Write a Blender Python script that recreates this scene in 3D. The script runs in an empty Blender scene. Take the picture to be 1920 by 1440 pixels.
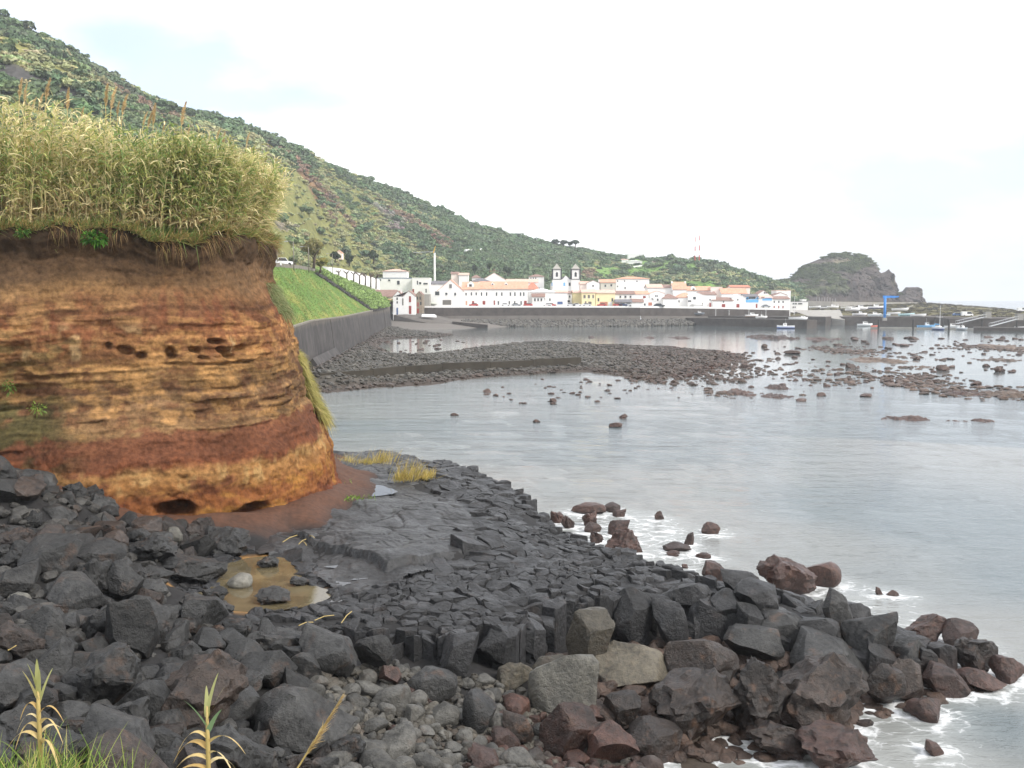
import bpy, bmesh, math, random
import numpy as np
from mathutils import Vector, Matrix, Euler

# ------------------------------------------------------------------ camera, sky, sun, exposure
SC = bpy.context.scene
COL = SC.collection
CAMZ, FPX, PITCH = 12.0, 1884.0, math.radians(4.86)
cam_data = bpy.data.cameras.new('camera')
cam_data.sensor_width = 36.0
cam_data.lens = FPX / 1920.0 * 36.0
cam_data.clip_start = 0.1
cam_data.clip_end = 30000.0
cam = bpy.data.objects.new('camera', cam_data)
cam.location = (0, 0, CAMZ)
cam.rotation_euler = (math.pi / 2 - PITCH, 0, 0)
COL.objects.link(cam)
SC.camera = cam

SUN_EL, SUN_AZ = math.radians(42), math.radians(118)     # azimuth clockwise from +Y (the view direction)
world = bpy.data.worlds.new('World')
SC.world = world
world.use_nodes = True
wn, wl = world.node_tree.nodes, world.node_tree.links
wn.clear()
w_out = wn.new('ShaderNodeOutputWorld')
w_bg = wn.new('ShaderNodeBackground'); w_bg.inputs['Strength'].default_value = 0.1
w_sky = wn.new('ShaderNodeTexSky'); w_sky.sky_type = 'NISHITA'; w_sky.sun_disc = False
w_sky.sun_elevation = SUN_EL; w_sky.sun_rotation = SUN_AZ; w_sky.air_density = 1.0; w_sky.dust_density = 2.5; w_sky.altitude = 10
w_tc = wn.new('ShaderNodeTexCoord')
w_map = wn.new('ShaderNodeMapping'); w_map.inputs['Scale'].default_value = (1.0, 1.0, 2.6); w_map.inputs['Location'].default_value = (8.4, 1.6, 3.3)
w_n1 = wn.new('ShaderNodeTexNoise'); w_n1.inputs['Scale'].default_value = 1.7; w_n1.inputs['Detail'].default_value = 9; w_n1.inputs['Roughness'].default_value = 0.52
w_r = wn.new('ShaderNodeValToRGB')
w_r.color_ramp.elements[0].position = 0.37; w_r.color_ramp.elements[0].color = (0.12, 0.12, 0.12, 1)
w_r.color_ramp.elements[1].position = 0.55; w_r.color_ramp.elements[1].color = (1, 1, 1, 1)
w_n2 = wn.new('ShaderNodeTexNoise'); w_n2.inputs['Scale'].default_value = 3.1; w_n2.inputs['Detail'].default_value = 6
w_cr = wn.new('ShaderNodeValToRGB')
w_cr.color_ramp.elements[0].position = 0.3; w_cr.color_ramp.elements[0].color = (5.6, 5.9, 6.2, 1)
w_cr.color_ramp.elements[1].position = 0.62; w_cr.color_ramp.elements[1].color = (10.2, 10.3, 10.4, 1)
w_skyb = wn.new('ShaderNodeMix'); w_skyb.data_type = 'RGBA'; w_skyb.blend_type = 'ADD'; w_skyb.inputs[0].default_value = 1.0
w_skyb.inputs[7].default_value = (0.9, 0.7, 0.85, 1)
w_mix = wn.new('ShaderNodeMix'); w_mix.data_type = 'RGBA'
wl.new(w_tc.outputs['Generated'], w_map.inputs['Vector'])
wl.new(w_map.outputs['Vector'], w_n1.inputs['Vector']); wl.new(w_map.outputs['Vector'], w_n2.inputs['Vector'])
wl.new(w_n1.outputs['Fac'], w_r.inputs['Fac']); wl.new(w_n2.outputs['Fac'], w_cr.inputs['Fac'])
wl.new(w_sky.outputs['Color'], w_skyb.inputs[6])
wl.new(w_r.outputs['Color'], w_mix.inputs[0])
wl.new(w_skyb.outputs[2], w_mix.inputs[6]); wl.new(w_cr.outputs['Color'], w_mix.inputs[7])
wl.new(w_mix.outputs[2], w_bg.inputs['Color']); wl.new(w_bg.outputs['Background'], w_out.inputs['Surface'])

sun_data = bpy.data.lights.new('sun', 'SUN')
sun_data.energy = 1.5; sun_data.angle = math.radians(14); sun_data.color = (1.0, 0.95, 0.87)
sun = bpy.data.objects.new('sun', sun_data)
_sd = Vector((math.sin(SUN_AZ) * math.cos(SUN_EL), math.cos(SUN_AZ) * math.cos(SUN_EL), math.sin(SUN_EL)))
sun.rotation_euler = _sd.to_track_quat('Z', 'Y').to_euler()
sun.location = (0, -20, 60)
COL.objects.link(sun)

SC.view_settings.view_transform = 'Standard'
SC.view_settings.look = 'None'
SC.view_settings.exposure = 1.2
SC.view_settings.gamma = 1.0
SC.view_settings.use_curve_mapping = False
SC.cycles.max_bounces = 6
SC.cycles.diffuse_bounces = 3
SC.cycles.glossy_bounces = 3
SC.cycles.transmission_bounces = 2
SC.cycles.transparent_max_bounces = 4
SC.cycles.volume_bounces = 0
SC.cycles.use_denoising = True

random.seed(7)
RNG = np.random.default_rng(11)

# ------------------------------------------------------------------ helpers
_cp, _sp = math.cos(PITCH), math.sin(PITCH)
def ray(px, py):
    dx, dy = (px - 960) / FPX, (720 - py) / FPX
    return dx, _cp + dy * _sp, -_sp + dy * _cp
def atz(px, py, z):
    """point of the photograph's line of sight at height z"""
    d = ray(px, py); t = (z - CAMZ) / d[2]
    return Vector((d[0] * t, d[1] * t, z))
def aty(px, py, Y):
    """point of the photograph's line of sight at distance Y"""
    d = ray(px, py); t = Y / d[1]
    return Vector((d[0] * t, Y, CAMZ + d[2] * t))
def zat(py, Y): return aty(960, py, Y).z
def xat(px, py, Y): return aty(px, py, Y).x
def mpp(Y): return Y / FPX * 1.0
def project(P):
    x, y, z = P[:, 0], P[:, 1], P[:, 2] - CAMZ
    dep = np.maximum(y * _cp - z * _sp, 1e-3)
    return 960 + FPX * x / dep, 720 - FPX * (y * _sp + z * _cp) / dep

def _hash(ix, iy, iz, seed):
    n = (ix.astype(np.int64) * 374761393 + iy.astype(np.int64) * 668265263 + iz.astype(np.int64) * 2147483647 + seed * 974634721) & 0xffffffff
    n = ((n ^ (n >> 13)) * 1274126177) & 0xffffffff
    n = ((n ^ (n >> 16)) * 2246822519) & 0xffffffff
    return ((n ^ (n >> 15)) & 0xffff) / 65535.0
def vnoise(p, seed=0):
    p = np.asarray(p, float)
    i = np.floor(p).astype(np.int64); f = p - i; f = f * f * f * (f * (f * 6 - 15) + 10)
    r = 0
    for dx in (0, 1):
        for dy in (0, 1):
            for dz in (0, 1):
                w = (f[..., 0] if dx else 1 - f[..., 0]) * (f[..., 1] if dy else 1 - f[..., 1]) * (f[..., 2] if dz else 1 - f[..., 2])
                r = r + w * _hash(i[..., 0] + dx, i[..., 1] + dy, i[..., 2] + dz, seed)
    return r * 2 - 1
def fbm(p, octv=4, seed=0, gain=0.5):
    p = np.asarray(p, float); a, s, r = 1.0, 0.0, 0
    for o in range(octv):
        r = r + a * vnoise(p * (2.03 ** o) + 17.3 * o, seed + o); s += a; a *= gain
    return r / s
def P3(x, y, z=0.0):
    x = np.asarray(x, float); return np.stack([x, np.asarray(y, float) + 0 * x, z + 0 * x], -1)
def sstep(a, b, x):
    t = np.clip((x - a) / (b - a), 0, 1); return t * t * (3 - 2 * t)

def new_mesh(name, verts, faces, smooth=False, colors=None, cname='col'):
    """faces: (N,k) array or list of lists"""
    me = bpy.data.meshes.new(name)
    verts = np.asarray(verts, np.float32)
    if isinstance(faces, np.ndarray):
        k = faces.shape[1]
        me.vertices.add(len(verts)); me.vertices.foreach_set('co', verts.ravel())
        me.loops.add(faces.size); me.loops.foreach_set('vertex_index', faces.astype(np.int32).ravel())
        me.polygons.add(len(faces))
        me.polygons.foreach_set('loop_start', (np.arange(len(faces)) * k).astype(np.int32))
        me.update(calc_edges=True)
    else:
        me.from_pydata([tuple(map(float, v)) for v in verts], [], [list(map(int, f)) for f in faces]); me.update()
    me.validate()
    if smooth:
        me.polygons.foreach_set('use_smooth', np.ones(len(me.polygons), bool))
    if colors is not None:
        a = me.color_attributes.new(cname, 'FLOAT_COLOR', 'POINT')
        c = np.ones((len(verts), 4), np.float32); c[:, :3] = colors
        a.data.foreach_set('color', c.ravel())
    return me
def fattr(me, name, vals):
    a = me.attributes.new(name, 'FLOAT', 'POINT'); a.data.foreach_set('value', np.asarray(vals, np.float32))
def obj(name, me, mat=None, parent=None, loc=(0, 0, 0), rot=(0, 0, 0), scale=(1, 1, 1)):
    o = bpy.data.objects.new(name, me)
    o.location = loc; o.rotation_euler = rot; o.scale = scale
    if mat is not None and me is not None and len(me.materials) == 0: me.materials.append(mat)
    if parent is not None: o.parent = parent
    COL.objects.link(o)
    return o
def tag(o, label=None, cat=None, group=None, kind=None):
    if label: o['label'] = label
    if cat: o['category'] = cat
    if group: o['group'] = group
    if kind: o['kind'] = kind
    return o
def empty(name, loc=(0, 0, 0), rz=0.0):
    o = bpy.data.objects.new(name, None); o.location = loc; o.rotation_euler = (0, 0, rz); o.empty_display_size = 0.2
    COL.objects.link(o); return o

class MB:
    """collects simple shapes of ONE part"""
    def __init__(s): s.v, s.f = [], []
    def poly(s, pts, faces):
        n = len(s.v); s.v += [tuple(p) for p in pts]; s.f += [[i + n for i in f] for f in faces]; return s
    def box(s, x0, x1, y0, y1, z0, z1):
        return s.poly([(x0, y0, z0), (x1, y0, z0), (x1, y1, z0), (x0, y1, z0), (x0, y0, z1), (x1, y0, z1), (x1, y1, z1), (x0, y1, z1)],
                      [[0, 3, 2, 1], [4, 5, 6, 7], [0, 1, 5, 4], [1, 2, 6, 5], [2, 3, 7, 6], [3, 0, 4, 7]])
    def tube(s, pts, radii, n=8, cap=True):
        pts = [Vector(p) for p in pts]; base = len(s.v)
        for i, p in enumerate(pts):
            d = (pts[min(i + 1, len(pts) - 1)] - pts[max(i - 1, 0)]).normalized()
            u = d.orthogonal().normalized() if abs(d.z) < 0.95 else Vector((1, 0, 0)); u = (u - d * u.dot(d)).normalized(); w = d.cross(u)
            r = radii[i] if hasattr(radii, '__len__') else radii
            for k in range(n):
                a = 2 * math.pi * k / n; s.v.append(tuple(p + (u * math.cos(a) + w * math.sin(a)) * r))
        for i in range(len(pts) - 1):
            for k in range(n):
                a, b = base + i * n + k, base + i * n + (k + 1) % n
                s.f.append([a, b, b + n, a + n])
        if cap:
            s.f.append([base + k for k in range(n)][::-1]); s.f.append([base + (len(pts) - 1) * n + k for k in range(n)])
        return s
    def prism(s, poly2, y0, y1):
        """polygon in x,z extruded along y"""
        n = len(poly2); pts = [(x, y0, z) for x, z in poly2] + [(x, y1, z) for x, z in poly2]
        return s.poly(pts, [list(range(n)), [n + k for k in range(n)][::-1]] + [[(k + 1) % n, k, n + k, n + (k + 1) % n] for k in range(n)])
    def build(s, name, mat, parent=None, smooth=False, **k):
        return obj(name, new_mesh(name, s.v, s.f, smooth), mat, parent, **k)

# ------------------------------------------------------------------ materials
def nd(nt, t, **ins):
    n = nt.nodes.new(t)
    for k, v in ins.items():
        kk = k.replace('_', ' ')
        n.inputs[kk].default_value = v
    return n
def ramp(nt, stops, interp='LINEAR'):
    n = nt.nodes.new('ShaderNodeValToRGB'); cr = n.color_ramp; cr.interpolation = interp
    while len(cr.elements) < len(stops): cr.elements.new(0.5)
    for e, (p, c) in zip(cr.elements, stops):
        e.position = p; e.color = (c[0], c[1], c[2], 1) if hasattr(c, '__len__') else (c, c, c, 1)
    return n
def mix(nt, fac, a, b, mode='MIX'):
    n = nt.nodes.new('ShaderNodeMix'); n.data_type = 'RGBA'; n.blend_type = mode
    for s, v in ((n.inputs[0], fac), (n.inputs[6], a), (n.inputs[7], b)):
        if isinstance(v, bpy.types.NodeSocket): nt.links.new(v, s)
        elif hasattr(v, '__len__'): s.default_value = (v[0], v[1], v[2], 1)
        else: s.default_value = v if s.type == 'VALUE' else (v, v, v, 1)
    return n.outputs[2]
def mth(nt, op, a, b=0.0, clamp=False):
    n = nt.nodes.new('ShaderNodeMath'); n.operation = op; n.use_clamp = clamp
    for s, v in ((n.inputs[0], a), (n.inputs[1], b)):
        if isinstance(v, bpy.types.NodeSocket): nt.links.new(v, s)
        else: s.default_value = v
    return n.outputs[0]
def material(name):
    m = bpy.data.materials.new(name); m.use_nodes = True
    nt = m.node_tree; b = nt.nodes['Principled BSDF']; b.inputs['Roughness'].default_value = 0.8
    b.inputs['Specular IOR Level'].default_value = 0.3
    return m, nt, b
def noise(nt, vec, scale, detail=5, rough=0.55):
    n = nd(nt, 'ShaderNodeTexNoise', Scale=scale, Detail=detail, Roughness=rough)
    if vec is not None: nt.links.new(vec, n.inputs['Vector'])
    return n.outputs['Fac']
def bump(nt, b, height, strength=0.4, dist=0.05, prev=None):
    n = nd(nt, 'ShaderNodeBump', Strength=strength, Distance=dist); nt.links.new(height, n.inputs['Height'])
    if prev is not None: nt.links.new(prev, n.inputs['Normal'])
    nt.links.new(n.outputs['Normal'], b.inputs['Normal']); return n.outputs['Normal']
def mapped(nt, vec, scale):
    n = nt.nodes.new('ShaderNodeMapping'); n.inputs['Scale'].default_value = scale; nt.links.new(vec, n.inputs['Vector']); return n.outputs[0]

def plain(name, col, rough=0.8, var=0.12, scale=3.0, spec=0.3, metal=0.0, bumpd=0.0):
    """a painted or cast surface with faint weathering"""
    m, nt, b = material(name)
    tc = nt.nodes.new('ShaderNodeTexCoord').outputs['Object']
    f = noise(nt, tc, scale, 6, 0.6)
    r = ramp(nt, [(0.3, tuple(c * (1 - var) for c in col)), (0.7, tuple(min(1, c * (1 + var * 0.6)) for c in col))])
    nt.links.new(f, r.inputs['Fac']); nt.links.new(r.outputs['Color'], b.inputs['Base Color'])
    b.inputs['Roughness'].default_value = rough; b.inputs['Specular IOR Level'].default_value = spec; b.inputs['Metallic'].default_value = metal
    if bumpd: bump(nt, b, f, 0.5, bumpd)
    return m

def rock_material(name, dark, light, red=(0.05, 0.027, 0.021), redz=(0.2, 1.5), redamt=1.0, lichen=0.25, bscale=1.0, rough=0.46, patch=0.25, instancer=False):
    """basalt: mottled grey, rusty and ochre crusts, red-brown weed stain in the splash zone near the water"""
    m, nt, b = material(name)
    geo = nt.nodes.new('ShaderNodeNewGeometry'); pos = geo.outputs['Position']
    oi = nt.nodes.new('ShaderNodeObjectInfo')
    n1 = noise(nt, pos, 0.9 * bscale, 6, 0.6); n2 = noise(nt, pos, 6.0 * bscale, 8, 0.65); n3 = noise(nt, pos, 34 * bscale, 5, 0.7)
    f = mth(nt, 'ADD', mth(nt, 'MULTIPLY', n1, 0.45), mth(nt, 'MULTIPLY', n2, 0.55))
    r = ramp(nt, [(0.38, dark), (0.62, light)]); nt.links.new(f, r.inputs['Fac'])
    c = r.outputs['Color']
    if instancer:
        at = nt.nodes.new('ShaderNodeAttribute'); at.attribute_type = 'INSTANCER'; at.attribute_name = 'tint'
        c = mix(nt, 1.0, c, at.outputs['Color'], 'MULTIPLY')
    else:
        vr = ramp(nt, [(0.0, 0.62), (0.5, 1.0), (1.0, 1.5)]); nt.links.new(oi.outputs['Random'], vr.inputs['Fac'])
        c = mix(nt, 1.0, c, vr.outputs['Color'], 'MULTIPLY')
        c = mix(nt, 1.0, c, oi.outputs['Color'], 'MULTIPLY')
    # rusty patches
    pr = ramp(nt, [(0.56, 0.0), (0.68, patch)]); nt.links.new(noise(nt, pos, 1.6 * bscale, 7, 0.7), pr.inputs['Fac'])
    c = mix(nt, pr.outputs['Color'], c, (0.12, 0.062, 0.034))
    # pale lichen specks
    lr = ramp(nt, [(0.60, 0.0), (0.70, lichen)]); nt.links.new(noise(nt, pos, 11 * bscale, 6, 0.75), lr.inputs['Fac'])
    c = mix(nt, lr.outputs['Color'], c, (0.14, 0.14, 0.13))
    # splash zone stain
    sep = nt.nodes.new('ShaderNodeSeparateXYZ'); nt.links.new(pos, sep.inputs[0])
    zz = mth(nt, 'ADD', sep.outputs['Z'], mth(nt, 'MULTIPLY', mth(nt, 'SUBTRACT', n1, 0.5), 1.8))
    mr = nt.nodes.new('ShaderNodeMapRange'); mr.inputs[1].default_value = redz[0]; mr.inputs[2].default_value = redz[1]; mr.inputs[3].default_value = redamt; mr.inputs[4].default_value = 0.0
    nt.links.new(zz, mr.inputs[0])
    redr = ramp(nt, [(0.3, tuple(v * 0.45 for v in red)), (0.62, red), (0.8, (0.11, 0.08, 0.05))]); nt.links.new(n2, redr.inputs['Fac'])
    c = mix(nt, mr.outputs[0], c, redr.outputs['Color'])
    nt.links.new(c, b.inputs['Base Color'])
    b.inputs['Roughness'].default_value = rough; b.inputs['Specular IOR Level'].default_value = 0.5
    rr = ramp(nt, [(0.35, rough + 0.22), (0.65, rough - 0.08)]); nt.links.new(n1, rr.inputs['Fac']); nt.links.new(rr.outputs['Color'], b.inputs['Roughness'])
    nb = bump(nt, b, n2, 0.7, 0.16 / bscale)
    vp = nd(nt, 'ShaderNodeTexVoronoi', Scale=13.0 * bscale); nt.links.new(pos, vp.inputs['Vector'])
    pit = ramp(nt, [(0.12, 0.0), (0.34, 1.0)]); nt.links.new(vp.outputs['Distance'], pit.inputs['Fac'])
    nb = bump(nt, b, pit.outputs['Color'], 0.35, 0.03 / bscale, nb)
    bump(nt, b, n3, 0.6, 0.03 / bscale, nb)
    return m
M = {}
M['basalt'] = rock_material('basalt', (0.0045, 0.0045, 0.005), (0.028, 0.028, 0.0295), redz=(-0.1, 1.0), redamt=0.8, patch=0.10, lichen=0.12)
M['boulder'] = rock_material('boulder_stone', (0.0045, 0.0045, 0.0047), (0.040, 0.0395, 0.038), redz=(0.0, 0.9), redamt=0.9, patch=0.35, lichen=0.16)
M['cobble'] = rock_material('cobble_stone', (0.026, 0.025, 0.0225), (0.105, 0.101, 0.09), redz=(0.25, 1.0), redamt=0.85, patch=0.2, lichen=0.1)
M['paleboulder'] = rock_material('pale_stone', (0.055, 0.053, 0.047), (0.15, 0.143, 0.12), redz=(0.1, 0.7), patch=0.15, lichen=0.1)
M['tanblock'] = rock_material('tan_stone', (0.035, 0.031, 0.024), (0.105, 0.09, 0.064), redz=(0.1, 0.8), patch=0.15, lichen=0.1)
M['redrock'] = rock_material('red_stone', (0.014, 0.008, 0.0065), (0.078, 0.038, 0.028), redz=(-0.5, 0.4), patch=0.4, lichen=0.12, rough=0.38)
M['brownrock'] = rock_material('brown_stone', (0.006, 0.0046, 0.004), (0.045, 0.031, 0.024), redz=(-0.2, 0.6), patch=0.7, lichen=0.25, rough=0.36)
M['reefrock'] = rock_material('reef_stone', (0.026, 0.017, 0.014), (0.105, 0.066, 0.05), red=(0.085, 0.044, 0.033), redz=(-0.2, 0.7), patch=0.4, bscale=0.6)
M['rubble'] = rock_material('rubble_stone', (0.022, 0.021, 0.019), (0.095, 0.09, 0.08), redz=(-0.6, -0.5), patch=0.3, bscale=0.7, instancer=True)

def tinted(name, rough=0.7, trans=0.0, var=0.25, scale=6.0, spec=0.25, bumpd=0.0, nscale2=None):
    """colour of the thing itself is stored on the mesh ('col'), grain added here"""
    m, nt, b = material(name)
    at = nt.nodes.new('ShaderNodeAttribute'); at.attribute_name = 'col'
    pos = nt.nodes.new('ShaderNodeNewGeometry').outputs['Position']
    f = noise(nt, pos, scale, 6, 0.65)
    r = ramp(nt, [(0.3, 1 - var), (0.7, 1 + var)]); nt.links.new(f, r.inputs['Fac'])
    c = mix(nt, 1.0, at.outputs['Color'], r.outputs['Color'], 'MULTIPLY')
    nt.links.new(c, b.inputs['Base Color']); b.inputs['Roughness'].default_value = rough; b.inputs['Specular IOR Level'].default_value = spec
    if bumpd: bump(nt, b, f, 0.6, bumpd)
    if trans:
        out = nt.nodes['Material Output']; tl = nt.nodes.new('ShaderNodeBsdfTranslucent'); nt.links.new(c, tl.inputs['Color'])
        ms = nt.nodes.new('ShaderNodeMixShader'); ms.inputs[0].default_value = trans
        nt.links.new(b.outputs[0], ms.inputs[1]); nt.links.new(tl.outputs[0], ms.inputs[2]); nt.links.new(ms.outputs[0], out.inputs['Surface'])
    return m
M['leaf'] = tinted('leaf', 0.55, 0.35, 0.15, 1.2)
M['grass'] = tinted('grass_blade', 0.6, 0.3, 0.15, 1.5)

def scrub_material():
    m, nt, b = material('scrub_leaf')
    at = nt.nodes.new('ShaderNodeAttribute'); at.attribute_type = 'INSTANCER'; at.attribute_name = 'tint'
    pos = nt.nodes.new('ShaderNodeNewGeometry').outputs['Position']
    r = ramp(nt, [(0.3, 0.75), (0.7, 1.25)]); nt.links.new(noise(nt, pos, 0.9, 5, 0.7), r.inputs['Fac'])
    nt.links.new(mix(nt, 1.0, at.outputs['Color'], r.outputs['Color'], 'MULTIPLY'), b.inputs['Base Color'])
    b.inputs['Roughness'].default_value = 0.75; b.inputs['Specular IOR Level'].default_value = 0.15
    return m
M['scrub'] = scrub_material()

# ------------------------------------------------------------------ shape makers
def rock_verts(seed, sub, planes=9, lo=0.55, hi=0.9, amp=0.10, freq=1.6, fine=0.03):
    rs = np.random.default_rng(seed)
    bm = bmesh.new(); bmesh.ops.create_icosphere(bm, subdivisions=sub, radius=1.0)
    v = np.array([x.co[:] for x in bm.verts]); f = np.array([[q.index for q in p.verts] for p in bm.faces]); bm.free()
    for k in range(planes):
        n = rs.normal(size=3); n /= np.linalg.norm(n); d = rs.uniform(lo, hi)
        e = v @ n - d; v = v - np.where(e > 0, e, 0)[:, None] * n * 0.96
    r = fbm(v * freq + seed * 3.7, 3, seed); v = v * (1 + amp * r)[:, None]
    if fine:
        v = v * (1 + fine * fbm(v * 5.5 + seed, 3, seed + 9))[:, None]
        ck = np.abs(vnoise(v * 1.7 + seed * 1.3, seed + 19)); v = v * (1 - 0.05 * sstep(0.06, 0.0, ck))[:, None] * (1 + 0.4 * fine * vnoise(v * 14 + seed, seed + 29))[:, None]
    v -= (v.max(0) + v.min(0)) / 2; v /= np.abs(v).max(0)      # fits a box of half-size 1
    return v, f
def rock_mesh(name, seed, sub, mat, sharp=24, **k):
    v, f = rock_verts(seed, sub, **k); me = new_mesh(name, v, f, True); me.set_sharp_from_angle(angle=math.radians(sharp)); me.materials.append(mat); return me

def ribbons(root, d, length, width, droop, segs, tint, tip=0.1, twist=None, side=None):
    """grass blades and leaves: tapering ribbons that start at root, leave along d and droop"""
    root = np.asarray(root, float); d = np.asarray(d, float); n = len(root)
    d = d / np.linalg.norm(d, axis=1)[:, None]
    if side is None:
        side = np.cross(d, np.array([0, 0, 1.0])) ; side += RNG.normal(size=(n, 3)) * 0.6
    side = side - (side * d).sum(1)[:, None] * d; side /= np.linalg.norm(side, axis=1)[:, None] + 1e-9
    V = np.zeros((n, segs + 1, 2, 3))
    for s in range(segs + 1):
        t = s / segs
        p = root + d * (length * t)[:, None]; p[:, 2] -= droop * length * t * t
        w = width * (1 - t) ** 0.7 * 0.5 + width * tip * 0.5 if s else width * 0.35
        V[:, s, 0] = p - side * w[:, None]; V[:, s, 1] = p + side * w[:, None]
    base = (np.arange(n) * (segs + 1) * 2)[:, None]
    fs = [np.concatenate([base + 2 * s, base + 2 * s + 1, base + 2 * s + 3, base + 2 * s + 2], 1) for s in range(segs)]
    C = np.repeat(np.asarray(tint, float)[:, None, :], (segs + 1) * 2, 1).reshape(-1, 3)
    return V.reshape(-1, 3), np.concatenate(fs, 0), C
def join(parts):
    vs, fs, cs, o = [], [], [], 0
    for v, f, c in parts:
        vs.append(v); fs.append(f + o); cs.append(c); o += len(v)
    return np.concatenate(vs), np.concatenate(fs), np.concatenate(cs)

def scatter(name, pts, scl, rot, tint, idx, protos, label, cat=None):
    """a mass nobody could count: copies of a few shapes on points"""
    coll = bpy.data.collections.new(name + '_shapes')
    for i, me in enumerate(protos): coll.objects.link(bpy.data.objects.new('%s_shape_%02d' % (name, i), me))
    me = new_mesh(name, pts, [])
    n = len(pts)
    for nm, val in (('scl', scl), ('rot', rot)):
        a = me.attributes.new(nm, 'FLOAT_VECTOR', 'POINT'); a.data.foreach_set('vector', np.asarray(val, np.float32).ravel())
    a = me.attributes.new('tint', 'FLOAT_COLOR', 'POINT'); c = np.ones((n, 4), np.float32); c[:, :3] = tint; a.data.foreach_set('color', c.ravel())
    a = me.attributes.new('idx', 'INT', 'POINT'); a.data.foreach_set('value', np.asarray(idx, np.int32))
    ng = bpy.data.node_groups.new(name + '_nodes', 'GeometryNodeTree')
    ng.interface.new_socket('Geometry', in_out='INPUT', socket_type='NodeSocketGeometry')
    ng.interface.new_socket('Geometry', in_out='OUTPUT', socket_type='NodeSocketGeometry')
    gi, go = ng.nodes.new('NodeGroupInput'), ng.nodes.new('NodeGroupOutput')
    ip = ng.nodes.new('GeometryNodeInstanceOnPoints'); ci = ng.nodes.new('GeometryNodeCollectionInfo')
    ci.inputs['Collection'].default_value = coll; ci.inputs['Separate Children'].default_value = True; ci.inputs['Reset Children'].default_value = True
    def na(nm, dt):
        x = ng.nodes.new('GeometryNodeInputNamedAttribute'); x.data_type = dt; x.inputs['Name'].default_value = nm; return x.outputs['Attribute']
    L = ng.links.new
    L(gi.outputs[0], ip.inputs['Points']); L(ci.outputs[0], ip.inputs['Instance']); ip.inputs['Pick Instance'].default_value = True
    L(na('idx', 'INT'), ip.inputs['Instance Index']); L(na('rot', 'FLOAT_VECTOR'), ip.inputs['Rotation']); L(na('scl', 'FLOAT_VECTOR'), ip.inputs['Scale'])
    L(ip.outputs[0], go.inputs[0])
    o = obj(name, me); md = o.modifiers.new('scatter', 'NODES'); md.node_group = ng
    return tag(o, label, cat, kind='stuff')

def inpoly(x, y, poly):
    x = np.asarray(x, float); y = np.asarray(y, float); r = np.zeros(x.shape, bool); n = len(poly)
    for i in range(n):
        x0, y0 = poly[i][:2]; x1, y1 = poly[(i + 1) % n][:2]
        c = ((y0 > y) != (y1 > y)); xi = (x1 - x0) * (y - y0) / ((y1 - y0) if y1 != y0 else 1e-9) + x0
        r ^= c & (x < xi)
    return r
def polydist(x, y, poly, closed=True):
    x = np.asarray(x, float); y = np.asarray(y, float); d = np.full(x.shape, 1e9); n = len(poly)
    for i in range(n if closed else n - 1):
        x0, y0 = poly[i][:2]; x1, y1 = poly[(i + 1) % n][:2]
        vx, vy = x1 - x0, y1 - y0; t = np.clip(((x - x0) * vx + (y - y0) * vy) / (vx * vx + vy * vy + 1e-12), 0, 1)
        d = np.minimum(d, np.hypot(x - x0 - t * vx, y - y0 - t * vy))
    return d
def idw(x, y, ctrl, p=3.0, eps=0.3):
    x = np.asarray(x, float); num = np.zeros(x.shape); den = np.zeros(x.shape)
    for cx, cy, cz in ctrl:
        w = 1.0 / (np.hypot(x - cx, y - cy) + eps) ** p; num += w * cz; den += w
    return num / den
def gridmesh(name, X, Y, Z, mat, smooth=True, colors=None):
    ny, nx = X.shape; i = np.arange(nx * ny).reshape(ny, nx)
    f = np.stack([i[:-1, :-1], i[:-1, 1:], i[1:, 1:], i[1:, :-1]], -1).reshape(-1, 4)
    me = new_mesh(name, np.stack([X, Y, Z], -1).reshape(-1, 3), f, smooth, colors); me.materials.append(mat); return me
def lin(*c):
    return tuple((x / 255 / 12.92) if x / 255 <= 0.04045 else ((x / 255 + 0.055) / 1.055) ** 2.4 for x in c)

# ================================================================== FOREGROUND SHORE
def ring(pts): return [tuple(atz(*p)) for p in pts]
FRONT = ring([(290, 1110, 3.0), (400, 1160, 2.9), (520, 1178, 2.8), (640, 1178, 2.75), (760, 1182, 2.7), (850, 1195, 2.6), (905, 1172, 2.55), (960, 1182, 2.5),
              (1010, 1150, 2.45), (1070, 1122, 2.4), (1160, 1128, 2.3), (1250, 1124, 2.2), (1340, 1134, 2.1), (1430, 1156, 1.9), (1510, 1184, 1.6), (1610, 1212, 1.3), (1720, 1240, 1.0)])
SEAEDGE = ring([(1800, 1240, 0.7), (1740, 1198, 0.8), (1600, 1148, 1.0), (1480, 1106, 1.3), (1340, 1086, 1.5), (1250, 1058, 1.6), (1190, 1040, 1.7), (1100, 1012, 1.7),
                (1050, 986, 1.7), (1000, 950, 1.7), (968, 908, 1.8), (900, 880, 2.0), (830, 862, 2.1), (720, 850, 2.2), (650, 852, 2.3)])
INNER = ring([(585, 900, 2.6), (560, 950, 2.7), (470, 1008, 2.8), (330, 1015, 3.0), (290, 1060, 3.0)])
SHELF = FRONT + SEAEDGE + INNER
SHELF_CTRL = [(p[0], p[1], p[2]) for p in SHELF] + ring([(700, 1050, 2.75), (800, 960, 2.5), (900, 1020, 2.55), (600, 1000, 2.75), (450, 1080, 2.6), (520, 1100, 2.6), (650, 1110, 2.7),
              (950, 1100, 2.5), (1150, 1080, 2.2), (900, 930, 2.3), (760, 890, 2.4), (1350, 1110, 1.9), (380, 1100, 2.75)])
LEDGE = ring([(585, 1018, 2.8), (640, 1030, 2.8), (690, 1050, 2.8), (725, 1072, 2.75), (790, 1060, 2.7), (880, 1030, 2.6)])
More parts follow.
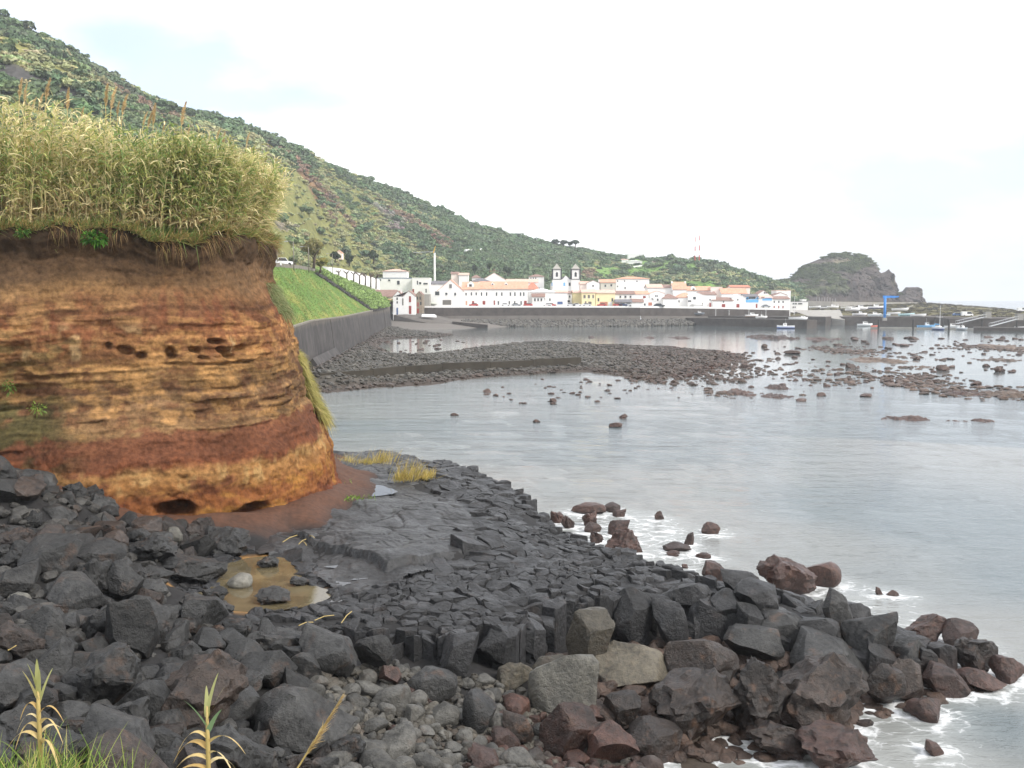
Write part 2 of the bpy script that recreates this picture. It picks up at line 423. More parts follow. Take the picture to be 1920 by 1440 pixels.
POOL = ring([(415, 1062, 2.66), (455, 1046, 2.66), (525, 1040, 2.66), (552, 1062, 2.66), (570, 1090, 2.66), (612, 1104, 2.66), (628, 1118, 2.66), (585, 1136, 2.66), (500, 1148, 2.66), (430, 1150, 2.66), (350, 1132, 2.66), (318, 1118, 2.66), (400, 1108, 2.66)])
POOL_Z = 2.66
def shelf_h(x, y):
    h = idw(x, y, SHELF_CTRL, 3.0, 0.8)
    h = h + 0.16 * fbm(P3(x * 0.35, y * 0.35), 3, 3)
    # the smooth upper flow sheet stands a hand's breadth above the cracked pavement
    d = polydist(x, y, LEDGE, False); up = inpoly(x, y, LEDGE + [LEDGE[-1], (6, 48), (-4, 62), (-12, 55), (-10, 41)])
    h = h + np.where(up, 0.30 * sstep(0, 2.6, 3.2 - d), 0.0)
    ip = inpoly(x, y, POOL); dp = polydist(x, y, POOL)
    return np.where(ip, np.minimum(h, POOL_Z - 0.02 - 0.25 * sstep(0, 0.6, dp)), h - 0.0)
BEACH_CTRL = [tuple(aty(*p)) for p in [(-500, 800, 34), (-400, 1100, 24), (-300, 1440, 15), (0, 885, 33.5), (100, 940, 35), (60, 1040, 28), (200, 1010, 34.5), (0, 1150, 22.5), (150, 1180, 23.5), (300, 1190, 25.5), (300, 1080, 31), (0, 1300, 18.5), (200, 1330, 19.5),
              (400, 1280, 22.5), (420, 1420, 18.5), (200, 1440, 16.5), (0, 1440, 15), (560, 1240, 24.6), (560, 1330, 23), (600, 1430, 20.5), (720, 1250, 25.8), (720, 1320, 24.5), (720, 1430, 21.8), (850, 1250, 27.2), (850, 1330, 25.8), (880, 1430, 22.9),
              (1000, 1260, 28.2), (1000, 1340, 26.2), (1040, 1430, 23.9)]] + \
             ring([(1150, 1230, 1.0), (1150, 1330, 0.6), (1150, 1400, 0.25), (1300, 1230, 0.9), (1300, 1330, 0.3), (1230, 1440, -0.15), (1450, 1240, 0.7), (1450, 1350, 0.0), (1420, 1440, -0.6), (1600, 1270, 0.3), (1620, 1350, -0.5), (1800, 1260, 0.0), (1800, 1330, -0.8), (1900, 1260, -0.3),
                   (1850, 1440, -1.5), (1920, 1150, -1.5), (1700, 1120, -0.9), (1800, 1050, -1.6), (1500, 1060, -0.6), (1350, 1040, -0.5), (1600, 1000, -1.5), (1200, 1000, -0.5), (1100, 940, -0.7), (1000, 880, -1.3), (1200, 880, -1.8), (900, 840, -1.6), (1050, 1440, 0.2),
                   (640, 870, 2.4), (560, 970, 2.8), (320, 1010, 2.9), (700, 835, -1.0), (600, 820, -1.2)]) + [(-20, 52, 4), (-30, 60, 5), (0, 14, 1.2), (6, 16, 0.0), (14, 18, -0.9), (-6, 13, 3)]
def ground_h(x, y):
    inside = inpoly(x, y, SHELF)
    hb = idw(x, y, BEACH_CTRL, 3.5, 0.7)
    hs = shelf_h(x, y) - 0.11
    d = polydist(x, y, SHELF)
    return np.where(inside, hb * (1 - sstep(0, 0.9, d)) + hs * sstep(0, 0.9, d), hb)

# ---- cliff plan (its foot), inward is to the left of the direction of travel
CL = np.array([(-52, 30), (-40, 33.5), (-30, 35.8), (-24, 36.6), (-19.5, 37.6), (-16.5, 38.2), (-13.6, 38.8), (-11.4, 39.8), (-9.9, 41.6), (-9.0, 44.3), (-8.75, 47.5), (-9.1, 51), (-10.4, 55.5), (-13.5, 61), (-19, 67), (-27, 72), (-38, 76)], float)
def chaikin(p, n):
    for _ in range(n):
        q = [p[0]]
        for a, b in zip(p[:-1], p[1:]): q += [a * 0.75 + b * 0.25, a * 0.25 + b * 0.75]
        p = np.array(q + [p[-1]])
    return p
CLs = chaikin(CL, 4)
_seg = np.r_[0, np.cumsum(np.hypot(*np.diff(CLs, axis=0).T))]
_tan = np.gradient(CLs, _seg, axis=0); _tan /= np.linalg.norm(_tan, axis=1)[:, None]
def cl_at(u):
    x, y = np.interp(u, _seg, CLs[:, 0]), np.interp(u, _seg, CLs[:, 1])
    tx, ty = np.interp(u, _seg, _tan[:, 0]), np.interp(u, _seg, _tan[:, 1]); l = np.hypot(tx, ty)
    return x, y, -ty / l, tx / l
SETZ = [1.0, 2.3, 2.9, 3.3, 3.7, 4.6, 5.6, 6.4, 7.2, 8.4, 9.4, 10.2, 11.0, 11.6, 12.3, 13.0, 13.5, 13.85, 14.2, 14.75]
SETB = [-1.5, -0.8, -0.25, 0.02, 0.06, 0.12, 0.35, 0.75, 1.25, 1.62, 1.75, 1.85, 2.0, 2.3, 2.7, 3.0, 3.05, 2.85, 2.75, 2.95]
CLIFF_POLY = [tuple(p) for p in CLs]

# sandy-gravel and soil base of the shore
gx, gy = np.meshgrid(np.arange(-48, 24, 0.25), np.arange(9, 76, 0.25))
gz = ground_h(gx, gy) + np.where(inpoly(gx, gy, SHELF), 0.05, 0.10) * fbm(P3(gx * 1.1, gy * 1.1), 3, 5)
dcl = np.where(inpoly(gx, gy, CLIFF_POLY + [(-60, 76)]), -0.5, 1.0) * 0 + polydist(gx, gy, CLIFF_POLY, False)
soil = sstep(2.3, 0.5, dcl + 1.6 * fbm(P3(gx * 0.6, gy * 0.6), 4, 21)) * (gx > -19) 
gz = gz + 0.42 * soil * sstep(2.2, 0.0, dcl)
SOILR = [tuple(atz(px, py, 2.7)) for px, py in ((540, 985), (590, 900), (622, 845), (690, 858), (705, 905), (672, 940), (640, 955), (600, 985))]
so2 = inpoly(gx, gy, SOILR); so2 = sstep(-0.5, 0.7, np.where(so2, 1, -1) * polydist(gx, gy, SOILR) + 0.5 * fbm(P3(gx * 0.9, gy * 0.9), 3, 22)); gz = gz + 0.32 * so2; soil = np.maximum(soil, so2)
gc = np.array(lin(34, 33, 33))[None, None] * (1 + 0.3 * fbm(P3(gx * 2, gy * 2), 3, 8))[..., None]
gc = gc * (1 - soil[..., None]) + np.array(lin(80, 54, 40))[None, None] * soil[..., None]
ip = sstep(0.5, -0.2, polydist(gx, gy, POOL) * np.where(inpoly(gx, gy, POOL), -1, 1))
gc = gc * (1 - ip[..., None]) + np.array(lin(150, 112, 62)) * ip[..., None]
wet = sstep(0.5, -0.2, gz)
gc = gc * (1 - wet[..., None]) + np.array(lin(70, 60, 50)) * wet[..., None]
M['shoreground'] = tinted('shore_ground', 0.8, 0, 0.35, 5.0, 0.3, 0.04)
tag(obj('ground', gridmesh('ground', gx, gy, gz, M['shoreground'], True, gc.reshape(-1, 3))), kind='structure')

# ---- lava pavement: polygonal basalt columns
def cell_size(x, y):
    px, py = project(np.stack([x, y, 0 * x + 2.4], -1))
    s = np.full(x.shape, 0.50)
    s = np.where(px > 1120, 0.62, s); s = np.where(px > 1250, 0.86, s)
    s = np.where((py < 1065) & (px < 1000), 0.95, s)
    s = np.where((py < 1075) & (px < 900) & (px > 540), 1.55, s)
    s = np.where(py < 940, 0.9, s)
    s = s * (0.62 + 0.85 * (vnoise(P3(x * 0.9, y * 0.9), 31) * 0.5 + 0.5)) * np.random.default_rng(3).choice([0.62, 0.8, 1.0, 1.35], x.shape)
    return s
def poisson(xmin, xmax, ymin, ymax, test, size, tries, seed):
    rs = np.random.default_rng(seed)
    X = rs.uniform(xmin, xmax, tries); Y = rs.uniform(ymin, ymax, tries); S = size(X, Y); ok = test(X, Y)
    G, cs, out = {}, 1.0, []
    for x, y, s in zip(X[ok], Y[ok], S[ok]):
        i, j = int(x // cs), int(y // cs); r = int(math.ceil(s / cs)) + 1; good = True
        for a in range(i - r, i + r + 1):
            for b in range(j - r, j + r + 1):
                for (qx, qy, qs) in G.get((a, b), ()):
                    if (qx - x) ** 2 + (qy - y) ** 2 < (0.5 * (s + qs)) ** 2 * 0.74: good = False; break
                if not good: break
            if not good: break
        if good: G.setdefault((i, j), []).append((x, y, s)); out.append((x, y, s))
    return np.array(out)
seeds = poisson(-14, 20, 23, 66, lambda x, y: inpoly(x, y, SHELF) | (polydist(x, y, SHELF) < 1.5), cell_size, 60000, 5)
_qx, _qy = project(np.c_[seeds[:, 0], seeds[:, 1], shelf_h(seeds[:, 0], seeds[:, 1])])
SHEET_PX = [(470, 1005), (560, 960), (600, 905), (640, 862), (740, 852), (780, 880), (825, 925), (868, 975), (880, 1010), (850, 1040), (790, 1066), (735, 1082), (700, 1112), (640, 1100), (600, 1070), (545, 1040), (490, 1030)]
inside = ~inpoly(_qx, _qy, SHEET_PX) & inpoly(seeds[:, 0], seeds[:, 1], SHELF) & ~(inpoly(seeds[:, 0], seeds[:, 1], POOL) & (polydist(seeds[:, 0], seeds[:, 1], POOL) > 0.15))
D2 = (seeds[:, None, 0] - seeds[None, :, 0]) ** 2 + (seeds[:, None, 1] - seeds[None, :, 1]) ** 2
NB = np.argsort(D2, axis=1)[:, 1:18]
def clip(poly, mx, my, nx, ny):
    out = []
    for i in range(len(poly)):
        a, b = poly[i], poly[(i + 1) % len(poly)]
        da = (a[0] - mx) * nx + (a[1] - my) * ny; db = (b[0] - mx) * nx + (b[1] - my) * ny
        if da <= 0: out.append(a)
        if (da < 0 < db) or (db < 0 < da):
            t = da / (da - db); out.append((a[0] + (b[0] - a[0]) * t, a[1] + (b[1] - a[1]) * t))
    return out
hz0 = shelf_h(seeds[:, 0], seeds[:, 1])
e = 0.3
hgx = (shelf_h(seeds[:, 0] + e, seeds[:, 1]) - shelf_h(seeds[:, 0] - e, seeds[:, 1])) / (2 * e)
hgy = (shelf_h(seeds[:, 0], seeds[:, 1] + e) - shelf_h(seeds[:, 0], seeds[:, 1] - e)) / (2 * e)
dfront = polydist(seeds[:, 0], seeds[:, 1], FRONT, False)
dsea = polydist(seeds[:, 0], seeds[:, 1], SEAEDGE[:-3], False)
spx, spy = project(np.c_[seeds[:, 0], seeds[:, 1], hz0])
rs = np.random.default_rng(77)
cells = []
for i in np.nonzero(inside)[0]:
    x, y, s = seeds[i]
    poly = [(x - 1.6 * s, y - 1.6 * s), (x + 1.6 * s, y - 1.6 * s), (x + 1.6 * s, y + 1.6 * s), (x - 1.6 * s, y + 1.6 * s)]
    for j in NB[i]:
        qx, qy = seeds[j, :2]; poly = clip(poly, (x + qx) / 2, (y + qy) / 2, qx - x, qy - y)
    if len(poly) < 3: continue
    smoothz = (spx[i] > 540) & (spx[i] < 905) & (spy[i] < 1075)
    jag = 0.3 if smoothz else 1.0
    right = sstep(1000, 1300, spx[i])
    z = hz0[i] + rs.normal(0, 0.035 + 0.09 * right)
    if dfront[i] < 1.3: z -= rs.choice([0, 0, 0.15, 0.3, 0.6], p=[.35, .2, .2, .15, .1]) * (0.6 + 0.6 * right)
    if dsea[i] < 1.2: z -= rs.choice([0, 0.1, 0.25, 0.5]) * 0.8
    gap = rs.uniform(0.004, 0.022) / max(s, 0.3)
    bev = rs.uniform(0.015, 0.06) * (1 + 0.8 * right)
    tilt = rs.normal(0, 0.095 * (1 + 0.9 * right) + 0.16 * max(0.0, 1 - dfront[i] / 1.6), 2) + np.array([hgx[i], hgy[i]]).clip(-0.4, 0.4)
    # outline: wandering cracks, shared with the neighbours
    pts = []
    for a, b in zip(poly, poly[1:] + poly[:1]):
        l = math.hypot(b[0] - a[0], b[1] - a[1]); m_ = max(1, int(round(l / 0.24)))
        if l < 0.02: continue
        for q_ in range(m_): pts.append((a[0] + (b[0] - a[0]) * q_ / m_, a[1] + (b[1] - a[1]) * q_ / m_))
    k = len(pts)
    if k < 4: continue
    p = np.array(pts); wq = P3(p[:, 0] * 1.3, p[:, 1] * 1.3)
    p = p + np.stack([0.16 * fbm(wq, 2, 33), 0.16 * fbm(wq, 2, 34)], -1) - (x, y)
    dep = 2.3 if min(dfront[i], dsea[i]) < 2.0 else 0.7
    if rs.random() < 0.25: gap *= 2.2
    rings = []
    for sc, dz in ((0.99, -dep), (1 - gap * 0.6, -dep * 0.4), (1 - gap, -bev * 1.5), (1 - gap * 1.6 - bev * 0.45 / max(s, .3), -bev * 0.2), (0.45, 0.012)):
        q = p * sc + (rs.normal(0, 0.012, (k, 2)) if dz > -0.5 else np.stack([0.09 * fbm(P3((p[:, 0] + x) * 1.7, (p[:, 1] + y) * 1.7, dz * 1.3), 2, 55), 0.09 * fbm(P3((p[:, 0] + x) * 1.7, (p[:, 1] + y) * 1.7, dz * 1.3), 2, 56)], -1))
        zz = z + dz + (q @ tilt) * (1.0 if dz > -0.5 else 0.3)
        if dz > -0.5: zz = zz + 0.11 * fbm(P3((q[:, 0] + x) * 2.4, (q[:, 1] + y) * 2.4), 3, 35) + rs.normal(0, 0.018, k)
        rings.append(np.c_[q + (x, y), zz])
    ctr = np.array([[x, y, z + 0.012 + 0.075 * float(fbm(P3(np.array([x * 2.4]), np.array([y * 2.4])), 3, 35)[0])]])
    v = np.concatenate(rings + [ctr]); f = []
    for r in range(4):
        for a in range(k): b = (a + 1) % k; f.append([r * k + a, r * k + b, (r + 1) * k + b, (r + 1) * k + a])
    for a in range(k): f.append([4 * k + a, 4 * k + (a + 1) % k, 5 * k])
    area = s * s / (seeds[i, 1] ** 2) * (1.6 if dep > 2 else 1)
    cells.append((area * (0.2 if smoothz else 1), v, f, (x, y, z)))
cells.sort(key=lambda c: -c[0])
shelf = tag(empty('lava_shelf', (0, 40, 2.5)), kind='structure')
for n_, (a, v, f, c) in enumerate(cells[:290]):
    o = obj('basalt_column', new_mesh('basalt_column', v - np.array(c), f), M['basalt'], shelf, loc=(c[0], c[1] - 40, c[2] - 2.5))
    o.data.polygons.foreach_set('use_smooth', np.ones(len(o.data.polygons), bool)); o.data.set_sharp_from_angle(angle=0.42)
V, Fc, off = [], [], 0
for a, v, f, c in cells[290:]:
    V.append(v); Fc += [[q + off for q in g] for g in f]; off += len(v)
o = obj('basalt_pavement', new_mesh('basalt_pavement', np.concatenate(V) - np.array((0, 40, 2.5)), Fc, True), M['basalt'], shelf); o['kind'] = 'stuff'; o.data.set_sharp_from_angle(angle=0.42)
print('columns', len(cells))
# ---- smooth upper flow sheet: one continuous ropy crust with long cracks and small steps
lx, ly = np.meshgrid(np.arange(-13, 1.5, 0.07), np.arange(30, 66, 0.07))
lz = shelf_h(lx, ly); qx_, qy_ = project(np.stack([lx, ly, lz], -1).reshape(-1, 3)); qx_ = qx_.reshape(lx.shape); qy_ = qy_.reshape(lx.shape)
lin_ = inpoly(qx_, qy_, [(460, 1010), (555, 950), (590, 900), (635, 852), (740, 846), (790, 873), (838, 920), (884, 972), (896, 1013), (862, 1050), (795, 1078), (740, 1094), (705, 1124), (640, 1114), (590, 1082), (535, 1050), (485, 1040)])
wx_ = lx + 0.5 * fbm(P3(lx * 0.5, ly * 0.5), 3, 36); wy_ = ly + 0.5 * fbm(P3(lx * 0.5, ly * 0.5), 3, 37)
terr = 2.6 * fbm(P3((wx_ * 0.8 + wy_ * 0.25) * 0.35, (wy_ * 0.8 - wx_ * 0.3) * 0.22), 3, 38); tf = terr * 3.2; st_ = np.floor(tf); ste = (st_ + sstep(0.0, 0.10, tf - st_)) / 3.2
crk = np.abs(vnoise(P3(wx_ * 0.9 + wy_ * 0.35, wy_ * 0.45 - wx_ * 0.2), 39)); crk2 = np.abs(vnoise(P3(wx_ * 0.5 - wy_ * 0.3 + 9, wy_ * 0.6), 40))
lz = lz + 0.15 * ste + 0.17 * fbm(P3(wx_ * 0.6, wy_ * 0.35), 4, 42) + 0.02 * fbm(P3(lx * 4, ly * 4), 3, 43) - 0.20 * sstep(0.05, 0.0, crk) * sstep(-0.25, 0.15, vnoise(P3(lx * 0.5, ly * 0.5), 44)) - 0.18 * sstep(0.04, 0.0, crk2) * sstep(-0.2, 0.2, vnoise(P3(lx * 0.6 + 5, ly * 0.4), 45)) + 0.05
kp = lin_[:-1, :-1] & lin_[1:, 1:] & lin_[1:, :-1] & lin_[:-1, 1:]
i3 = np.arange(lx.size).reshape(lx.shape); lf = np.stack([i3[:-1, :-1][kp], i3[:-1, 1:][kp], i3[1:, 1:][kp], i3[1:, :-1][kp]], -1)
us_ = np.unique(lf); rm = np.full(lx.size, -1); rm[us_] = np.arange(len(us_)); lv = np.stack([lx, ly, lz], -1).reshape(-1, 3)[us_] - np.array((0, 40, 2.5))
M['sheet'] = rock_material('lava_crust', (0.010, 0.010, 0.0104), (0.046, 0.046, 0.047), redz=(-1.5, -1.0), patch=0.10, lichen=0.12, rough=0.42)
obj('lava_sheet', new_mesh('lava_sheet', lv, rm[lf], True), M['sheet'], shelf)


# ---- muddy pool and puddles
def water_material(name, col, rough=0.04, bscale=9, bst=0.05):
    m, nt, b = material(name); b.inputs['Base Color'].default_value = (*col, 1); b.inputs['Roughness'].default_value = rough; b.inputs['IOR'].default_value = 1.33
    b.inputs['Specular IOR Level'].default_value = 0.5
    pos = nt.nodes.new('ShaderNodeNewGeometry').outputs['Position']; bump(nt, b, noise(nt, pos, bscale, 2), bst, 0.02)
    r = ramp(nt, [(0.35, tuple(c * 0.55 for c in col)), (0.62, col)]); nt.links.new(noise(nt, pos, 0.8, 5, 0.6), r.inputs['Fac']); nt.links.new(r.outputs['Color'], b.inputs['Base Color'])
    return m
M['mud'] = water_material('muddy_water', lin(102, 92, 70))
M['puddle'] = water_material('rain_puddle', (0.05, 0.045, 0.04), 0.02)
def flat_poly(name, pts, z, mat, rough=0.12, n=3):
    p = np.array([q[:2] for q in pts]); p = chaikin(np.vstack([p, p[:1]]), n)[:-1]; c = p.mean(0)
    p = p + rough * np.stack([fbm(P3(p[:, 0] * 2, p[:, 1] * 2), 3, 4), fbm(P3(p[:, 0] * 2, p[:, 1] * 2), 3, 9)], -1)
    v = np.c_[np.vstack([c, p]), np.full(len(p) + 1, z)]; k = len(p)
    return obj(name, new_mesh(name, v, [[0, 1 + i, 1 + (i + 1) % k] for i in range(k)]), mat)
tag(flat_poly('muddy_pool', POOL, POOL_Z, M['mud']), kind='structure')
for i, (px, py, w, h) in enumerate([(705, 921, 58, 17), (648, 1071, 18, 5), (680, 1082, 24, 5), (640, 1092, 26, 7), (605, 1118, 46, 18), (712, 1097, 24, 7), (632, 1064, 30, 6), (690, 1098, 18, 6)]):
    c0 = atz(px, py, 2.75); m_ = (np.hypot(lx - c0.x, ly - c0.y) < 0.45) & lin_; z = float(np.percentile(lz[m_], 45)) if m_.sum() > 5 else float(shelf_h(np.array([c0.x]), np.array([c0.y]))[0]) + 0.02
    w, h = w * 1.5, h * 1.5
    pts = [atz(px + w / 2 * math.cos(a) * (0.7 + 0.5 * random.random()), py + h / 2 * math.sin(a) * (0.6 + 0.6 * random.random()), z) for a in np.linspace(0, 2 * math.pi, 9)[:-1]]
    tag(flat_poly('puddle', pts, z, M["puddle"], 0.32, 3), kind='structure')

# ================================================================== SOIL CLIFF
us = np.arange(8, _seg[-1] - 4, 0.075)
zs = np.concatenate([np.arange(1.0, 2.4, 0.12), np.arange(2.4, 14.8, 0.055)])
U, Z = np.meshgrid(us, zs)
cx, cy, nx, ny = cl_at(U)
sb = np.interp(Z, SETZ, SETB)
# softer setback where the face turns away to the left
X0, Y0 = cx + nx * sb, cy + ny * sb
q = np.stack([X0, Y0, Z], -1)
warp = 0.55 * fbm(P3(X0 * 0.10, Y0 * 0.10, Z * 0.03), 3, 51) + 0.10 * fbm(P3(X0 * 0.5, Y0 * 0.5, Z * 0.4), 3, 52) - 0.035 * (X0 + 14) + 0.004 * (X0 + 13) ** 2
ZW = Z + warp * sstep(2.2, 4.5, Z) * sstep(14.6, 12.5, Z)
brs = np.random.default_rng(8)
bz = [0.0]
while bz[-1] < 16:
    zc = bz[-1]; bz.append(zc + (brs.uniform(0.10, 0.32) if 6.8 < zc < 11.8 else brs.uniform(0.3, 0.9)))
bz = np.array(bz)
ZW = np.clip(ZW, 0.05, 15.9); ib = np.clip(np.searchsorted(bz, ZW), 1, len(bz) - 1); fr = (ZW - bz[ib - 1]) / (bz[ib] - bz[ib - 1])
boff = vnoise(np.stack([U * 0.30, ib * 7.31, 0 * U], -1), 61) + 0.6 * vnoise(np.stack([U * 0.9, ib * 3.7, 0 * U], -1), 62)
bamp = np.interp(ZW, [2.5, 4, 6, 6.8, 8.2, 9.5, 11.0, 12.0, 13], [0.03, 0.05, 0.05, 0.14, 0.20, 0.17, 0.13, 0.08, 0.04])
undercut = np.interp(fr, [0, 0.12, 0.3, 1.0], [1.0, 0.5, 0.0, -0.25])          # beds overhang their own feet
bmask = sstep(-0.35, 0.25, fbm(q * np.array([0.35, 0.35, 0.5]), 3, 404))
bamp = bamp * (0.35 + 0.8 * bmask)
bamp = bamp * 0.75
disp = bamp * boff + 0.05 * bmask * undercut * sstep(6.3, 7.0, ZW) * sstep(12.2, 11.5, ZW) * (0.5 + 0.9 * (boff > 0))
disp += 0.55 * fbm(q * 0.22, 3, 41) + 0.13 * fbm(q * np.array([1.0, 1.0, 1.6]), 4, 42) + 0.035 * fbm(q * 5.0, 3, 43)
gul = fbm(np.stack([U * 1.1, Z * 0.16, 0 * U], -1), 3, 44)
disp += 0.13 * np.abs(gul) * sstep(7.2, 6.2, Z) * sstep(2.4, 3.4, Z) + 0.10 * fbm(q * np.array([2.2, 2.2, 1.2]), 3, 45) * sstep(6.6, 5.0, Z)
disp += 0.30 * sstep(0.05, 0.5, fbm(np.stack([U * 0.8, Z * 0.5, 0 * U + 3], -1), 3, 46)) * sstep(13.2, 13.8, Z) - 0.1
ppx, ppy = project(q.reshape(-1, 3)); ppx = ppx.reshape(U.shape); ppy = ppy.reshape(U.shape)
facing = (cy < 46)
for (hx, hy, hw, hh, dep, rot) in [(232, 658, 22, 9, 0.5, 0.25), (262, 668, 14, 8, 0.4, 0), (320, 663, 13, 13, 0.55, 0.6), (366, 657, 12, 6, 0.4, 0.2), (408, 641, 17, 6, 0.5, 0.15), (425, 662, 20, 7, 0.5, 0.6), (200, 650, 9, 7, 0.35, 0),
                               (452, 655, 10, 8, 0.3, 0.5), (385, 672, 14, 5, 0.3, 0.1), (328, 958, 42, 17, 1.6, -0.05), (480, 958, 30, 15, 1.2, -0.2), (452, 966, 16, 8, 0.5, 0), (270, 985, 20, 6, 0.4, 0)]:
    a = (ppx - hx) * math.cos(rot) + (ppy - hy) * math.sin(rot); b = -(ppx - hx) * math.sin(rot) + (ppy - hy) * math.cos(rot)
    r = np.sqrt((a / hw) ** 2 + (b / hh) ** 2) + 0.25 * fbm(q * 2.2, 2, 47)
    disp += dep * sstep(1.15, 0.55, r) * facing
# a hollow with fallen, overgrown earth at the far end of the face
disp += 1.1 * sstep(130, 10, ppx) * sstep(620, 760, ppy) * facing
CXv, CYv = X0 + nx * disp, Y0 + ny * disp
BROW = 0.55 * fbm(np.stack([U * 0.22, 0 * U, 0 * U], -1), 3, 48) + 0.25 * fbm(np.stack([U * 1.1, 0 * U, 0 * U], -1), 3, 49)
Z2 = Z + BROW * sstep(11.5, 14.6, Z)
rough_ = 0.10 * np.abs(fbm(q * np.array([1.4, 1.4, 2.4]), 4, 401)) + 0.05 * fbm(q * 3.1, 4, 402, 0.65)
CXv = CXv + nx * (rough_ - 0.06); CYv = CYv + ny * (rough_ - 0.06)
ddx = 0.09 * sstep(0.25, 0.6, fbm(q * np.array([2.6, 2.6, 3.4]), 3, 403)) * sstep(6.8, 5.5, ZW); CXv = CXv + nx * ddx; CYv = CYv + ny * ddx
# colour of the beds
n_a = fbm(q * np.array([0.5, 0.5, 0.9]), 4, 71); n_b = fbm(q * np.array([1.6, 1.6, 3.5]), 4, 72); n_c = fbm(np.stack([U * 2.2, Z * 0.7, 0 * U], -1), 4, 73)
strata = [(2.3, (128, 66, 40)), (3.0, (140, 74, 40)), (3.6, (158, 92, 34)), (4.3, (150, 84, 34)), (4.8, (166, 108, 46)), (5.4, (176, 122, 60)), (5.75, (140, 76, 40)), (6.1, (124, 70, 42)), (6.9, (132, 78, 48)), (7.05, (158, 116, 70)),
          (7.5, (140, 100, 62)), (8.1, (152, 112, 72)), (8.5, (128, 90, 56)), (8.9, (160, 116, 66)), (9.4, (146, 104, 54)), (9.9, (158, 106, 56)), (10.4, (170, 112, 58)), (10.9, (146, 86, 46)), (11.5, (124, 76, 46)), (12.2, (140, 94, 54)), (12.8, (130, 94, 60)), (13.5, (112, 82, 56)), (14.3, (88, 66, 46)), (14.8, (72, 56, 40))]
sz_ = [s[0] for s in strata]; sc_ = np.array([lin(*s[1]) for s in strata])
zj = ZW + 0.38 * n_b + 0.42 * n_a
C = np.stack([np.interp(zj, sz_, sc_[:, k]) for k in range(3)], -1)
C *= (1 + 0.22 * vnoise(np.stack([U * 0.2, ib * 5.1, 0 * U], -1), 74) * sstep(6.5, 7.2, ZW))[..., None]
def blend(C, col, w): return C * (1 - w[..., None]) + np.array(lin(*col)) * w[..., None]
C = blend(C, (196, 150, 84), 0.8 * sstep(0.12, 0.4, n_c + 0.3 * n_b) * sstep(4.4, 4.9, ZW) * sstep(5.8, 5.3, ZW))              # pale crumbly band
C = blend(C, (184, 122, 32), 0.85 * sstep(0.05, 0.35, n_a + 0.4 * n_b) * sstep(2.9, 3.2, ZW) * sstep(4.9, 4.4, ZW))             # ochre patches
C = blend(C, (112, 54, 32), 0.75 * sstep(0.12, 0.35, -n_a + 0.5 * n_b) * sstep(2.6, 3.0, ZW) * sstep(5.6, 5.0, ZW))             # red clay
C = blend(C, (198, 140, 70), 0.6 * sstep(0.0, 0.3, n_b - 0.5 * n_a) * sstep(6.6, 7.2, ZW) * sstep(12.0, 11.0, ZW))
C = blend(C, (110, 62, 36), 0.55 * sstep(0.05, 0.3, -n_b + 0.6 * n_c) * sstep(6.8, 7.4, ZW) * sstep(11.5, 10.8, ZW))
C = blend(C, (206, 162, 106), 0.8 * sstep(0.16, 0.36, n_c * 0.6 + n_a * 0.8) * sstep(9.6, 10.0, ZW) * sstep(11.4, 10.8, ZW))      # pale scars
C = blend(C, (190, 136, 76), 0.7 * sstep(-13, -18, X0) * sstep(10.0, 10.6, ZW) * sstep(13.2, 12.4, ZW) * sstep(-0.3, 0.2, n_b))    # tan sand at the far end
C = blend(C, (134, 72, 42), 0.6 * sstep(0.2, 0.4, -n_c + 0.3 * n_b) * sstep(9.3, 10.2, ZW) * sstep(12.8, 12.0, ZW))
C = blend(C, (84, 82, 44), 0.8 * sstep(-0.25, 0.2, n_a + 0.6 * n_b) * sstep(190, 60, ppx) * sstep(640, 720, ppy) * sstep(960, 850, ppy))   # algae and weeds
C = blend(C, (120, 108, 60), 0.5 * sstep(0.0, 0.3, n_b) * sstep(300, 100, ppx) * sstep(610, 650, ppy) * sstep(700, 660, ppy))
C = blend(C, (122, 78, 54), sstep(3.1, 2.5, Z + 0.3 * n_b))
ni, nj = U.shape; idx = np.arange(ni * nj).reshape(ni, nj)
cf = np.stack([idx[:-1, :-1], idx[:-1, 1:], idx[1:, 1:], idx[1:, :-1]], -1).reshape(-1, 4)
M['soil'] = tinted('layered_soil', 0.9, 0, 0.45, 5.0, 0.12, 0.10)
_g = C.mean(-1, keepdims=True); thin = vnoise(np.stack([U * 0.06, ZW * 7.5, 0 * U], -1), 406) + 0.6 * vnoise(np.stack([U * 0.15, ZW * 17, 0 * U], -1), 407); C = C * (1 + 0.26 * thin * sstep(6.6, 7.2, ZW) * sstep(12.6, 11.8, ZW) + 0.10 * thin)[..., None]
_g = C.mean(-1, keepdims=True); C = (_g + (C - _g) * 0.82) * 0.57 * np.array([1.0, 1.04, 1.0]); C = C * (1 + 0.35 * fbm(q * np.array([0.7, 0.7, 1.2]), 4, 405))[..., None]
cliff = tag(empty('soil_cliff', (-14, 42, 2.5)), kind='structure')
def child_mesh(name, v, f, mat, parent, smooth=False, colors=None):
    return obj(name, new_mesh(name, v - np.array(parent.location), f, smooth, colors), mat, parent)
child_mesh('cliff_face', np.stack([CXv, CYv, Z2], -1).reshape(-1, 3), cf, M['soil'], cliff, True, C.reshape(-1, 3))
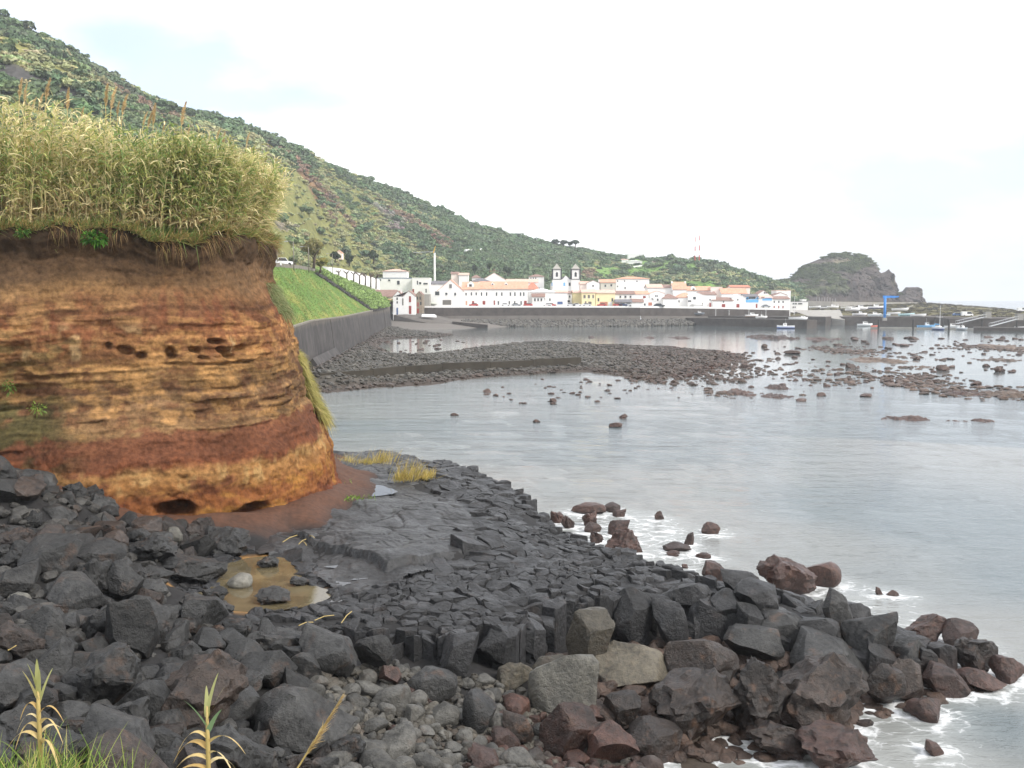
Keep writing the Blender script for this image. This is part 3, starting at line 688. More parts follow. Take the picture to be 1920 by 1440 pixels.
# plateau
tx, ty, tnx, tny = cl_at(us); TOP = np.c_[tx + tnx * 3.0, ty + tny * 3.0]
TOPPOLY = [tuple(p) for p in TOP] + [(-60, 80), (-60, 30)]
pxx, pyy = np.meshgrid(np.arange(-52, -8, 0.5), np.arange(30, 78, 0.5))
pin = inpoly(pxx, pyy, TOPPOLY)
pz = np.where(pin, 14.62 + 0.12 * fbm(P3(pxx * 0.7, pyy * 0.7), 3, 81), 12.4)
keep = pin[:-1, :-1] & pin[1:, 1:] & pin[1:, :-1] & pin[:-1, 1:]
i2 = np.arange(pxx.size).reshape(pxx.shape)
pf = np.stack([i2[:-1, :-1][keep], i2[:-1, 1:][keep], i2[1:, 1:][keep], i2[1:, :-1][keep]], -1)
child_mesh('plateau', np.stack([pxx, pyy, pz], -1).reshape(-1, 3), pf, M['soil'], cliff, True, np.tile(np.array(lin(110, 96, 58)), (pxx.size, 1)))

# ================================================================== REEDS AND GRASS ON THE CLIFF
def brow(u): return 0.55 * fbm(np.stack([u * 0.22, 0 * u, 0 * u], -1), 3, 48) + 0.25 * fbm(np.stack([u * 1.1, 0 * u, 0 * u], -1), 3, 49)
def reed_thicket():
    rs = np.random.default_rng(3)
    n = 3600
    u = rs.uniform(us[0] + 2, us[-1] - 6, n * 3); s = np.abs(rs.normal(0, 1.0, n * 3)) * 2.6 - 0.25
    x, y, ax, ay = cl_at(u); x = x + ax * (2.9 + s); y = y + ay * (2.9 + s)
    ok = inpoly(x, y, TOPPOLY); x, y = x[ok], y[ok]
    px, py = project(np.c_[x, y, 0 * x + 14.6]); ok = (px > -260) & (px < 488) & (y < 62); x, y, px = x[ok][:n], y[ok][:n], px[ok][:n]; n = len(x)
    H = np.interp(px, [-200, 0, 80, 200, 330, 420, 490, 520], [5.9, 5.8, 6.0, 5.2, 4.8, 4.4, 3.8, 3.2]) * rs.uniform(0.62, 0.97, n) * (1 + 0.10 * vnoise(P3(x * 0.5, y * 0.5), 91))
    lean = np.interp(px, [-200, 250, 400, 500], [0.05, 0.10, 0.2, 0.38]) + rs.normal(0, 0.09, n)
    lx, ly = lean, rs.normal(-0.02, 0.09, n)
    dry = sstep(-0.25, 0.5, vnoise(P3(x * 0.45, y * 0.45), 92) + 0.35 * sstep(330, 520, px) + rs.normal(0, 0.25, n))
    green, olive, straw, brown = (np.array(lin(*c)) for c in ((128, 150, 88), (182, 182, 114), (230, 216, 168), (164, 142, 104)))
    parts = []
    def stem(t):                                  # point on the cane at fraction t
        b = t + 0.6 * t * t
        return np.stack([x + lx * H * b * 0.62, y + ly * H * b * 0.62, 14.5 + H * t * (1 - 0.10 * lean * lean * t)], -1)
    pts = np.stack([stem(t) for t in (0, 0.35, 0.7, 1.0)], 1)
    sd = rs.normal(size=(n, 3)); sd[:, 2] *= 0.2; sd /= np.linalg.norm(sd, axis=1)[:, None]
    wv = np.array([0.016, 0.014, 0.010, 0.005])[None, :, None]
    sv = np.stack([pts - sd[:, None] * wv, pts + sd[:, None] * wv], 2).reshape(-1, 3)
    b = (np.arange(n) * 8)[:, None]
    sf = np.concatenate([np.concatenate([b + 2 * k, b + 2 * k + 1, b + 2 * k + 3, b + 2 * k + 2], 1) for k in range(3)])
    stint = brown * 1.1 * (1 - 0.5) + 0.5 * straw; parts.append((sv, sf, np.repeat((stint * rs.uniform(0.7, 1.2, (n, 1))), 8, 0)))
    for k in range(30):
        t = rs.uniform(0.06, 1.0, n) ** 0.85; p = stem(t); az = rs.uniform(0, 2 * math.pi, n)
        d = np.stack([np.cos(az) * 0.8 + 0.35 + 0.5 * lean, np.sin(az) * 0.8, rs.uniform(0.35, 1.5, n)], -1)
        L = rs.uniform(0.45, 0.95, n) * (1.15 - 0.40 * t); w = rs.uniform(0.04, 0.075, n)
        m = rs.random(n)[:, None] + 0.35 * (dry[:, None] - 0.5)
        c = np.where(m < 0.26, green, np.where(m < 0.60, olive, straw)) 
        low = (t < 0.10 + 0.30 * rs.random(n))[:, None]; c = np.where(low, np.where(rs.random((n, 1)) < 0.55, brown, straw * 0.85), c)
        parts.append(ribbons(p, d, L, w, rs.uniform(0.25, 0.9, n), 3, c * rs.uniform(0.75, 1.25, (n, 1))))
    v, f, c = join(parts)
    o = obj('reed_thicket', new_mesh('reed_thicket', v, f, False, c), M['leaf'])
    tag(o, 'dense thicket of tall yellow-green giant cane on top of the soil cliff', 'reeds', kind='stuff')
reed_thicket()

def plume_mesh(seed, h=1.05, r=0.17, tint=(206, 182, 140), nb=190, bend=0.3):
    rs = np.random.default_rng(seed); t = rs.uniform(0, 1, nb) ** 0.9
    root = np.stack([bend * 0.5 * t * t, 0 * t, h * t * 0.9], -1)
    az = rs.uniform(0, 6.28, nb); d = np.stack([np.cos(az) * 0.6 + 0.25, np.sin(az) * 0.6, 1.4 + 0 * az], -1)
    L = r * 2.0 * (1.05 - 0.75 * t) * np.interp(t, [0, 0.15, 1], [0.6, 1, 1]) * rs.uniform(0.7, 1.2, nb)
    c = np.array(lin(*tint)) * rs.uniform(0.7, 1.25, (nb, 1))
    v, f, c = ribbons(root, d, L, np.full(nb, 0.035), rs.uniform(0.1, 0.5, nb), 2, c)
    return new_mesh('plume', v, f, False, c)
plm = [plume_mesh(s) for s in (1, 2, 3)]
for m_ in plm: m_.materials.append(M['leaf'])
M['cane'] = plain('cane_stem', lin(170, 150, 96), 0.6)
stm = MB().tube([(0, 0, -4.0), (0.02, 0, -2), (0, 0, 0.2)], [0.02, 0.017, 0.012], 6); stm_me = new_mesh('stem', stm.v, stm.f, True); stm_me.materials.append(M['cane'])
for i, (px, py, Y, sc) in enumerate([(36, 185, 44, 0.9), (46, 190, 46, 0.8), (86, 190, 45, 1.05), (73, 200, 47, 0.7), (126, 205, 45, 0.95), (152, 222, 46, 0.55), (198, 200, 45, 1.0), (208, 205, 46, 1.1), (220, 218, 47, 0.7), (229, 216, 45, 0.95), (268, 236, 46, 0.7), (277, 240, 45, 0.9), (287, 234, 45, 0.95), (340, 236, 45, 1.1),
                                     (404, 268, 46, 0.7), (418, 272, 45, 0.6), (462, 272, 45, 0.6), (305, 248, 46, 0.5), (60, 205, 46, 0.6), (353, 256, 46, 0.5)]):
    p = aty(px, py, Y); t = empty('plumed_reed', (p.x, p.y, p.z), random.uniform(-0.5, 0.5)); t.rotation_euler = (random.uniform(-0.1, 0.1), random.uniform(0.0, 0.22), random.uniform(-0.6, 0.6))
    tag(t, 'tall cane with a brown feathery plume rising above the reed thicket', 'reed', 'plumed canes above the thicket')
    obj('plume', plm[i % 3], None, t, scale=(sc, sc, sc)); obj('stem', stm_me, None, t)
# one cane that has lost its leaves, leaning out over the tip of the thicket
bm_ = MB().tube([tuple(aty(490, 345, 46)), tuple(aty(498, 300, 45.5)), tuple(aty(505, 276, 45))], [0.018, 0.014, 0.008], 6)
tag(bm_.build('bare_cane', M['cane']), 'thin bare cane sticking up at the seaward tip of the thicket', 'reed')

def grass(name, label, root, up, length, width, droop, cols, segs=3, seed=1, sidejit=0.5, cat='grass', kind='stuff', wind=(0.3, 0, 0)):
    rs = np.random.default_rng(seed); n = len(root)
    d = np.asarray(up, float) + rs.normal(size=(n, 3)) * sidejit + np.array(wind)
    c = np.array([lin(*q) for q in cols])[rs.integers(0, len(cols), n)] * rs.uniform(0.75, 1.25, (n, 1))
    v, f, c = ribbons(root, d, length * rs.uniform(0.6, 1.15, n), width * rs.uniform(0.7, 1.2, n), droop * rs.uniform(0.5, 1.4, n), segs, c)
    return tag(obj(name, new_mesh(name, v, f, False, c), M['grass']), label, cat, kind=kind)
# fringe of grass along the brow
rs = np.random.default_rng(17)
n = 16000; u = rs.uniform(us[0], us[-1] - 8, n); s = rs.normal(0, 1, n) ** 2 * 0.55 - 0.15
x, y, ax, ay = cl_at(u); r_ = np.c_[x + ax * (2.85 + s), y + ay * (2.85 + s), 14.62 + brow(u) * sstep(1.5, 0.3, s) + 0.10 * fbm(P3(u * 0.6, s), 3, 5)]
n2 = 7000; u2 = rs.uniform(us[0], us[-1] - 8, n2); s2 = np.abs(rs.normal(0, 0.5, n2)) + 0.1; x2, y2, ax2, ay2 = cl_at(u2)
grass('reed_foot_grass', 'taller green grass at the foot of the cane thicket', np.c_[x2 + ax2 * (2.85 + s2), y2 + ay2 * (2.85 + s2), 14.6 + 0.6 * brow(u2)], np.c_[0 * u2, 0 * u2, 1 + 0 * u2], 1.25, 0.04, 0.5, [(104, 132, 66), (124, 150, 80), (150, 160, 96), (92, 118, 58)], 4, 181, 0.35)
grass('brow_grass', 'fringe of green and straw grass along the brow of the soil cliff', r_, np.c_[0 * u, 0 * u, np.ones(n)], 0.75, 0.03, 0.35, [(122, 136, 74), (150, 146, 88), (104, 124, 66), (168, 150, 96), (176, 148, 96), (140, 116, 74)], 3, 18)
n = 2600; u = rs.uniform(us[0], us[-1] - 8, n); x, y, ax, ay = cl_at(u); dn = vnoise(P3(u * 0.7, u * 0), 5)
ok = dn > 0.05; u, x, y, ax, ay = u[ok], x[ok], y[ok], ax[ok], ay[ok]; n = len(u); ss = rs.uniform(-0.2, 0.5, n)
r_ = np.c_[x + ax * (2.65 + ss), y + ay * (2.65 + ss), 14.6 + brow(u) - rs.uniform(0, 0.6, n) ** 2]
grass('hanging_roots', 'dead grass and roots hanging over the lip of the soil cliff', r_, np.c_[-ax * 1.2, -ay * 1.2, 0 * u + 0.1], 0.55, 0.022, 1.3, [(128, 100, 66), (108, 80, 52), (150, 124, 82), (96, 72, 48), (134, 122, 72)], 3, 19, 0.4)
# grass hanging on the seaward shoulder, and on the slope notch above
def shoulder(name, label, u0, u1, z0, z1, n, L, cols, seed, out=0.25):
    rs = np.random.default_rng(seed); u = rs.uniform(u0, u1, n); z = rs.uniform(z0, z1, n)
    x, y, ax, ay = cl_at(u); sb = np.interp(z, SETZ, SETB) - 0.05
    grass(name, label, np.c_[x + ax * sb, y + ay * sb, z], np.c_[-ax * 0.9, -ay * 0.9, 0 * u + 0.6], L * (0.5 + 0.8 * (vnoise(P3(u * 1.3, z * 0.9), seed) * 0.5 + 0.5)), 0.035, 1.1, cols, 4, seed, 0.55)
u_tip = _seg[np.argmax(CLs[:, 0])]
shoulder('shoulder_grass', 'olive grass hanging down the seaward shoulder of the soil cliff', u_tip + 2.0, u_tip + 9, 6.0, 9.2, 8000, 0.85, [(172, 160, 92), (152, 148, 80), (186, 168, 108), (134, 134, 72)], 23)
shoulder('notch_grass', 'grey-green grass growing in the notch beneath the cliff brow', u_tip - 0.5, u_tip + 5, 11.3, 12.7, 1800, 0.7, [(130, 140, 92), (150, 146, 104), (112, 126, 78)], 24)
# leafy shrub at the brow and weeds on the fallen earth
def leafy(name, label, c, r, n, cols, seed, leaf=0.16):
    rs = np.random.default_rng(seed); d = rs.normal(size=(n, 3)); d /= np.linalg.norm(d, axis=1)[:, None]; root = np.array(c) + d * np.array(r) * rs.uniform(0.2, 0.9, (n, 1))
    cc = np.array([lin(*q) for q in cols])[rs.integers(0, len(cols), n)] * rs.uniform(0.7, 1.3, (n, 1))
    v, f, cc = ribbons(root, d + np.array([0, -0.4, 0.3]), rs.uniform(0.7, 1.2, n) * leaf, np.full(n, leaf * 0.55), rs.uniform(0.2, 0.8, n), 2, cc, 0.2)
    t = empty(name, (c[0], c[1], c[2] - r[2])); tag(t, label, 'plant')
    obj('foliage', new_mesh('foliage', v - np.array(t.location), f, False, cc), M['leaf'], t)
    s = MB().tube([(0, 0.1, 0), (0, 0, r[2])], [0.03, 0.015], 6); s.build('stem', M['cane'], t)
leafy('leafy_shrub', 'bright green leafy shrub at the brow above the brown overhang', tuple(aty(178, 446, 40.2)), (0.6, 0.35, 0.35), 260, [(60, 104, 34), (84, 128, 44), (48, 84, 32)], 41)
leafy('leafy_shrub', 'small dark green shrub at the brow near the far end of the cliff', tuple(aty(42, 436, 39.8)), (0.35, 0.25, 0.2), 110, [(60, 96, 40), (90, 122, 52)], 42, 0.13)
leafy('weed', 'small light green weed on the mossy earth of the cliff hollow, upper one', tuple(aty(16, 725, 38.6)), (0.35, 0.25, 0.3), 90, [(104, 128, 56), (84, 112, 46)], 43, 0.11)
leafy('weed', 'small light green weed on the mossy earth of the cliff hollow, lower one', tuple(aty(70, 765, 38.2)), (0.45, 0.25, 0.25), 90, [(104, 128, 56), (120, 138, 60)], 44, 0.11)
# ================================================================== BOULDERS
BH = [rock_mesh('boulder', 100 + i, 4, M['boulder'], planes=15, lo=0.42, hi=0.82, amp=0.10, fine=0.035) for i in range(10)]
BR = [rock_mesh('boulder', 200 + i, 4, M['boulder'], planes=9, lo=0.5, hi=0.85, amp=0.26, freq=2.1, fine=0.14) for i in range(6)]       # lumpy ones
CB = [rock_mesh('cobble', 300 + i, 3, M['cobble'], planes=9, lo=0.55, hi=0.9, amp=0.10, fine=0.02, sharp=40) for i in range(8)]
LO = [rock_mesh('rubble_rock', 400 + i, 2, M['rubble'], planes=8, lo=0.5, hi=0.85, amp=0.15, fine=0) for i in range(6)]
def gh(x, y): return float(ground_h(np.array([x]), np.array([y]))[0])
_ys = np.arange(12, 70, 0.08)
def hit(px, py, lift=0.0):
    """where the line of sight meets the shore"""
    d = ray(px, py); t = _ys / d[1]; x, z = d[0] * t, CAMZ + d[2] * t
    g = np.maximum(ground_h(x, _ys), 0.0) + lift; k = np.nonzero(z <= g)[0]; k = k[0] if len(k) else len(_ys) - 1
    return Vector((x[k], _ys[k], z[k]))
def put(name, me, mat, loc, r, rot, tint=(1, 1, 1)):
    o = obj(name, me, None, None, loc, rot, r)
    o.material_slots[0].link = 'OBJECT'; o.material_slots[0].material = mat; o.color = (*tint, 1)
    return o
brs_ = random.Random(5)
def rrot(full=False): return (brs_.uniform(-0.35, 0.35), brs_.uniform(-0.35, 0.35), brs_.uniform(0, 6.28)) if not full else tuple(brs_.uniform(0, 6.28) for _ in range(3))
LISTED = []
def boulder(px, py, w, h, mat, label, meshes=None, name='boulder', sink=0.18, deep=0.9, group=None, tilt=None, tint=(1, 1, 1)):
    p = hit(px, py + h * 0.42); k = p.y / FPX
    if bool(inpoly(np.array([p.x]), np.array([p.y]), POOL)[0]): p = atz(px, py + h * 0.42, POOL_Z)
    rx = w * k / 2; rz = h * k / 2 / 0.93; ry = rx * deep
    me = brs_.choice(meshes or BH)
    rot = (brs_.uniform(-0.12, 0.12), brs_.uniform(-0.15, 0.15), brs_.choice([0, 3.14]) + brs_.uniform(-0.3, 0.3)) if tilt is None else tilt
    o = put(name, me, mat, (p.x, p.y + ry * 0.55, p.z + rz * (1 - sink)), (rx * 1.06, ry, rz * 1.1), rot, tint)
    tag(o, label, 'rock', group); LISTED.append((p.x, p.y + ry * 0.55, max(rx, ry) * 0.9)); return o
B, R_, P_, T_, RD, BN = M['boulder'], M['reefrock'], M['paleboulder'], M['tanblock'], M['redrock'], M['brownrock']
for a in [
    (1056, 1296, 128, 122, P_, 'large pale grey boulder standing among the cobbles of the beach', CB, dict(deep=0.7)),
    (1032, 1258, 66, 52, T_, 'tan rounded stone leaning on the large pale grey boulder', CB, {}),
    (962, 1276, 72, 50, T_, 'olive-tan angular rock at the foot of the columns beside the pale boulder', BH, {}),
    (1190, 1262, 150, 74, T_, 'broad tan slab sloping below the columns, behind the wet brown rocks', BH, dict(deep=1.1)),
    (1320, 1262, 140, 104, BN, 'dark brown block with yellow crust below the basalt columns', BH, {}),
    (1312, 1342, 172, 118, BN, 'large dark boulder with a mossy crown at the water margin', BR, {}),
    (1434, 1322, 118, 146, BN, 'tall grey-brown boulder between the mossy boulder and the big round one', BR, {}),
    (1546, 1318, 176, 142, BN, 'big round brown boulder with a purple-grey back beside the sea', BR, {}),
    (1480, 1190, 120, 76, B, 'smooth dark block with a light top in the second row of columns', BH, {}),
    (1420, 1222, 110, 72, B, 'grey split block with a red underside near the middle of the point', BH, {}),
    (1566, 1256, 150, 108, B, 'long dark grey wedge rising above a brown tide-stained base', BH, dict(deep=1.2)),
    (1640, 1196, 100, 66, B, 'black flat-topped block on the ridge of the point', BH, {}),
    (1574, 1150, 62, 72, B, 'dark conical block standing on the seaward edge of the point', BH, {}),
    (1660, 1296, 70, 84, BN, 'narrow brown block upright at the outer water edge', BH, {}),
    (1702, 1284, 70, 82, BN, 'grey-brown block at the outer water edge beside the narrow one', BH, {}),
    (1780, 1282, 88, 54, RD, 'low red-brown block half in the water on the outer point', BH, {}),
    (1700, 1238, 90, 62, B, 'dark block with a wet sheen above the red rocks of the outer point', BH, {}),
    (1740, 1186, 84, 48, RD, 'red-brown rock on the seaward side of the outer point', BR, {}),
    (1806, 1196, 66, 50, RD, 'reddish rock lapped by foam on the seaward side of the outer point', BH, {}),
    (1830, 1236, 92, 66, BN, 'brown lumpy rock near the very end of the point', BR, {}),
    (1848, 1282, 90, 34, RD, 'flat red rock awash at the end of the point', BH, {}),
    (1896, 1262, 60, 46, RD, 'last red rock at the tip of the point', BH, {}),
    (1482, 1088, 110, 72, RD, 'large rust-red boulder in the foam beside the columns', BR, {}),
    (1546, 1080, 68, 44, RD, 'smooth rust-red boulder standing just off the large red one', CB, {}),
    (1344, 1076, 50, 40, RD, 'small red boulder tucked against the seaward columns', BH, {}),
    (1744, 1336, 66, 40, RD, 'small brown rock alone in the swirling water off the point', BH, {}),
    (1752, 1406, 40, 26, RD, 'thin tilted brown rock in the foam near the lower edge', BH, {}),
    (1576, 1424, 150, 80, RD, 'large red-brown rock with lumpy top at the lower edge', BR, {}),
    (1470, 1400, 130, 60, BN, 'low brown rock washed by foam below the tall boulder', BR, {}),
    (1232, 1398, 104, 70, BN, 'grey-brown angular rock at the foam line of the beach', BH, {}),
    (1150, 1406, 96, 78, RD, 'red-brown cube-like rock at the foam line of the beach', BH, {}),
    (1064, 1384, 96, 104, RD, 'big square red-brown block tilted on the beach', BH, dict(tilt=(0.1, 0.35, 0.4))),
    (1168, 1338, 74, 62, BN, 'brown pitted rock below the tan slab', BH, {}),
    (1110, 1348, 56, 44, RD, 'reddish block beside the pale boulder', BH, {}),
    (972, 1372, 58, 60, BN, 'brown angular rock lying on the cobbles', BH, {}),
    (944, 1390, 58, 42, RD, 'pinkish angular rock lying on the cobbles', BH, {}),
    (900, 1344, 66, 80, B, 'long grey rock lying across the cobbles', CB, {}),
    (700, 1232, 76, 70, B, 'grey blocky column fallen below the pavement edge', BH, {}),
    (612, 1232, 110, 76, B, 'broad grey block below the pavement edge', BH, {}),
    (800, 1290, 110, 60, B, 'smooth low grey hump among the cobbles', CB, {}),
    (196, 1284, 118, 118, B, 'rounded grey-brown boulder in front of the dark crevice', BR, {}),
    (366, 1318, 176, 150, BN, 'huge rust-stained boulder in the middle of the pile', BR, {}),
    (560, 1368, 200, 120, B, 'huge smooth dark boulder behind the dry plume', BH, {}),
    (212, 1400, 130, 96, B, 'light grey angular boulder at the lower edge of the pile', BH, {}),
    (130, 1128, 128, 66, B, 'long lichen-topped boulder bridging its neighbours in the pile', BH, {}),
    (240, 1192, 92, 122, B, 'upright brown-sided slab in the pile below the cliff', BH, {}),
    (182, 1046, 100, 44, B, 'flat pale-topped boulder high in the pile', BH, {}),
    (86, 1046, 110, 64, B, 'wide grey boulder high in the pile', BH, {}),
    (228, 1096, 76, 76, B, 'tall slab with a light grey edge in the pile', BH, {}),
    (76, 1180, 78, 70, B, 'dark rounded boulder under the lichen-topped one', BH, {}),
    (26, 1216, 86, 76, BN, 'red-brown boulder at the outer side of the pile', BR, {}),
    (46, 1330, 90, 66, B, 'grey boulder beside the foreground grass', BH, {}),
    (352, 1078, 120, 62, B, 'rough black lava lump beside the muddy pool', BR, {}),
    (420, 1024, 84, 50, B, 'rough black lava block between the cliff foot and the pool', BR, {}),
    (280, 1034, 90, 46, B, 'low black lava block below the cliff foot', BR, {}),
    (322, 1008, 36, 32, P_, 'pale rounded stone sitting on red soil under the cave', CB, {}),
    (445, 1092, 44, 24, P_, 'pale grey stone standing in the muddy pool', CB, dict(sink=0.35)),
    (510, 1122, 66, 26, B, 'flat black rock breaking the surface of the muddy pool', BR, dict(sink=0.4)),
    (380, 1142, 96, 36, B, 'long black rock along the near side of the muddy pool', BR, dict(sink=0.3)),
    (500, 1056, 40, 20, B, 'small dark rock at the far margin of the muddy pool', BR, dict(sink=0.3)), (560, 1092, 34, 18, B, 'small dark rock at the shelf side of the muddy pool', BR, dict(sink=0.3)), (400, 1120, 50, 26, B, 'dark rock jutting into the muddy pool from the pile', BR, dict(sink=0.2)),
    (36, 1132, 44, 30, P_, 'small whitish stone wedged in the boulder pile', CB, dict(sink=0.0)),
]:
    boulder(*a[:6], meshes=a[6], **a[7])
# tan columnar block exposed in the broken edge
boulder(1108, 1215, 84, 110, T_, 'tan exposed column with a hollow top in the broken edge', BH, sink=0.05)
for a in [(1190, 1170, 76, 100), (1260, 1180, 62, 96), (1316, 1176, 58, 80), (1370, 1160, 90, 82), (1150, 1150, 46, 70), (1235, 1150, 60, 60), (990, 1210, 70, 80), (930, 1225, 80, 84), (860, 1236, 66, 84), (1420, 1130, 90, 60), (1390, 1100, 70, 50), (1300, 1128, 76, 54), (1540, 1196, 92, 58), (1610, 1160, 60, 44)]:
    boulder(*a, M['basalt'], 'dark angular basalt block in the broken columnar edge of the shelf', BH, group='broken column blocks along the shelf edge', sink=0.1)

# the pile below the cliff: filled with single boulders
PILE = [tuple(hit(px, py)) for px, py in [(-120, 870), (0, 855), (90, 905), (200, 968), (330, 1000), (420, 1010), (300, 1050), (300, 1100), (360, 1165), (470, 1200), (560, 1220), (600, 1300), (660, 1440), (300, 1470), (-120, 1480), (-160, 1100)]]
def fill(poly, n, rmin, rmax, avoid, seed, overlap=0.8, power=2.2):
    rs = random.Random(seed); xs = [p[0] for p in poly]; ys = [p[1] for p in poly]; out = []
    for _ in range(n):
        x, y = rs.uniform(min(xs), max(xs)), rs.uniform(min(ys), max(ys)); r = rmin + (rmax - rmin) * rs.random() ** power
        if not bool(inpoly(np.array([x]), np.array([y]), poly)[0]): continue
        if all((x - a) ** 2 + (y - b) ** 2 > ((r + c) * overlap) ** 2 for a, b, c in avoid + out): out.append((x, y, r))
    return out
pile = fill(PILE, 12000, 0.20, 0.66, LISTED, 31, 0.72, 1.5)
pile.sort(key=lambda t: -t[2] / t[1])
print('pile', len(pile))
for i, (x, y, r) in enumerate(pile[:290]):
    me = brs_.choice(BH if brs_.random() < 0.75 else BR)
    o = put('pile_boulder', me, B if brs_.random() < 0.85 else BN, (x, y, gh(x, y) + r * 0.42), (r * brs_.uniform(1.0, 1.35), r * brs_.uniform(0.9, 1.2), r * brs_.uniform(0.75, 1.05)), (brs_.uniform(-.6, .6), brs_.uniform(-.6, .6), brs_.uniform(0, 6.28)), (1, 1, 1))
    tag(o, 'dark grey angular lava boulder in the pile between the cliff foot and the grass', 'rock', 'boulders piled below the soil cliff')
rest = pile[290:]
def rubble(name, label, poly, n, smin, smax, seed, tint=(1, 1, 1), extra=(), hfun=ground_h, flat=0.7, tv=0.35, redmix=None):
    rs = np.random.default_rng(seed); xs = [p[0] for p in poly]; ys = [p[1] for p in poly]
    x, y = rs.uniform(min(xs), max(xs), n * 3), rs.uniform(min(ys), max(ys), n * 3); ok = inpoly(x, y, poly); x, y = x[ok][:n], y[ok][:n]
    s = smin + (smax - smin) * rs.random(len(x)) ** 2.5
    if len(extra): x = np.r_[x, [e[0] for e in extra]]; y = np.r_[y, [e[1] for e in extra]]; s = np.r_[s, [e[2] for e in extra]]
    z = hfun(x, y) + s * 0.25; m = len(x)
    sc = np.stack([s * rs.uniform(0.9, 1.4, m), s * rs.uniform(0.8, 1.2, m), s * rs.uniform(flat * 0.8, flat * 1.2, m)], -1)
    rot = np.stack([rs.uniform(-0.5, 0.5, m), rs.uniform(-0.5, 0.5, m), rs.uniform(0, 6.28, m)], -1)
    tt = np.array(tint) * rs.uniform(1 - tv, 1 + tv, (m, 1))
    if redmix is not None:
        w = redmix(x, y)[:, None] * rs.uniform(0.4, 1.0, (m, 1)); tt = tt * (1 - w) + w * np.array([1.0, 0.58, 0.42]) * rs.uniform(0.6, 1.1, (m, 1))
    return scatter(name, np.stack([x, y, z], -1), sc, rot, tt, rs.integers(0, len(LO), m), LO, label, 'rubble')
rubble('pile_rubble', 'small broken stones filling the gaps of the boulder pile', PILE, 900, 0.10, 0.3, 41, (0.75, 0.75, 0.76), rest)

# cobble beach
BEACH = [tuple(hit(px, py)) for px, py in [(560, 1230), (700, 1250), (850, 1262), (960, 1290), (1010, 1310), (1120, 1370), (1230, 1425), (1260, 1475), (640, 1480), (590, 1330)]]
beach = fill(BEACH, 9000, 0.14, 0.42, LISTED, 33, 0.86, 2.0); beach.sort(key=lambda t: -t[2] / t[1]); print('beach', len(beach))
for i, (x, y, r) in enumerate(beach[:280]):
    px, _ = project(np.array([[x, y, 0.5]])); wetp = float(sstep(820, 1100, px + 0.0)[0]) * float(sstep(27, 24, np.array(y)))
    red = brs_.random() < 0.12 + 0.75 * wetp
    o = put('cobble', brs_.choice(CB if not red else BH), M['redrock'] if red else M['cobble'], (x, y, gh(x, y) + r * 0.5), (r * brs_.uniform(0.95, 1.45), r * brs_.uniform(0.85, 1.15), r * brs_.uniform(0.7, 0.95)), rrot(), (1, 1, 1))
    tag(o, 'wet red-brown stone on the lower beach near the foam' if red else 'rounded grey stone among the cobbles of the small beach', 'stone', 'red stones of the lower beach' if red else 'grey cobbles of the small beach')
rubble('beach_shingle', 'small shingle filling the gaps between the cobbles of the beach', BEACH, 2600, 0.06, 0.17, 43, (1.25, 1.2, 1.1), beach[280:])
POINT = [tuple(hit(px, py)) for px, py in [(1010, 1240), (1300, 1200), (1600, 1230), (1900, 1260), (1850, 1300), (1640, 1350), (1560, 1420), (1250, 1440), (1120, 1370)]]
rubble('point_rubble', 'small wet brown stones filling gaps along the rocky point', POINT, 900, 0.12, 0.36, 45, (0.95, 0.62, 0.5), hfun=lambda x, y: np.maximum(ground_h(x, y), -0.15))

# rocks standing in the sea near the shelf
SEAROCKS = []
def searock(px, py, w, h, mat, label, name='sea_rock', group=None, meshes=None):
    p = atz(px, py + h / 2, 0.0); k = p.y / FPX; rx = w * k / 2; ry = rx * 0.8
    rz = max(h * k, 0.1) * (1.0 if p.y < 90 else 0.72)
    o = put(name, brs_.choice(meshes or (BH + BR)), mat, (p.x, p.y + ry * 0.5, rz * 0.22), (rx * 1.05, ry, rz * 0.85), (brs_.uniform(-.1, .1), brs_.uniform(-.12, .12), brs_.choice([0, 3.14]) + brs_.uniform(-.4, .4)))
    tag(o, label, 'rock', group); SEAROCKS.append((p.x, p.y, rx)); return o
for a in [(1104, 954, 64, 18, 'low wide brown rock at the head of the foam patch'), (1148, 952, 30, 16, 'small brown rock at the outer end of the low wide rock'), (1162, 962, 26, 12, 'flat brown rock touching the outer end of the low wide rock'),
          (1106, 974, 30, 26, 'pointed brown rock in the middle of the foam'), (1112, 990, 32, 16, 'low brown rock just below the pointed one in the foam'), (1066, 978, 26, 24, 'foam-splashed brown rock close to the shelf'),
          (1044, 970, 28, 20, 'brown rock touching the edge of the shelf above the foam'), (1160, 988, 38, 28, 'domed brown rock above the tall mossy one'), (1170, 1016, 72, 46, 'tall mossy brown rock leaning on the shelf edge'),
          (1236, 966, 20, 14, 'lone small brown rock farther out in the water'), (1334, 991, 34, 18, 'smooth reddish rock farthest out in the foam'), (1294, 1010, 22, 20, 'small conical red rock off the columns'),
          (1270, 1026, 52, 14, 'long low red rock off the columns'), (1262, 1038, 26, 9, 'flat red rock nearest the columns in the foam'), (1320, 1042, 30, 9, 'flat red rock awash off the columns'), (1284, 1062, 12, 8, 'tiny red rock between foam streaks'),
          (1118, 1008, 28, 20, 'ochre-topped rock wedged against the shelf'), (1648, 1107, 14, 12, 'small round rock far out off the red boulders'), (1674, 1112, 22, 8, 'flat submerged rock far out off the red boulders')]:
    searock(*a[:4], RD if a[1] < 1200 else R_, a[4])

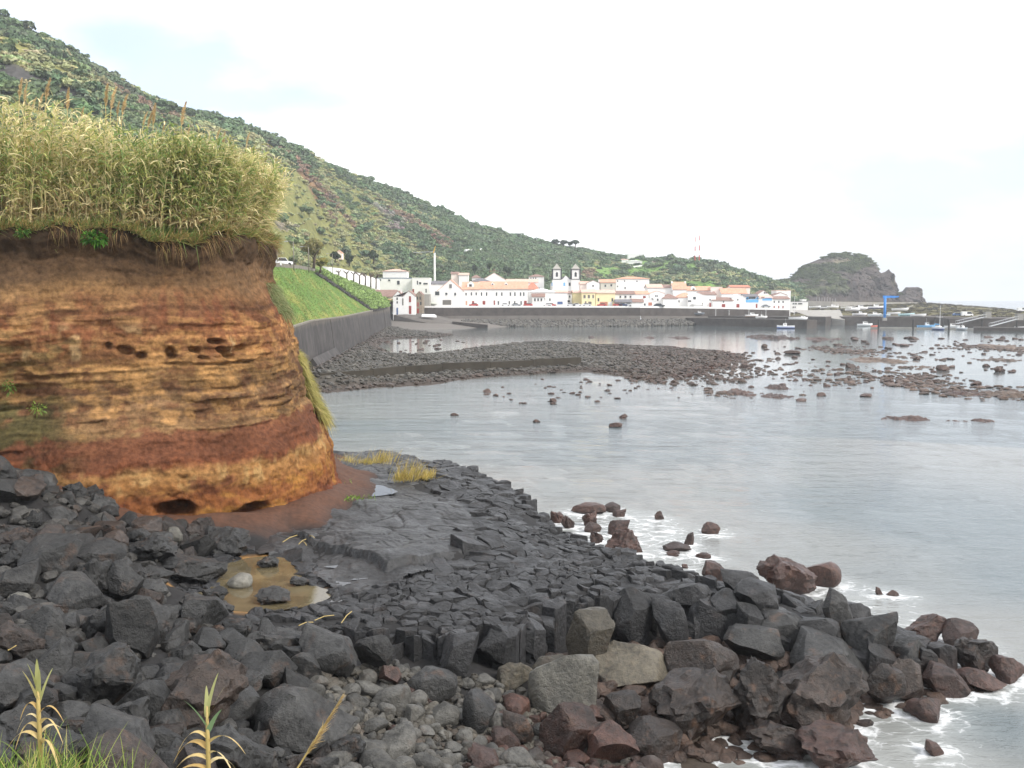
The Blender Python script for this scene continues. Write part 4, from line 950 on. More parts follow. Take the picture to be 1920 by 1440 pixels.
# ---- rocks of the bay
for a in [(1155, 795, 26, 12, 'sharp dark rock alone in the calm water of the bay'), (1169, 779, 16, 11, 'rounded rock just behind the sharp dark one in the bay'), (1006, 788, 14, 7, 'small dark rock midway across the calm water'),
          (852, 776, 16, 7, 'small dark rock nearest the cliff in the calm water'), (913, 731, 16, 10, 'round dark rock near the rubble bank'), (1037, 749, 14, 9, 'dark rock with a bright ripple beside it'),
          (1486, 659, 30, 10, 'wide black rock at the inner side of the reef field'), (1541, 738, 18, 9, 'squat grey rock before the reef field'), (1625, 740, 22, 8, 'low round rock before the reef field'), (1504, 749, 20, 7, 'smooth low rock below the brown ridge'),
          (1876, 690, 22, 14, 'upright dark rock among the outer reef patches'), (1770, 688, 24, 14, 'dark rock at the end of the brown flat'), (1833, 717, 22, 11, 'grey rock before the outer reef patches'), (1668, 713, 18, 11, 'grey-brown rock in the middle of the reef field'),
          (1396, 684, 14, 12, 'small dark rock beside the tip of the rubble bank'), (1596, 685, 18, 10, 'dark rock under the brown flat'), (1434, 647, 12, 9, 'small rock behind the tip of the rubble bank')]:
    searock(*a[:4], R_, a[4], 'reef_rock')
rsr = random.Random(71)
n_ = 0
ZONES = [([(1300, 690), (1380, 650), (1560, 648), (1920, 655), (1920, 715), (1700, 725), (1500, 730), (1330, 720)], 150, (5, 15)), ([(900, 722), (1120, 695), (1300, 720), (1300, 745), (1000, 760), (900, 750)], 60, (4, 15)), ([(1480, 632), (1920, 628), (1920, 648), (1500, 650)], 45, (5, 20)), ([(720, 640), (860, 635), (900, 650), (760, 672)], 26, (5, 13))]
for poly, cnt, (s0, s1) in ZONES:
    xs = [p[0] for p in poly]; ys = [p[1] for p in poly]; k = 0
    while k < cnt:
        x, y = rsr.uniform(min(xs), max(xs)), rsr.uniform(min(ys), max(ys))
        if not bool(inpoly(np.array([x]), np.array([y]), poly)[0]): continue
        w = s0 + (s1 - s0) * rsr.random() ** 2; searock(x, y, w, w * rsr.uniform(0.22, 0.5), R_, 'small dark weedy rock standing in the shallow water of the bay', 'reef_rock', 'scattered reef rocks of the bay', CB + BR); k += 1

# weed-covered flats and low ridges
M['weedflat'] = rock_material('weed_flat', (0.085, 0.055, 0.036), (0.20, 0.135, 0.09), red=(0.2, 0.12, 0.07), redz=(-2, -1), patch=0.5, bscale=0.4)
def flat_patch(name, label, px, py, w, h, hz, mat, seed, cat='reef', rough=0.5, n=150):
    c = atz(px, py, 0.0); k = c.y / FPX; rx = w * k / 2; y0, y1 = atz(px, py + h / 2, 0).y, atz(px, py - h / 2, 0).y; ry = (y1 - y0) / 2; cy_ = (y0 + y1) / 2
    a, r = np.meshgrid(np.linspace(0, 2 * math.pi, n), np.linspace(0, 1, 34)); X = r * np.cos(a); Y = r * np.sin(a)
    Xw, Yw = X * rx, Y * ry
    q = np.stack([Xw * 0.5 + seed, Yw * 0.22, 0 * X], -1)
    zz = hz * (0.75 - 1.5 * r ** 1.5 + 2.2 * fbm(q, 5, seed, 0.7)) + 0.10 * fbm(q * 6, 3, seed + 1) - 0.08
    zz = np.minimum(zz, hz * 1.2); sh = 1.0
    me = gridmesh(name, c.x + X * rx * sh, cy_ + Y * ry * sh, zz, mat); return tag(obj(name, me), label, cat)
WF = M['weedflat']
for i, a in enumerate([(1640, 676, 150, 14, 0.42, WF, 'wide brown weed-covered flat in the middle of the reef field'), (1730, 688, 110, 6, 0.34, WF, 'thin brown weed flat running out behind the upright rock'), (1890, 652, 140, 13, 0.42, WF, 'brown weed flat at the outer edge near the harbour'), (1880, 675, 130, 8, 0.36, WF, 'narrow brown weed flat near the outer rocks'),
                       (1800, 738, 120, 10, 0.36, R_, 'low dark reef ridge in front of the outer rocks'), (1890, 742, 90, 13, 0.4, WF, 'brown weed flat at the near outer edge of the field'), (1700, 785, 130, 12, 0.30, R_, 'half-sunken brown reef with breaking water, nearest in the bay'), (1810, 790, 110, 8, 0.28, R_, 'outer part of the half-sunken brown reef'),
                       (1380, 738, 130, 14, 0.5, R_, 'dark brown ridge of rock below the rubble bank tip'), (1455, 744, 70, 8, 0.35, R_, 'small brown ridge beside the dark one'), (1460, 728, 60, 8, 0.4, R_, 'short brown ridge behind the dark one'), (1450, 634, 90, 7, 0.8, R_, 'long low black islet before the harbour'), (1540, 636, 80, 5, 0.5, R_, 'thin black islet trailing from the long low one'),
                       (1275, 634, 60, 4, 0.4, R_, 'small black reef inside the bay'), (1215, 634, 30, 3, 0.4, R_, 'tiny black reef inside the bay'), (1110, 633, 16, 3, 0.5, R_, 'lone black rock ledge behind the rubble bank')]):
    flat_patch('reef_patch', a[6], *a[:6], seed=500 + i)

# fist- to head-sized stones of the drying reef, too many to count
RZ = [tuple(atz(px, py, 0.0)) for px, py in [(1290, 700), (1400, 655), (1560, 650), (1940, 645), (1940, 752), (1740, 752), (1640, 712), (1480, 752), (1330, 745)]]
rsz = np.random.default_rng(57); xs = [p[0] for p in RZ]; ys = [p[1] for p in RZ]; x = rsz.uniform(min(xs), max(xs), 26000); y = rsz.uniform(min(ys), max(ys), 26000)
dens = fbm(P3(x * 0.05, y * 0.03), 4, 58, 0.6); ok = inpoly(x, y, RZ) & (dens + rsz.normal(0, 0.16, len(x)) > 0.27); x, y = x[ok][:2200], y[ok][:2200]; m = len(x); s_ = 0.10 + 0.38 * rsz.random(m) ** 2
scatter('reef_stones', np.stack([x, y, 0.10 * s_ - 0.02], -1), np.stack([s_ * 1.6, s_ * 1.2, s_ * 0.6], -1), np.stack([0 * x, 0 * x, rsz.uniform(0, 6.28, m)], -1), np.array([1.25, 0.78, 0.56]) * rsz.uniform(0.6, 1.3, (m, 1)), rsz.integers(0, len(LO), m), LO, 'small brown stones of the drying reef showing above the water', 'rubble')
# ---- rubble bank with its low wall, and rubble along the sea wall
BANKP = [(560, 770), (612, 738), (700, 728), (800, 722), (900, 708), (1000, 702), (1100, 696), (1200, 712), (1300, 706), (1345, 690), (1395, 672), (1370, 662), (1250, 652), (1130, 648), (1040, 641), (960, 645), (900, 652), (840, 660), (780, 666), (735, 664), (705, 652), (716, 640), (745, 634), (820, 633), (850, 628), (790, 622), (745, 616), (718, 606), (690, 640), (600, 690), (540, 720)]
BANK = [tuple(atz(px, py, 0.0)) for px, py in BANKP]
def bank_h(x, y):
    ins = inpoly(x, y, BANK); d = polydist(x, y, BANK); s = np.where(ins, d, -d)
    wall = polydist(x, y, [(-28.6, 140), (-36, 220), (-49, 380)], False)
    return 0.42 * sstep(-2.5, 9, s) + 0.30 * sstep(0, 20, s) + 1.5 * sstep(10, 0, wall) * sstep(-2, 5, s) - 0.55 * sstep(0.5, -3, s) + 0.22 * fbm(P3(x * 0.15, y * 0.15), 3, 13) + 0.10 * fbm(P3(x * 0.7, y * 0.7), 2, 14)
bx, by = np.meshgrid(np.arange(-62, 62, 0.9), np.arange(100, 400, 1.2)); bzz = bank_h(bx, by)
bc = np.array(lin(70, 64, 56)) * (1 + 0.3 * fbm(P3(bx * 0.3, by * 0.3), 3, 15))[..., None]
rw = sstep(0.75, 0.2, bzz)[..., None]; bc = bc * (1 - rw) + np.array(lin(62, 52, 44)) * rw
tag(obj('rubble_bank', gridmesh('rubble_bank', bx, by, bzz, M['shoreground'], True, bc.reshape(-1, 3))), kind='structure')
redm = lambda x, y: sstep(5, 0.5, polydist(x, y, BANK)) * 0.9 + 0.75 * sstep(10, 30, x)
rubble('bank_rubble', 'grey-brown rubble covering the long low bank and the foot of the sea wall', BANK, 27000, 0.12, 0.46, 51, (0.9, 0.84, 0.72), hfun=bank_h, redmix=redm)
BANK2 = [tuple(atz(px, py, 0.0)) for px, py in [(1180, 668), (1390, 662), (1430, 690), (1400, 720), (1300, 726), (1180, 716)]]
rubble('bank_tip_rubble', 'red-brown weedy stones strewn around the tip of the bank', BANK2, 900, 0.15, 0.55, 53, (1.0, 0.65, 0.5), hfun=lambda x, y: np.maximum(bank_h(x, y), -0.1), redmix=lambda x, y: 0.8 + 0 * x)
M['concrete_old'] = plain('weathered_concrete', lin(62, 57, 49), 0.9, 0.35, 0.4, 0.2, 0, 0.05)
wp = [atz(px, py, 0.6) for px, py in [(600, 716), (700, 708), (760, 701), (830, 696), (920, 692), (1000, 688), (1090, 683)]]
mb = MB()
for i, (a, b) in enumerate(zip(wp[:-1], wp[1:])):
    d = (b - a).normalized(); nrm = Vector((-d.y, d.x, 0)); h_ = 1.15 + 0.1 * (i % 2); g = 0.03
    a2, b2 = a + d * g, b - d * g
    mb.poly([a2 + nrm * 0, b2, b2 + nrm * 0.7, a2 + nrm * 0.7] + [q + Vector((0, 0, h_)) for q in (a2, b2, b2 + nrm * 0.7, a2 + nrm * 0.7)], [[0, 3, 2, 1], [4, 5, 6, 7], [0, 1, 5, 4], [1, 2, 6, 5], [2, 3, 7, 6], [3, 0, 4, 7]])
tag(mb.build('reef_wall', M['concrete_old']), 'low weathered concrete wall running along the rubble bank', 'wall')

# ================================================================== SEA
az = np.radians(np.linspace(-62, 200, 760)); rad = np.exp(np.linspace(math.log(13), math.log(6000), 430))
A, Rr = np.meshgrid(az, rad); sx, sy = Rr * np.sin(A), Rr * np.cos(A)
amp = np.interp(Rr, [13, 60, 160, 400], [1, 1, 0.5, 0])
swz = amp * (0.05 * fbm(P3(sx * 0.16 + sy * 0.05, sy * 0.42), 2, 101) + 0.022 * fbm(P3(sx * 0.7, sy * 1.3), 2, 102))
shore_d = np.where(inpoly(sx, sy, SHELF), 0, polydist(sx, sy, SHELF))
near = Rr < 90
gsea = np.full(sx.shape, -3.0); gsea[near] = ground_h(sx[near], sy[near])
foam = np.zeros(sx.shape); fx, fy = sx[near], sy[near]; acc = np.zeros(fx.shape)
for (qx, qy, qr) in SEAROCKS[:19] + [(l[0], l[1], l[2]) for l in LISTED if gh(l[0], l[1]) < 0.45]:
    acc = np.maximum(acc, np.exp(-np.maximum(np.hypot(fx - qx, fy - qy) - qr, 0) / 1.3))
front_side = sstep(-3, 3, fx)
acc = np.maximum(acc, 0.78 * np.exp(-np.maximum(shore_d[near] - 0.3, 0) / 1.4) * front_side)
pxs, pys = project(np.stack([fx, fy, 0 * fx], -1))
acc = np.maximum(acc, 0.75 * sstep(1, 0.3, np.hypot((pxs - 1190) / 200, (pys - 1000) / 62)))
acc = np.maximum(acc, 0.48 * sstep(1, 0.3, np.hypot((pxs - 1720) / 230, (pys - 1390) / 90)))
acc = np.maximum(acc, 0.6 * sstep(1, 0.3, np.hypot((pxs - 1650) / 330, (pys - 1150 - 0.25 * (pxs - 1650)) / 60)))
acc = np.maximum(acc, 0.85 * sstep(1, 0.4, np.hypot((pxs - 1250) / 160, (pys - 1432) / 40)))
foam[near] = acc
shal = np.zeros(sx.shape); shal[near] = sstep(-1.6, -0.1, gsea[near])
bayd = polydist(sx, sy, BANK); shal = np.maximum(shal, 0.7 * np.exp(-bayd / 25) * (Rr > 100))
sea = gridmesh('sea', sx, sy, swz, None) if False else None
ny_, nx_ = sx.shape; i_ = np.arange(nx_ * ny_).reshape(ny_, nx_)
sea = new_mesh('sea', np.stack([sx, sy, swz], -1).reshape(-1, 3), np.stack([i_[:-1, :-1], i_[1:, :-1], i_[1:, 1:], i_[:-1, 1:]], -1).reshape(-1, 4)[:, ::-1], True)
fattr(sea, 'foam', foam.ravel()); fattr(sea, 'shallow', shal.ravel()); calm = sstep(80, 180, Rr) * (1 - 0.75 * sstep(520, 800, Rr)); fattr(sea, 'calm', calm.ravel())
def sea_material():
    m, nt, b = material('sea_water')
    pos = nt.nodes.new('ShaderNodeNewGeometry').outputs['Position']
    fa = nt.nodes.new('ShaderNodeAttribute'); fa.attribute_name = 'foam'; sa = nt.nodes.new('ShaderNodeAttribute'); sa.attribute_name = 'shallow'
    col = mix(nt, sa.outputs['Fac'], (0.090, 0.112, 0.118), (0.17, 0.172, 0.16))
    # lace of foam: warped cell edges and broken streaks
    wv = nd(nt, 'ShaderNodeTexNoise', Scale=0.9, Detail=4); nt.links.new(pos, wv.inputs['Vector'])
    addv = nt.nodes.new('ShaderNodeVectorMath'); addv.operation = 'MULTIPLY_ADD'; nt.links.new(wv.outputs['Color'], addv.inputs[0]); addv.inputs[1].default_value = (1.6, 1.6, 0); nt.links.new(pos, addv.inputs[2])
    vo = nd(nt, 'ShaderNodeTexVoronoi', Scale=1.25); vo.feature = 'DISTANCE_TO_EDGE'; nt.links.new(mapped(nt, addv.outputs[0], (0.8, 1.2, 0.0)), vo.inputs['Vector'])
    lace = ramp(nt, [(0.0, 1.0), (0.10, 0.35), (0.22, 0.0)]); nt.links.new(vo.outputs['Distance'], lace.inputs['Fac'])
    n1 = noise(nt, mapped(nt, pos, (0.7, 1.5, 0)), 1.1, 6, 0.65)
    body = mth(nt, 'ADD', mth(nt, 'MULTIPLY', lace.outputs['Color'], 0.20), mth(nt, 'ADD', mth(nt, 'MULTIPLY', n1, 0.62), mth(nt, 'MULTIPLY', noise(nt, mapped(nt, addv.outputs[0], (1.0, 2.2, 0)), 3.5, 7, 0.7), 0.42)))
    thr = mth(nt, 'SUBTRACT', mth(nt, 'ADD', body, mth(nt, 'MULTIPLY', fa.outputs['Fac'], 0.58)), 0.99)
    ff = mth(nt, 'MULTIPLY', thr, 3.0, True)
    mk = ramp(nt, [(0.25, 0.0), (0.95, 0.55)]); nt.links.new(fa.outputs['Fac'], mk.inputs['Fac']); col = mix(nt, mk.outputs['Color'], col, (0.36, 0.38, 0.37))
    ff = mth(nt, 'MULTIPLY', ff, mth(nt, 'MULTIPLY', fa.outputs['Fac'], 4.0, True))
    # rare flecks farther out
    nt.links.new(mix(nt, ff, col, (0.78, 0.79, 0.80)), b.inputs['Base Color'])
    rr = mix(nt, ff, 0.06, 0.7); nt.links.new(rr, b.inputs['Roughness'])
    b.inputs['IOR'].default_value = 1.333; b.inputs['Specular IOR Level'].default_value = 0.5
    h1 = noise(nt, mapped(nt, pos, (0.35, 1.0, 0)), 0.55, 3, 0.5); h2 = noise(nt, mapped(nt, pos, (0.55, 1.3, 0)), 2.2, 4, 0.6)
    ca = nt.nodes.new('ShaderNodeAttribute'); ca.attribute_name = 'calm'
    hh = mth(nt, 'ADD', mth(nt, 'MULTIPLY', h1, 0.34), mth(nt, 'MULTIPLY', h2, 0.13)); hh = mth(nt, 'ADD', hh, mth(nt, 'MULTIPLY', noise(nt, mapped(nt, pos, (0.8, 1.6, 0)), 6.5, 3, 0.6), 0.022))
    hh = mth(nt, 'MULTIPLY', hh, mth(nt, 'SUBTRACT', 1.0, mth(nt, 'MULTIPLY', ca.outputs['Fac'], 0.90)))
    nb = bump(nt, b, hh, 0.6, 1.0); bump(nt, b, ff, 0.5, 0.04, nb)
    return m
M['sea'] = sea_material(); sea.materials.append(M['sea'])
tag(obj('sea', sea), kind='structure')

# unseen land behind and beside the viewer, added to block light from below
lbx, lby = np.meshgrid(np.linspace(-3000, 60, 90), np.linspace(-3000, -12.5, 90)); lbz = 10.4 + 0.22 * np.maximum(-lbx - 60, 0) ** 0.97 + 2.5 * fbm(P3(lbx * 0.01, lby * 0.01), 3, 66) * sstep(-20, -80, lby) - 0.05 * np.maximum(lbx - 10, 0) ** 1.4
tag(obj('unseen_hinterland', gridmesh('unseen_hinterland', lbx, lby, lbz, M['shoreground'], True, np.tile(np.array(lin(92, 104, 60)), (lbx.size, 1)))), kind='structure')
lbx, lby = np.meshgrid(np.linspace(-700, -46, 60), np.linspace(-12.5, 215, 40)); lbz = 13.2 + 0.2 * np.maximum(-lbx - 60, 0)
tag(obj('unseen_hill_foot', gridmesh('unseen_hill_foot', lbx, lby, lbz, M['shoreground'], True, np.tile(np.array(lin(92, 104, 60)), (lbx.size, 1)))), kind='structure')  # unseen slope added to close the gap that lets light in
# ================================================================== NEAR PLANTS AND THE BLUFF UNDER THE VIEWER
vx, vy = np.meshgrid(np.arange(-14, 8.1, 0.35), np.arange(-14, 12.1, 0.35))
vz = np.interp(vy, [-14, 0.3, 2.2, 4.3, 6, 8.5, 12], [10.7, 10.35, 9.95, 9.05, 7.2, 4.0, -0.6]) + 0.12 * fbm(P3(vx * 0.6, vy * 0.6), 3, 6) - 0.012 * np.maximum(vx - 1, 0) ** 2
vc = np.array(lin(106, 104, 58)) * (1 + 0.3 * fbm(P3(vx, vy), 3, 7))[..., None]
tag(obj('bluff', gridmesh('bluff', vx, vy, vz, M['shoreground'], True, vc.reshape(-1, 3))), kind='structure')
rs = np.random.default_rng(91)
n = 1700; gx_ = rs.normal(0, 0.26, n); gp = np.array(aty(40, 1500, 4.6)); r_ = np.c_[gp[0] - 0.08 + gx_, gp[1] + rs.normal(0, 0.22, n), gp[2] - 0.12 - 0.25 * np.abs(gx_)]
grass('grass_tuft', 'clump of fine green grass in the near corner', r_, np.c_[0 * gx_, 0 * gx_, 1 + 0 * gx_], 0.44, 0.006, 0.35, [(120, 146, 66), (96, 128, 52), (146, 156, 86), (170, 160, 100)], 5, 92, 0.32, kind='thing', wind=(0.12, 0, 0))
def shoot(name, label, px, ytop, ybot, Y, seed, spread):
    """leafy top of a cane: every leaf its own piece"""
    rs = np.random.default_rng(seed); b = aty(px, ybot, Y); t = aty(px, ytop, Y); H = t.z - b.z
    root = tag(empty(name, tuple(b)), label, 'reed')
    MB().tube([(0, 0, -0.5), (0.0, 0, H * 0.5), (0.0, 0, H * 0.82)], [0.014, 0.011, 0.005], 8).build('stem', M['cane'], root, True)
    greens, dry = [(128, 156, 118), (172, 172, 116), (202, 188, 132)], [(206, 182, 128), (190, 160, 104), (214, 196, 150)]
    for k in range(13):
        t_ = k / 12.0; z = H * (0.15 + 0.62 * t_); a = (k % 2) * math.pi + rs.normal(0, 0.5); young = t_ > 0.6
        d = np.array([[math.cos(a) * spread * (1.2 - t_), math.sin(a) * 0.6 * spread, 1.0 if young else 0.75]]); L = H * (0.55 - 0.12 * t_) * rs.uniform(0.85, 1.15)
        c = np.array([lin(*(greens if young else dry)[rs.integers(0, 3)])])
        v, f, cc = ribbons(np.array([[0, 0, z]]), d, np.array([L]), np.array([0.026 * rs.uniform(0.8, 1.2)]), np.array([0.25 if young else rs.uniform(0.9, 1.6)]), 9, c, 0.05, side=np.array([[math.sin(a), -math.cos(a) * 0.3, 0.25]]))
        obj('leaf', new_mesh('leaf', v, f, True, cc), M['leaf'], root)
    return root
shoot('reed_shoot', 'withering cane shoot with a curled dry leaf, between the boulders and the lower edge', 392, 1290, 1480, 4.8, 5, 1.0)
shoot('reed_shoot', 'pale cane shoot rising from the grass clump in the near corner', 76, 1245, 1420, 5.0, 8, 0.6)
p0, p1 = aty(552, 1450, 4.6), aty(640, 1308, 4.6)
pr = tag(empty('grass_plume', tuple(p0)), 'straw-coloured feathery seed plume leaning over the boulders', 'reed')
ax_ = (p1 - p0); nb = 260; t = rs.uniform(0.22, 1, nb); root_ = np.outer(t, np.array(ax_)); d = np.array(ax_.normalized())[None] + rs.normal(size=(nb, 3)) * np.array([0.14, 0.2, 0.14]) + np.array([0.14, 0, -0.02])
v, f, cc = ribbons(root_, d, 0.085 * (1.1 - 0.6 * t) * np.interp(t, [0.2, 0.35, 1], [0.5, 1, 0.9]), np.full(nb, 0.0045), rs.uniform(0.0, 0.3, nb), 2, np.array(lin(196, 170, 122)) * rs.uniform(0.7, 1.2, (nb, 1)))
obj('plume', new_mesh('plume', v, f, False, cc), M['leaf'], pr)
MB().tube([tuple(-ax_ * 0.6), (0, 0, 0), tuple(ax_ * 0.95)], [0.006, 0.005, 0.002], 6).build('stem', M['cane'], pr)

# dry grass tufts on the shelf and straw litter
for i, (px, py, w, h, lab) in enumerate([(652, 858, 60, 26, 'low straw-yellow grass tuft beside the red soil'), (715, 850, 56, 30, 'pale thin grass tuft at the far edge of the shelf'), (768, 874, 60, 46, 'tall straw-yellow grass tuft on the shelf'), (800, 882, 26, 22, 'small straw grass tuft beside the tall one'), (750, 884, 28, 26, 'small straw grass tuft before the tall one'), (688, 860, 40, 16, 'low yellowish grass tuft in the middle of the far edge')]):
    c = atz(px, py + h / 2, 2.5); k = c.y / FPX; n = 170; rs = np.random.default_rng(600 + i)
    r_ = np.c_[c.x + rs.normal(0, w * k * 0.24, n), c.y + rs.normal(0, 0.35, n), np.full(n, c.z - 0.1)]
    grass('grass_tuft', lab, r_, np.c_[np.zeros(n), np.zeros(n), np.ones(n)], h * k * 1.2, 0.022, 0.25, [(196, 172, 92), (208, 186, 116), (176, 156, 84), (164, 158, 84)], 3, 610 + i, 0.28, kind='thing')
for i, (px, py, w, h) in enumerate([(655, 930, 40, 10), (612, 898, 20, 12)]):
    c = atz(px, py + h / 2, 2.85); n = 130; rs = np.random.default_rng(640 + i)
    r_ = np.c_[c.x + rs.normal(0, 0.45, n), c.y + rs.normal(0, 0.3, n), np.full(n, c.z)]
    grass('green_weed', 'patch of fresh green weeds on the red soil, ' + ('lower one by the shelf' if i == 0 else 'upper one at the cliff foot'), r_, np.c_[np.zeros(n), np.zeros(n), np.ones(n)], 0.3, 0.04, 0.5, [(120, 146, 62), (96, 128, 50)], 3, 641 + i, 0.6, kind='thing', cat='plant')
straw = [(a, b) for a, b in [(530, 1018), (560, 1022), (590, 1010), (610, 930), (620, 915), (575, 1024), (90, 1016), (110, 1030), (640, 1170), (560, 1175), (590, 1165), (30, 1215), (15, 1222), (655, 925)]]
for i, (px, py) in enumerate(straw):
    c = hit(px, py, 0.35); a = random.uniform(0, 3.14); L = random.uniform(0.3, 0.9); d = Vector((math.cos(a), math.sin(a), random.uniform(-0.05, 0.12))) * L
    tag(MB().tube([tuple(c + Vector((0, 0, .03))), tuple(c + d * 0.5 + Vector((0, 0, .08))), tuple(c + d + Vector((0, 0, .04)))], 0.013, 5).build('dry_cane', M['cane']), 'thin dry cane stalk lying on the rocks or soil below the cliff', 'stalk', 'dry stalks strewn below the cliff')
M['litter'] = plain('white_plastic', (0.8, 0.8, 0.8), 0.4)
c = hit(294, 1374, 0.3); tag(put('plastic_scrap', CB[0], M['litter'], tuple(c + Vector((0, -.1, .05))), (0.07, 0.06, 0.09), (0.3, 0.2, 0)), 'scrap of white plastic caught between the dark boulders', 'litter')
# ================================================================== HILLS
def hill(name, px, ridge_y, D0, z0, D1, nx=420, nt=90, p=1.0, amp=6.0, seed=1, colf=None, back=0.35, kind='structure', rough=0.03):
    """hillside: px are bearings; foot at distance D0 height z0, crest at distance D1 with the crest heights of ridge_y"""
    xs = np.linspace(px[0], px[-1], nx); ry = np.interp(xs, px, ridge_y); d0 = np.interp(xs, px, D0); d1 = np.interp(xs, px, D1); zz0 = np.interp(xs, px, z0)
    zr = np.array([aty(a, b, d).z for a, b, d in zip(xs, ry, d1)])
    ts = np.concatenate([np.linspace(0, 1, nt), 1 + np.linspace(0.03, 1, 12) * back])
    T, XS = np.meshgrid(ts, xs, indexing='ij')
    Dd = d0 + (d1 - d0) * T; bear = (XS - 960) / FPX
    Xw, Yw = Dd * bear / _cp * 1.0, Dd
    Zw = np.where(T <= 1, zz0 + (zr - zz0) * np.abs(T) ** p, zr - (T - 1) / back * (zr - zz0) * 0.8)
    nzz = fbm(P3(Xw * rough * 0.5, Yw * rough * 0.5), 4, seed)
    Zw = Zw + amp * nzz * np.sin(np.clip(T, 0, 1) * math.pi) + amp * 0.35 * fbm(P3(Xw * rough * 2, Yw * rough * 2), 3, seed + 3) * sstep(0, 0.15, T)
    return Xw, Yw, Zw, T, XS
def hpt(grid, n, rs, tmin=0.02, tmax=1.02, wfun=None):
    """random points on a hillside, roughly even per ground area"""
    Xw, Yw, Zw, T, XS = grid; a, b = T.shape
    i = rs.integers(0, a - 1, n * 6); j = rs.integers(0, b - 1, n * 6); fi, fj = rs.random(n * 6), rs.random(n * 6)
    def bl(G): return (G[i, j] * (1 - fi) + G[i + 1, j] * fi) * (1 - fj) + (G[i, j + 1] * (1 - fi) + G[i + 1, j + 1] * fi) * fj
    w = np.abs((Xw[i, j + 1] - Xw[i, j]) * (Yw[i + 1, j] - Yw[i, j])); t = bl(T)
    ok = (rs.random(n * 6) * w.max() < w) & (t > tmin) & (t < tmax)
    x, y, z, t, xs = (bl(G)[ok][:n] for G in (Xw, Yw, Zw, T, XS)); return x, y, z, t, xs
M['hillside'] = tinted('hillside_turf', 0.9, 0, 0.4, 0.35, 0.1, 0.3)
def hcol(X, Y, Z, base=(96, 104, 58)):
    c = np.array(lin(*base)) * (1 + 0.35 * fbm(P3(X * 0.02, Y * 0.02, Z * 0.02), 4, 5))[..., None]; return c
# main hill
hx  = [-700, -300, 0, 70, 180, 300, 450, 475, 550, 600, 700, 800, 900, 1000, 1090, 1170, 1260, 1330, 1400, 1425, 1470, 1500]
hy  = [-300, -130, 30, 50, 115, 190, 232, 240, 276, 300, 342, 382, 432, 456, 470, 484, 489, 494, 524, 530, 533, 536]
hD0 = [200, 205, 215, 218, 225, 235, 262, 275, 345, 440, 525, 550, 540, 570, 590, 600, 600, 600, 640, 650, 680, 700]
hz0 = [14, 14, 15, 15, 16, 17, 18, 18, 20, 21, 19, 13, 12, 12, 12, 12, 11, 10, 9, 9, 8, 7]
hD1 = [430, 430, 440, 450, 470, 500, 560, 570, 610, 650, 720, 780, 800, 840, 860, 860, 800, 760, 760, 765, 800, 820]
HG = hill('hill', hx, hy, hD0, hz0, hD1, 440, 100, 0.95, 7.0, 201)
Xh, Yh, Zh, Th, Sh = HG
def veg_zone(x, y, t, px):
    """which growth covers the slope: 0 dark trees, 1 mid shrubs, 2 pale olive scrub, 3 rusty brown, 4 grey-purple, 5 grass"""
    a = 1.3 * fbm(P3(x * 0.012, y * 0.010), 4, 301); b = fbm(P3(x * 0.025 + 50, y * 0.02), 3, 302); c = fbm(P3(x * 0.018 + 90, y * 0.018), 3, 303); a = a + 0.45 * fbm(P3(x * 0.045 + 20, y * 0.04), 3, 304)
    k = np.full(x.shape, 1)
    pale = a + 0.62 * sstep(600, 850, px) * sstep(0.8, 0.35, t) + 0.25 * sstep(0.4, 0.0, t) - 0.10
    k = np.where(pale > 0.10, 2, k); k = np.where(a < -0.10, 0, k); k = np.where((t > 0.86) & (b > -0.3), 0, k)
    k = np.where((c > 0.37) & (t > 0.25), 3, k); k = np.where((b > 0.42) & (t < 0.75) & (px < 800), 4, k)
    k = np.where((px > 1110) & (t < 0.96), np.where(b > -0.12, 5, 2), k)
    return k
vz_ = veg_zone(Xh, Yh, Th, Sh)
TURF = np.array([lin(*c) for c in ((62, 76, 44), (92, 104, 58), (144, 144, 86), (122, 96, 68), (120, 114, 98), (116, 146, 76))])
TURF = TURF * np.array([0.95, 0.85, 0.62, 0.9, 0.9, 0.8])[:, None]
hc = TURF[vz_] * (1 + 0.3 * fbm(P3(Xh * 0.05, Yh * 0.05, Zh * 0.05), 3, 6))[..., None]
hillo = tag(obj('hill', gridmesh('hill', Xh, Yh, Zh, M['hillside'], True, hc.reshape(-1, 3))), kind='structure')
HP = np.stack([Xh, Yh, Zh], -1)[:100].reshape(-1, 3); HPX, HPY = project(HP)
def on_hill(px, py):
    i = int(np.argmin((HPX - px) ** 2 + (HPY - py) ** 2)); return Vector(HP[i])
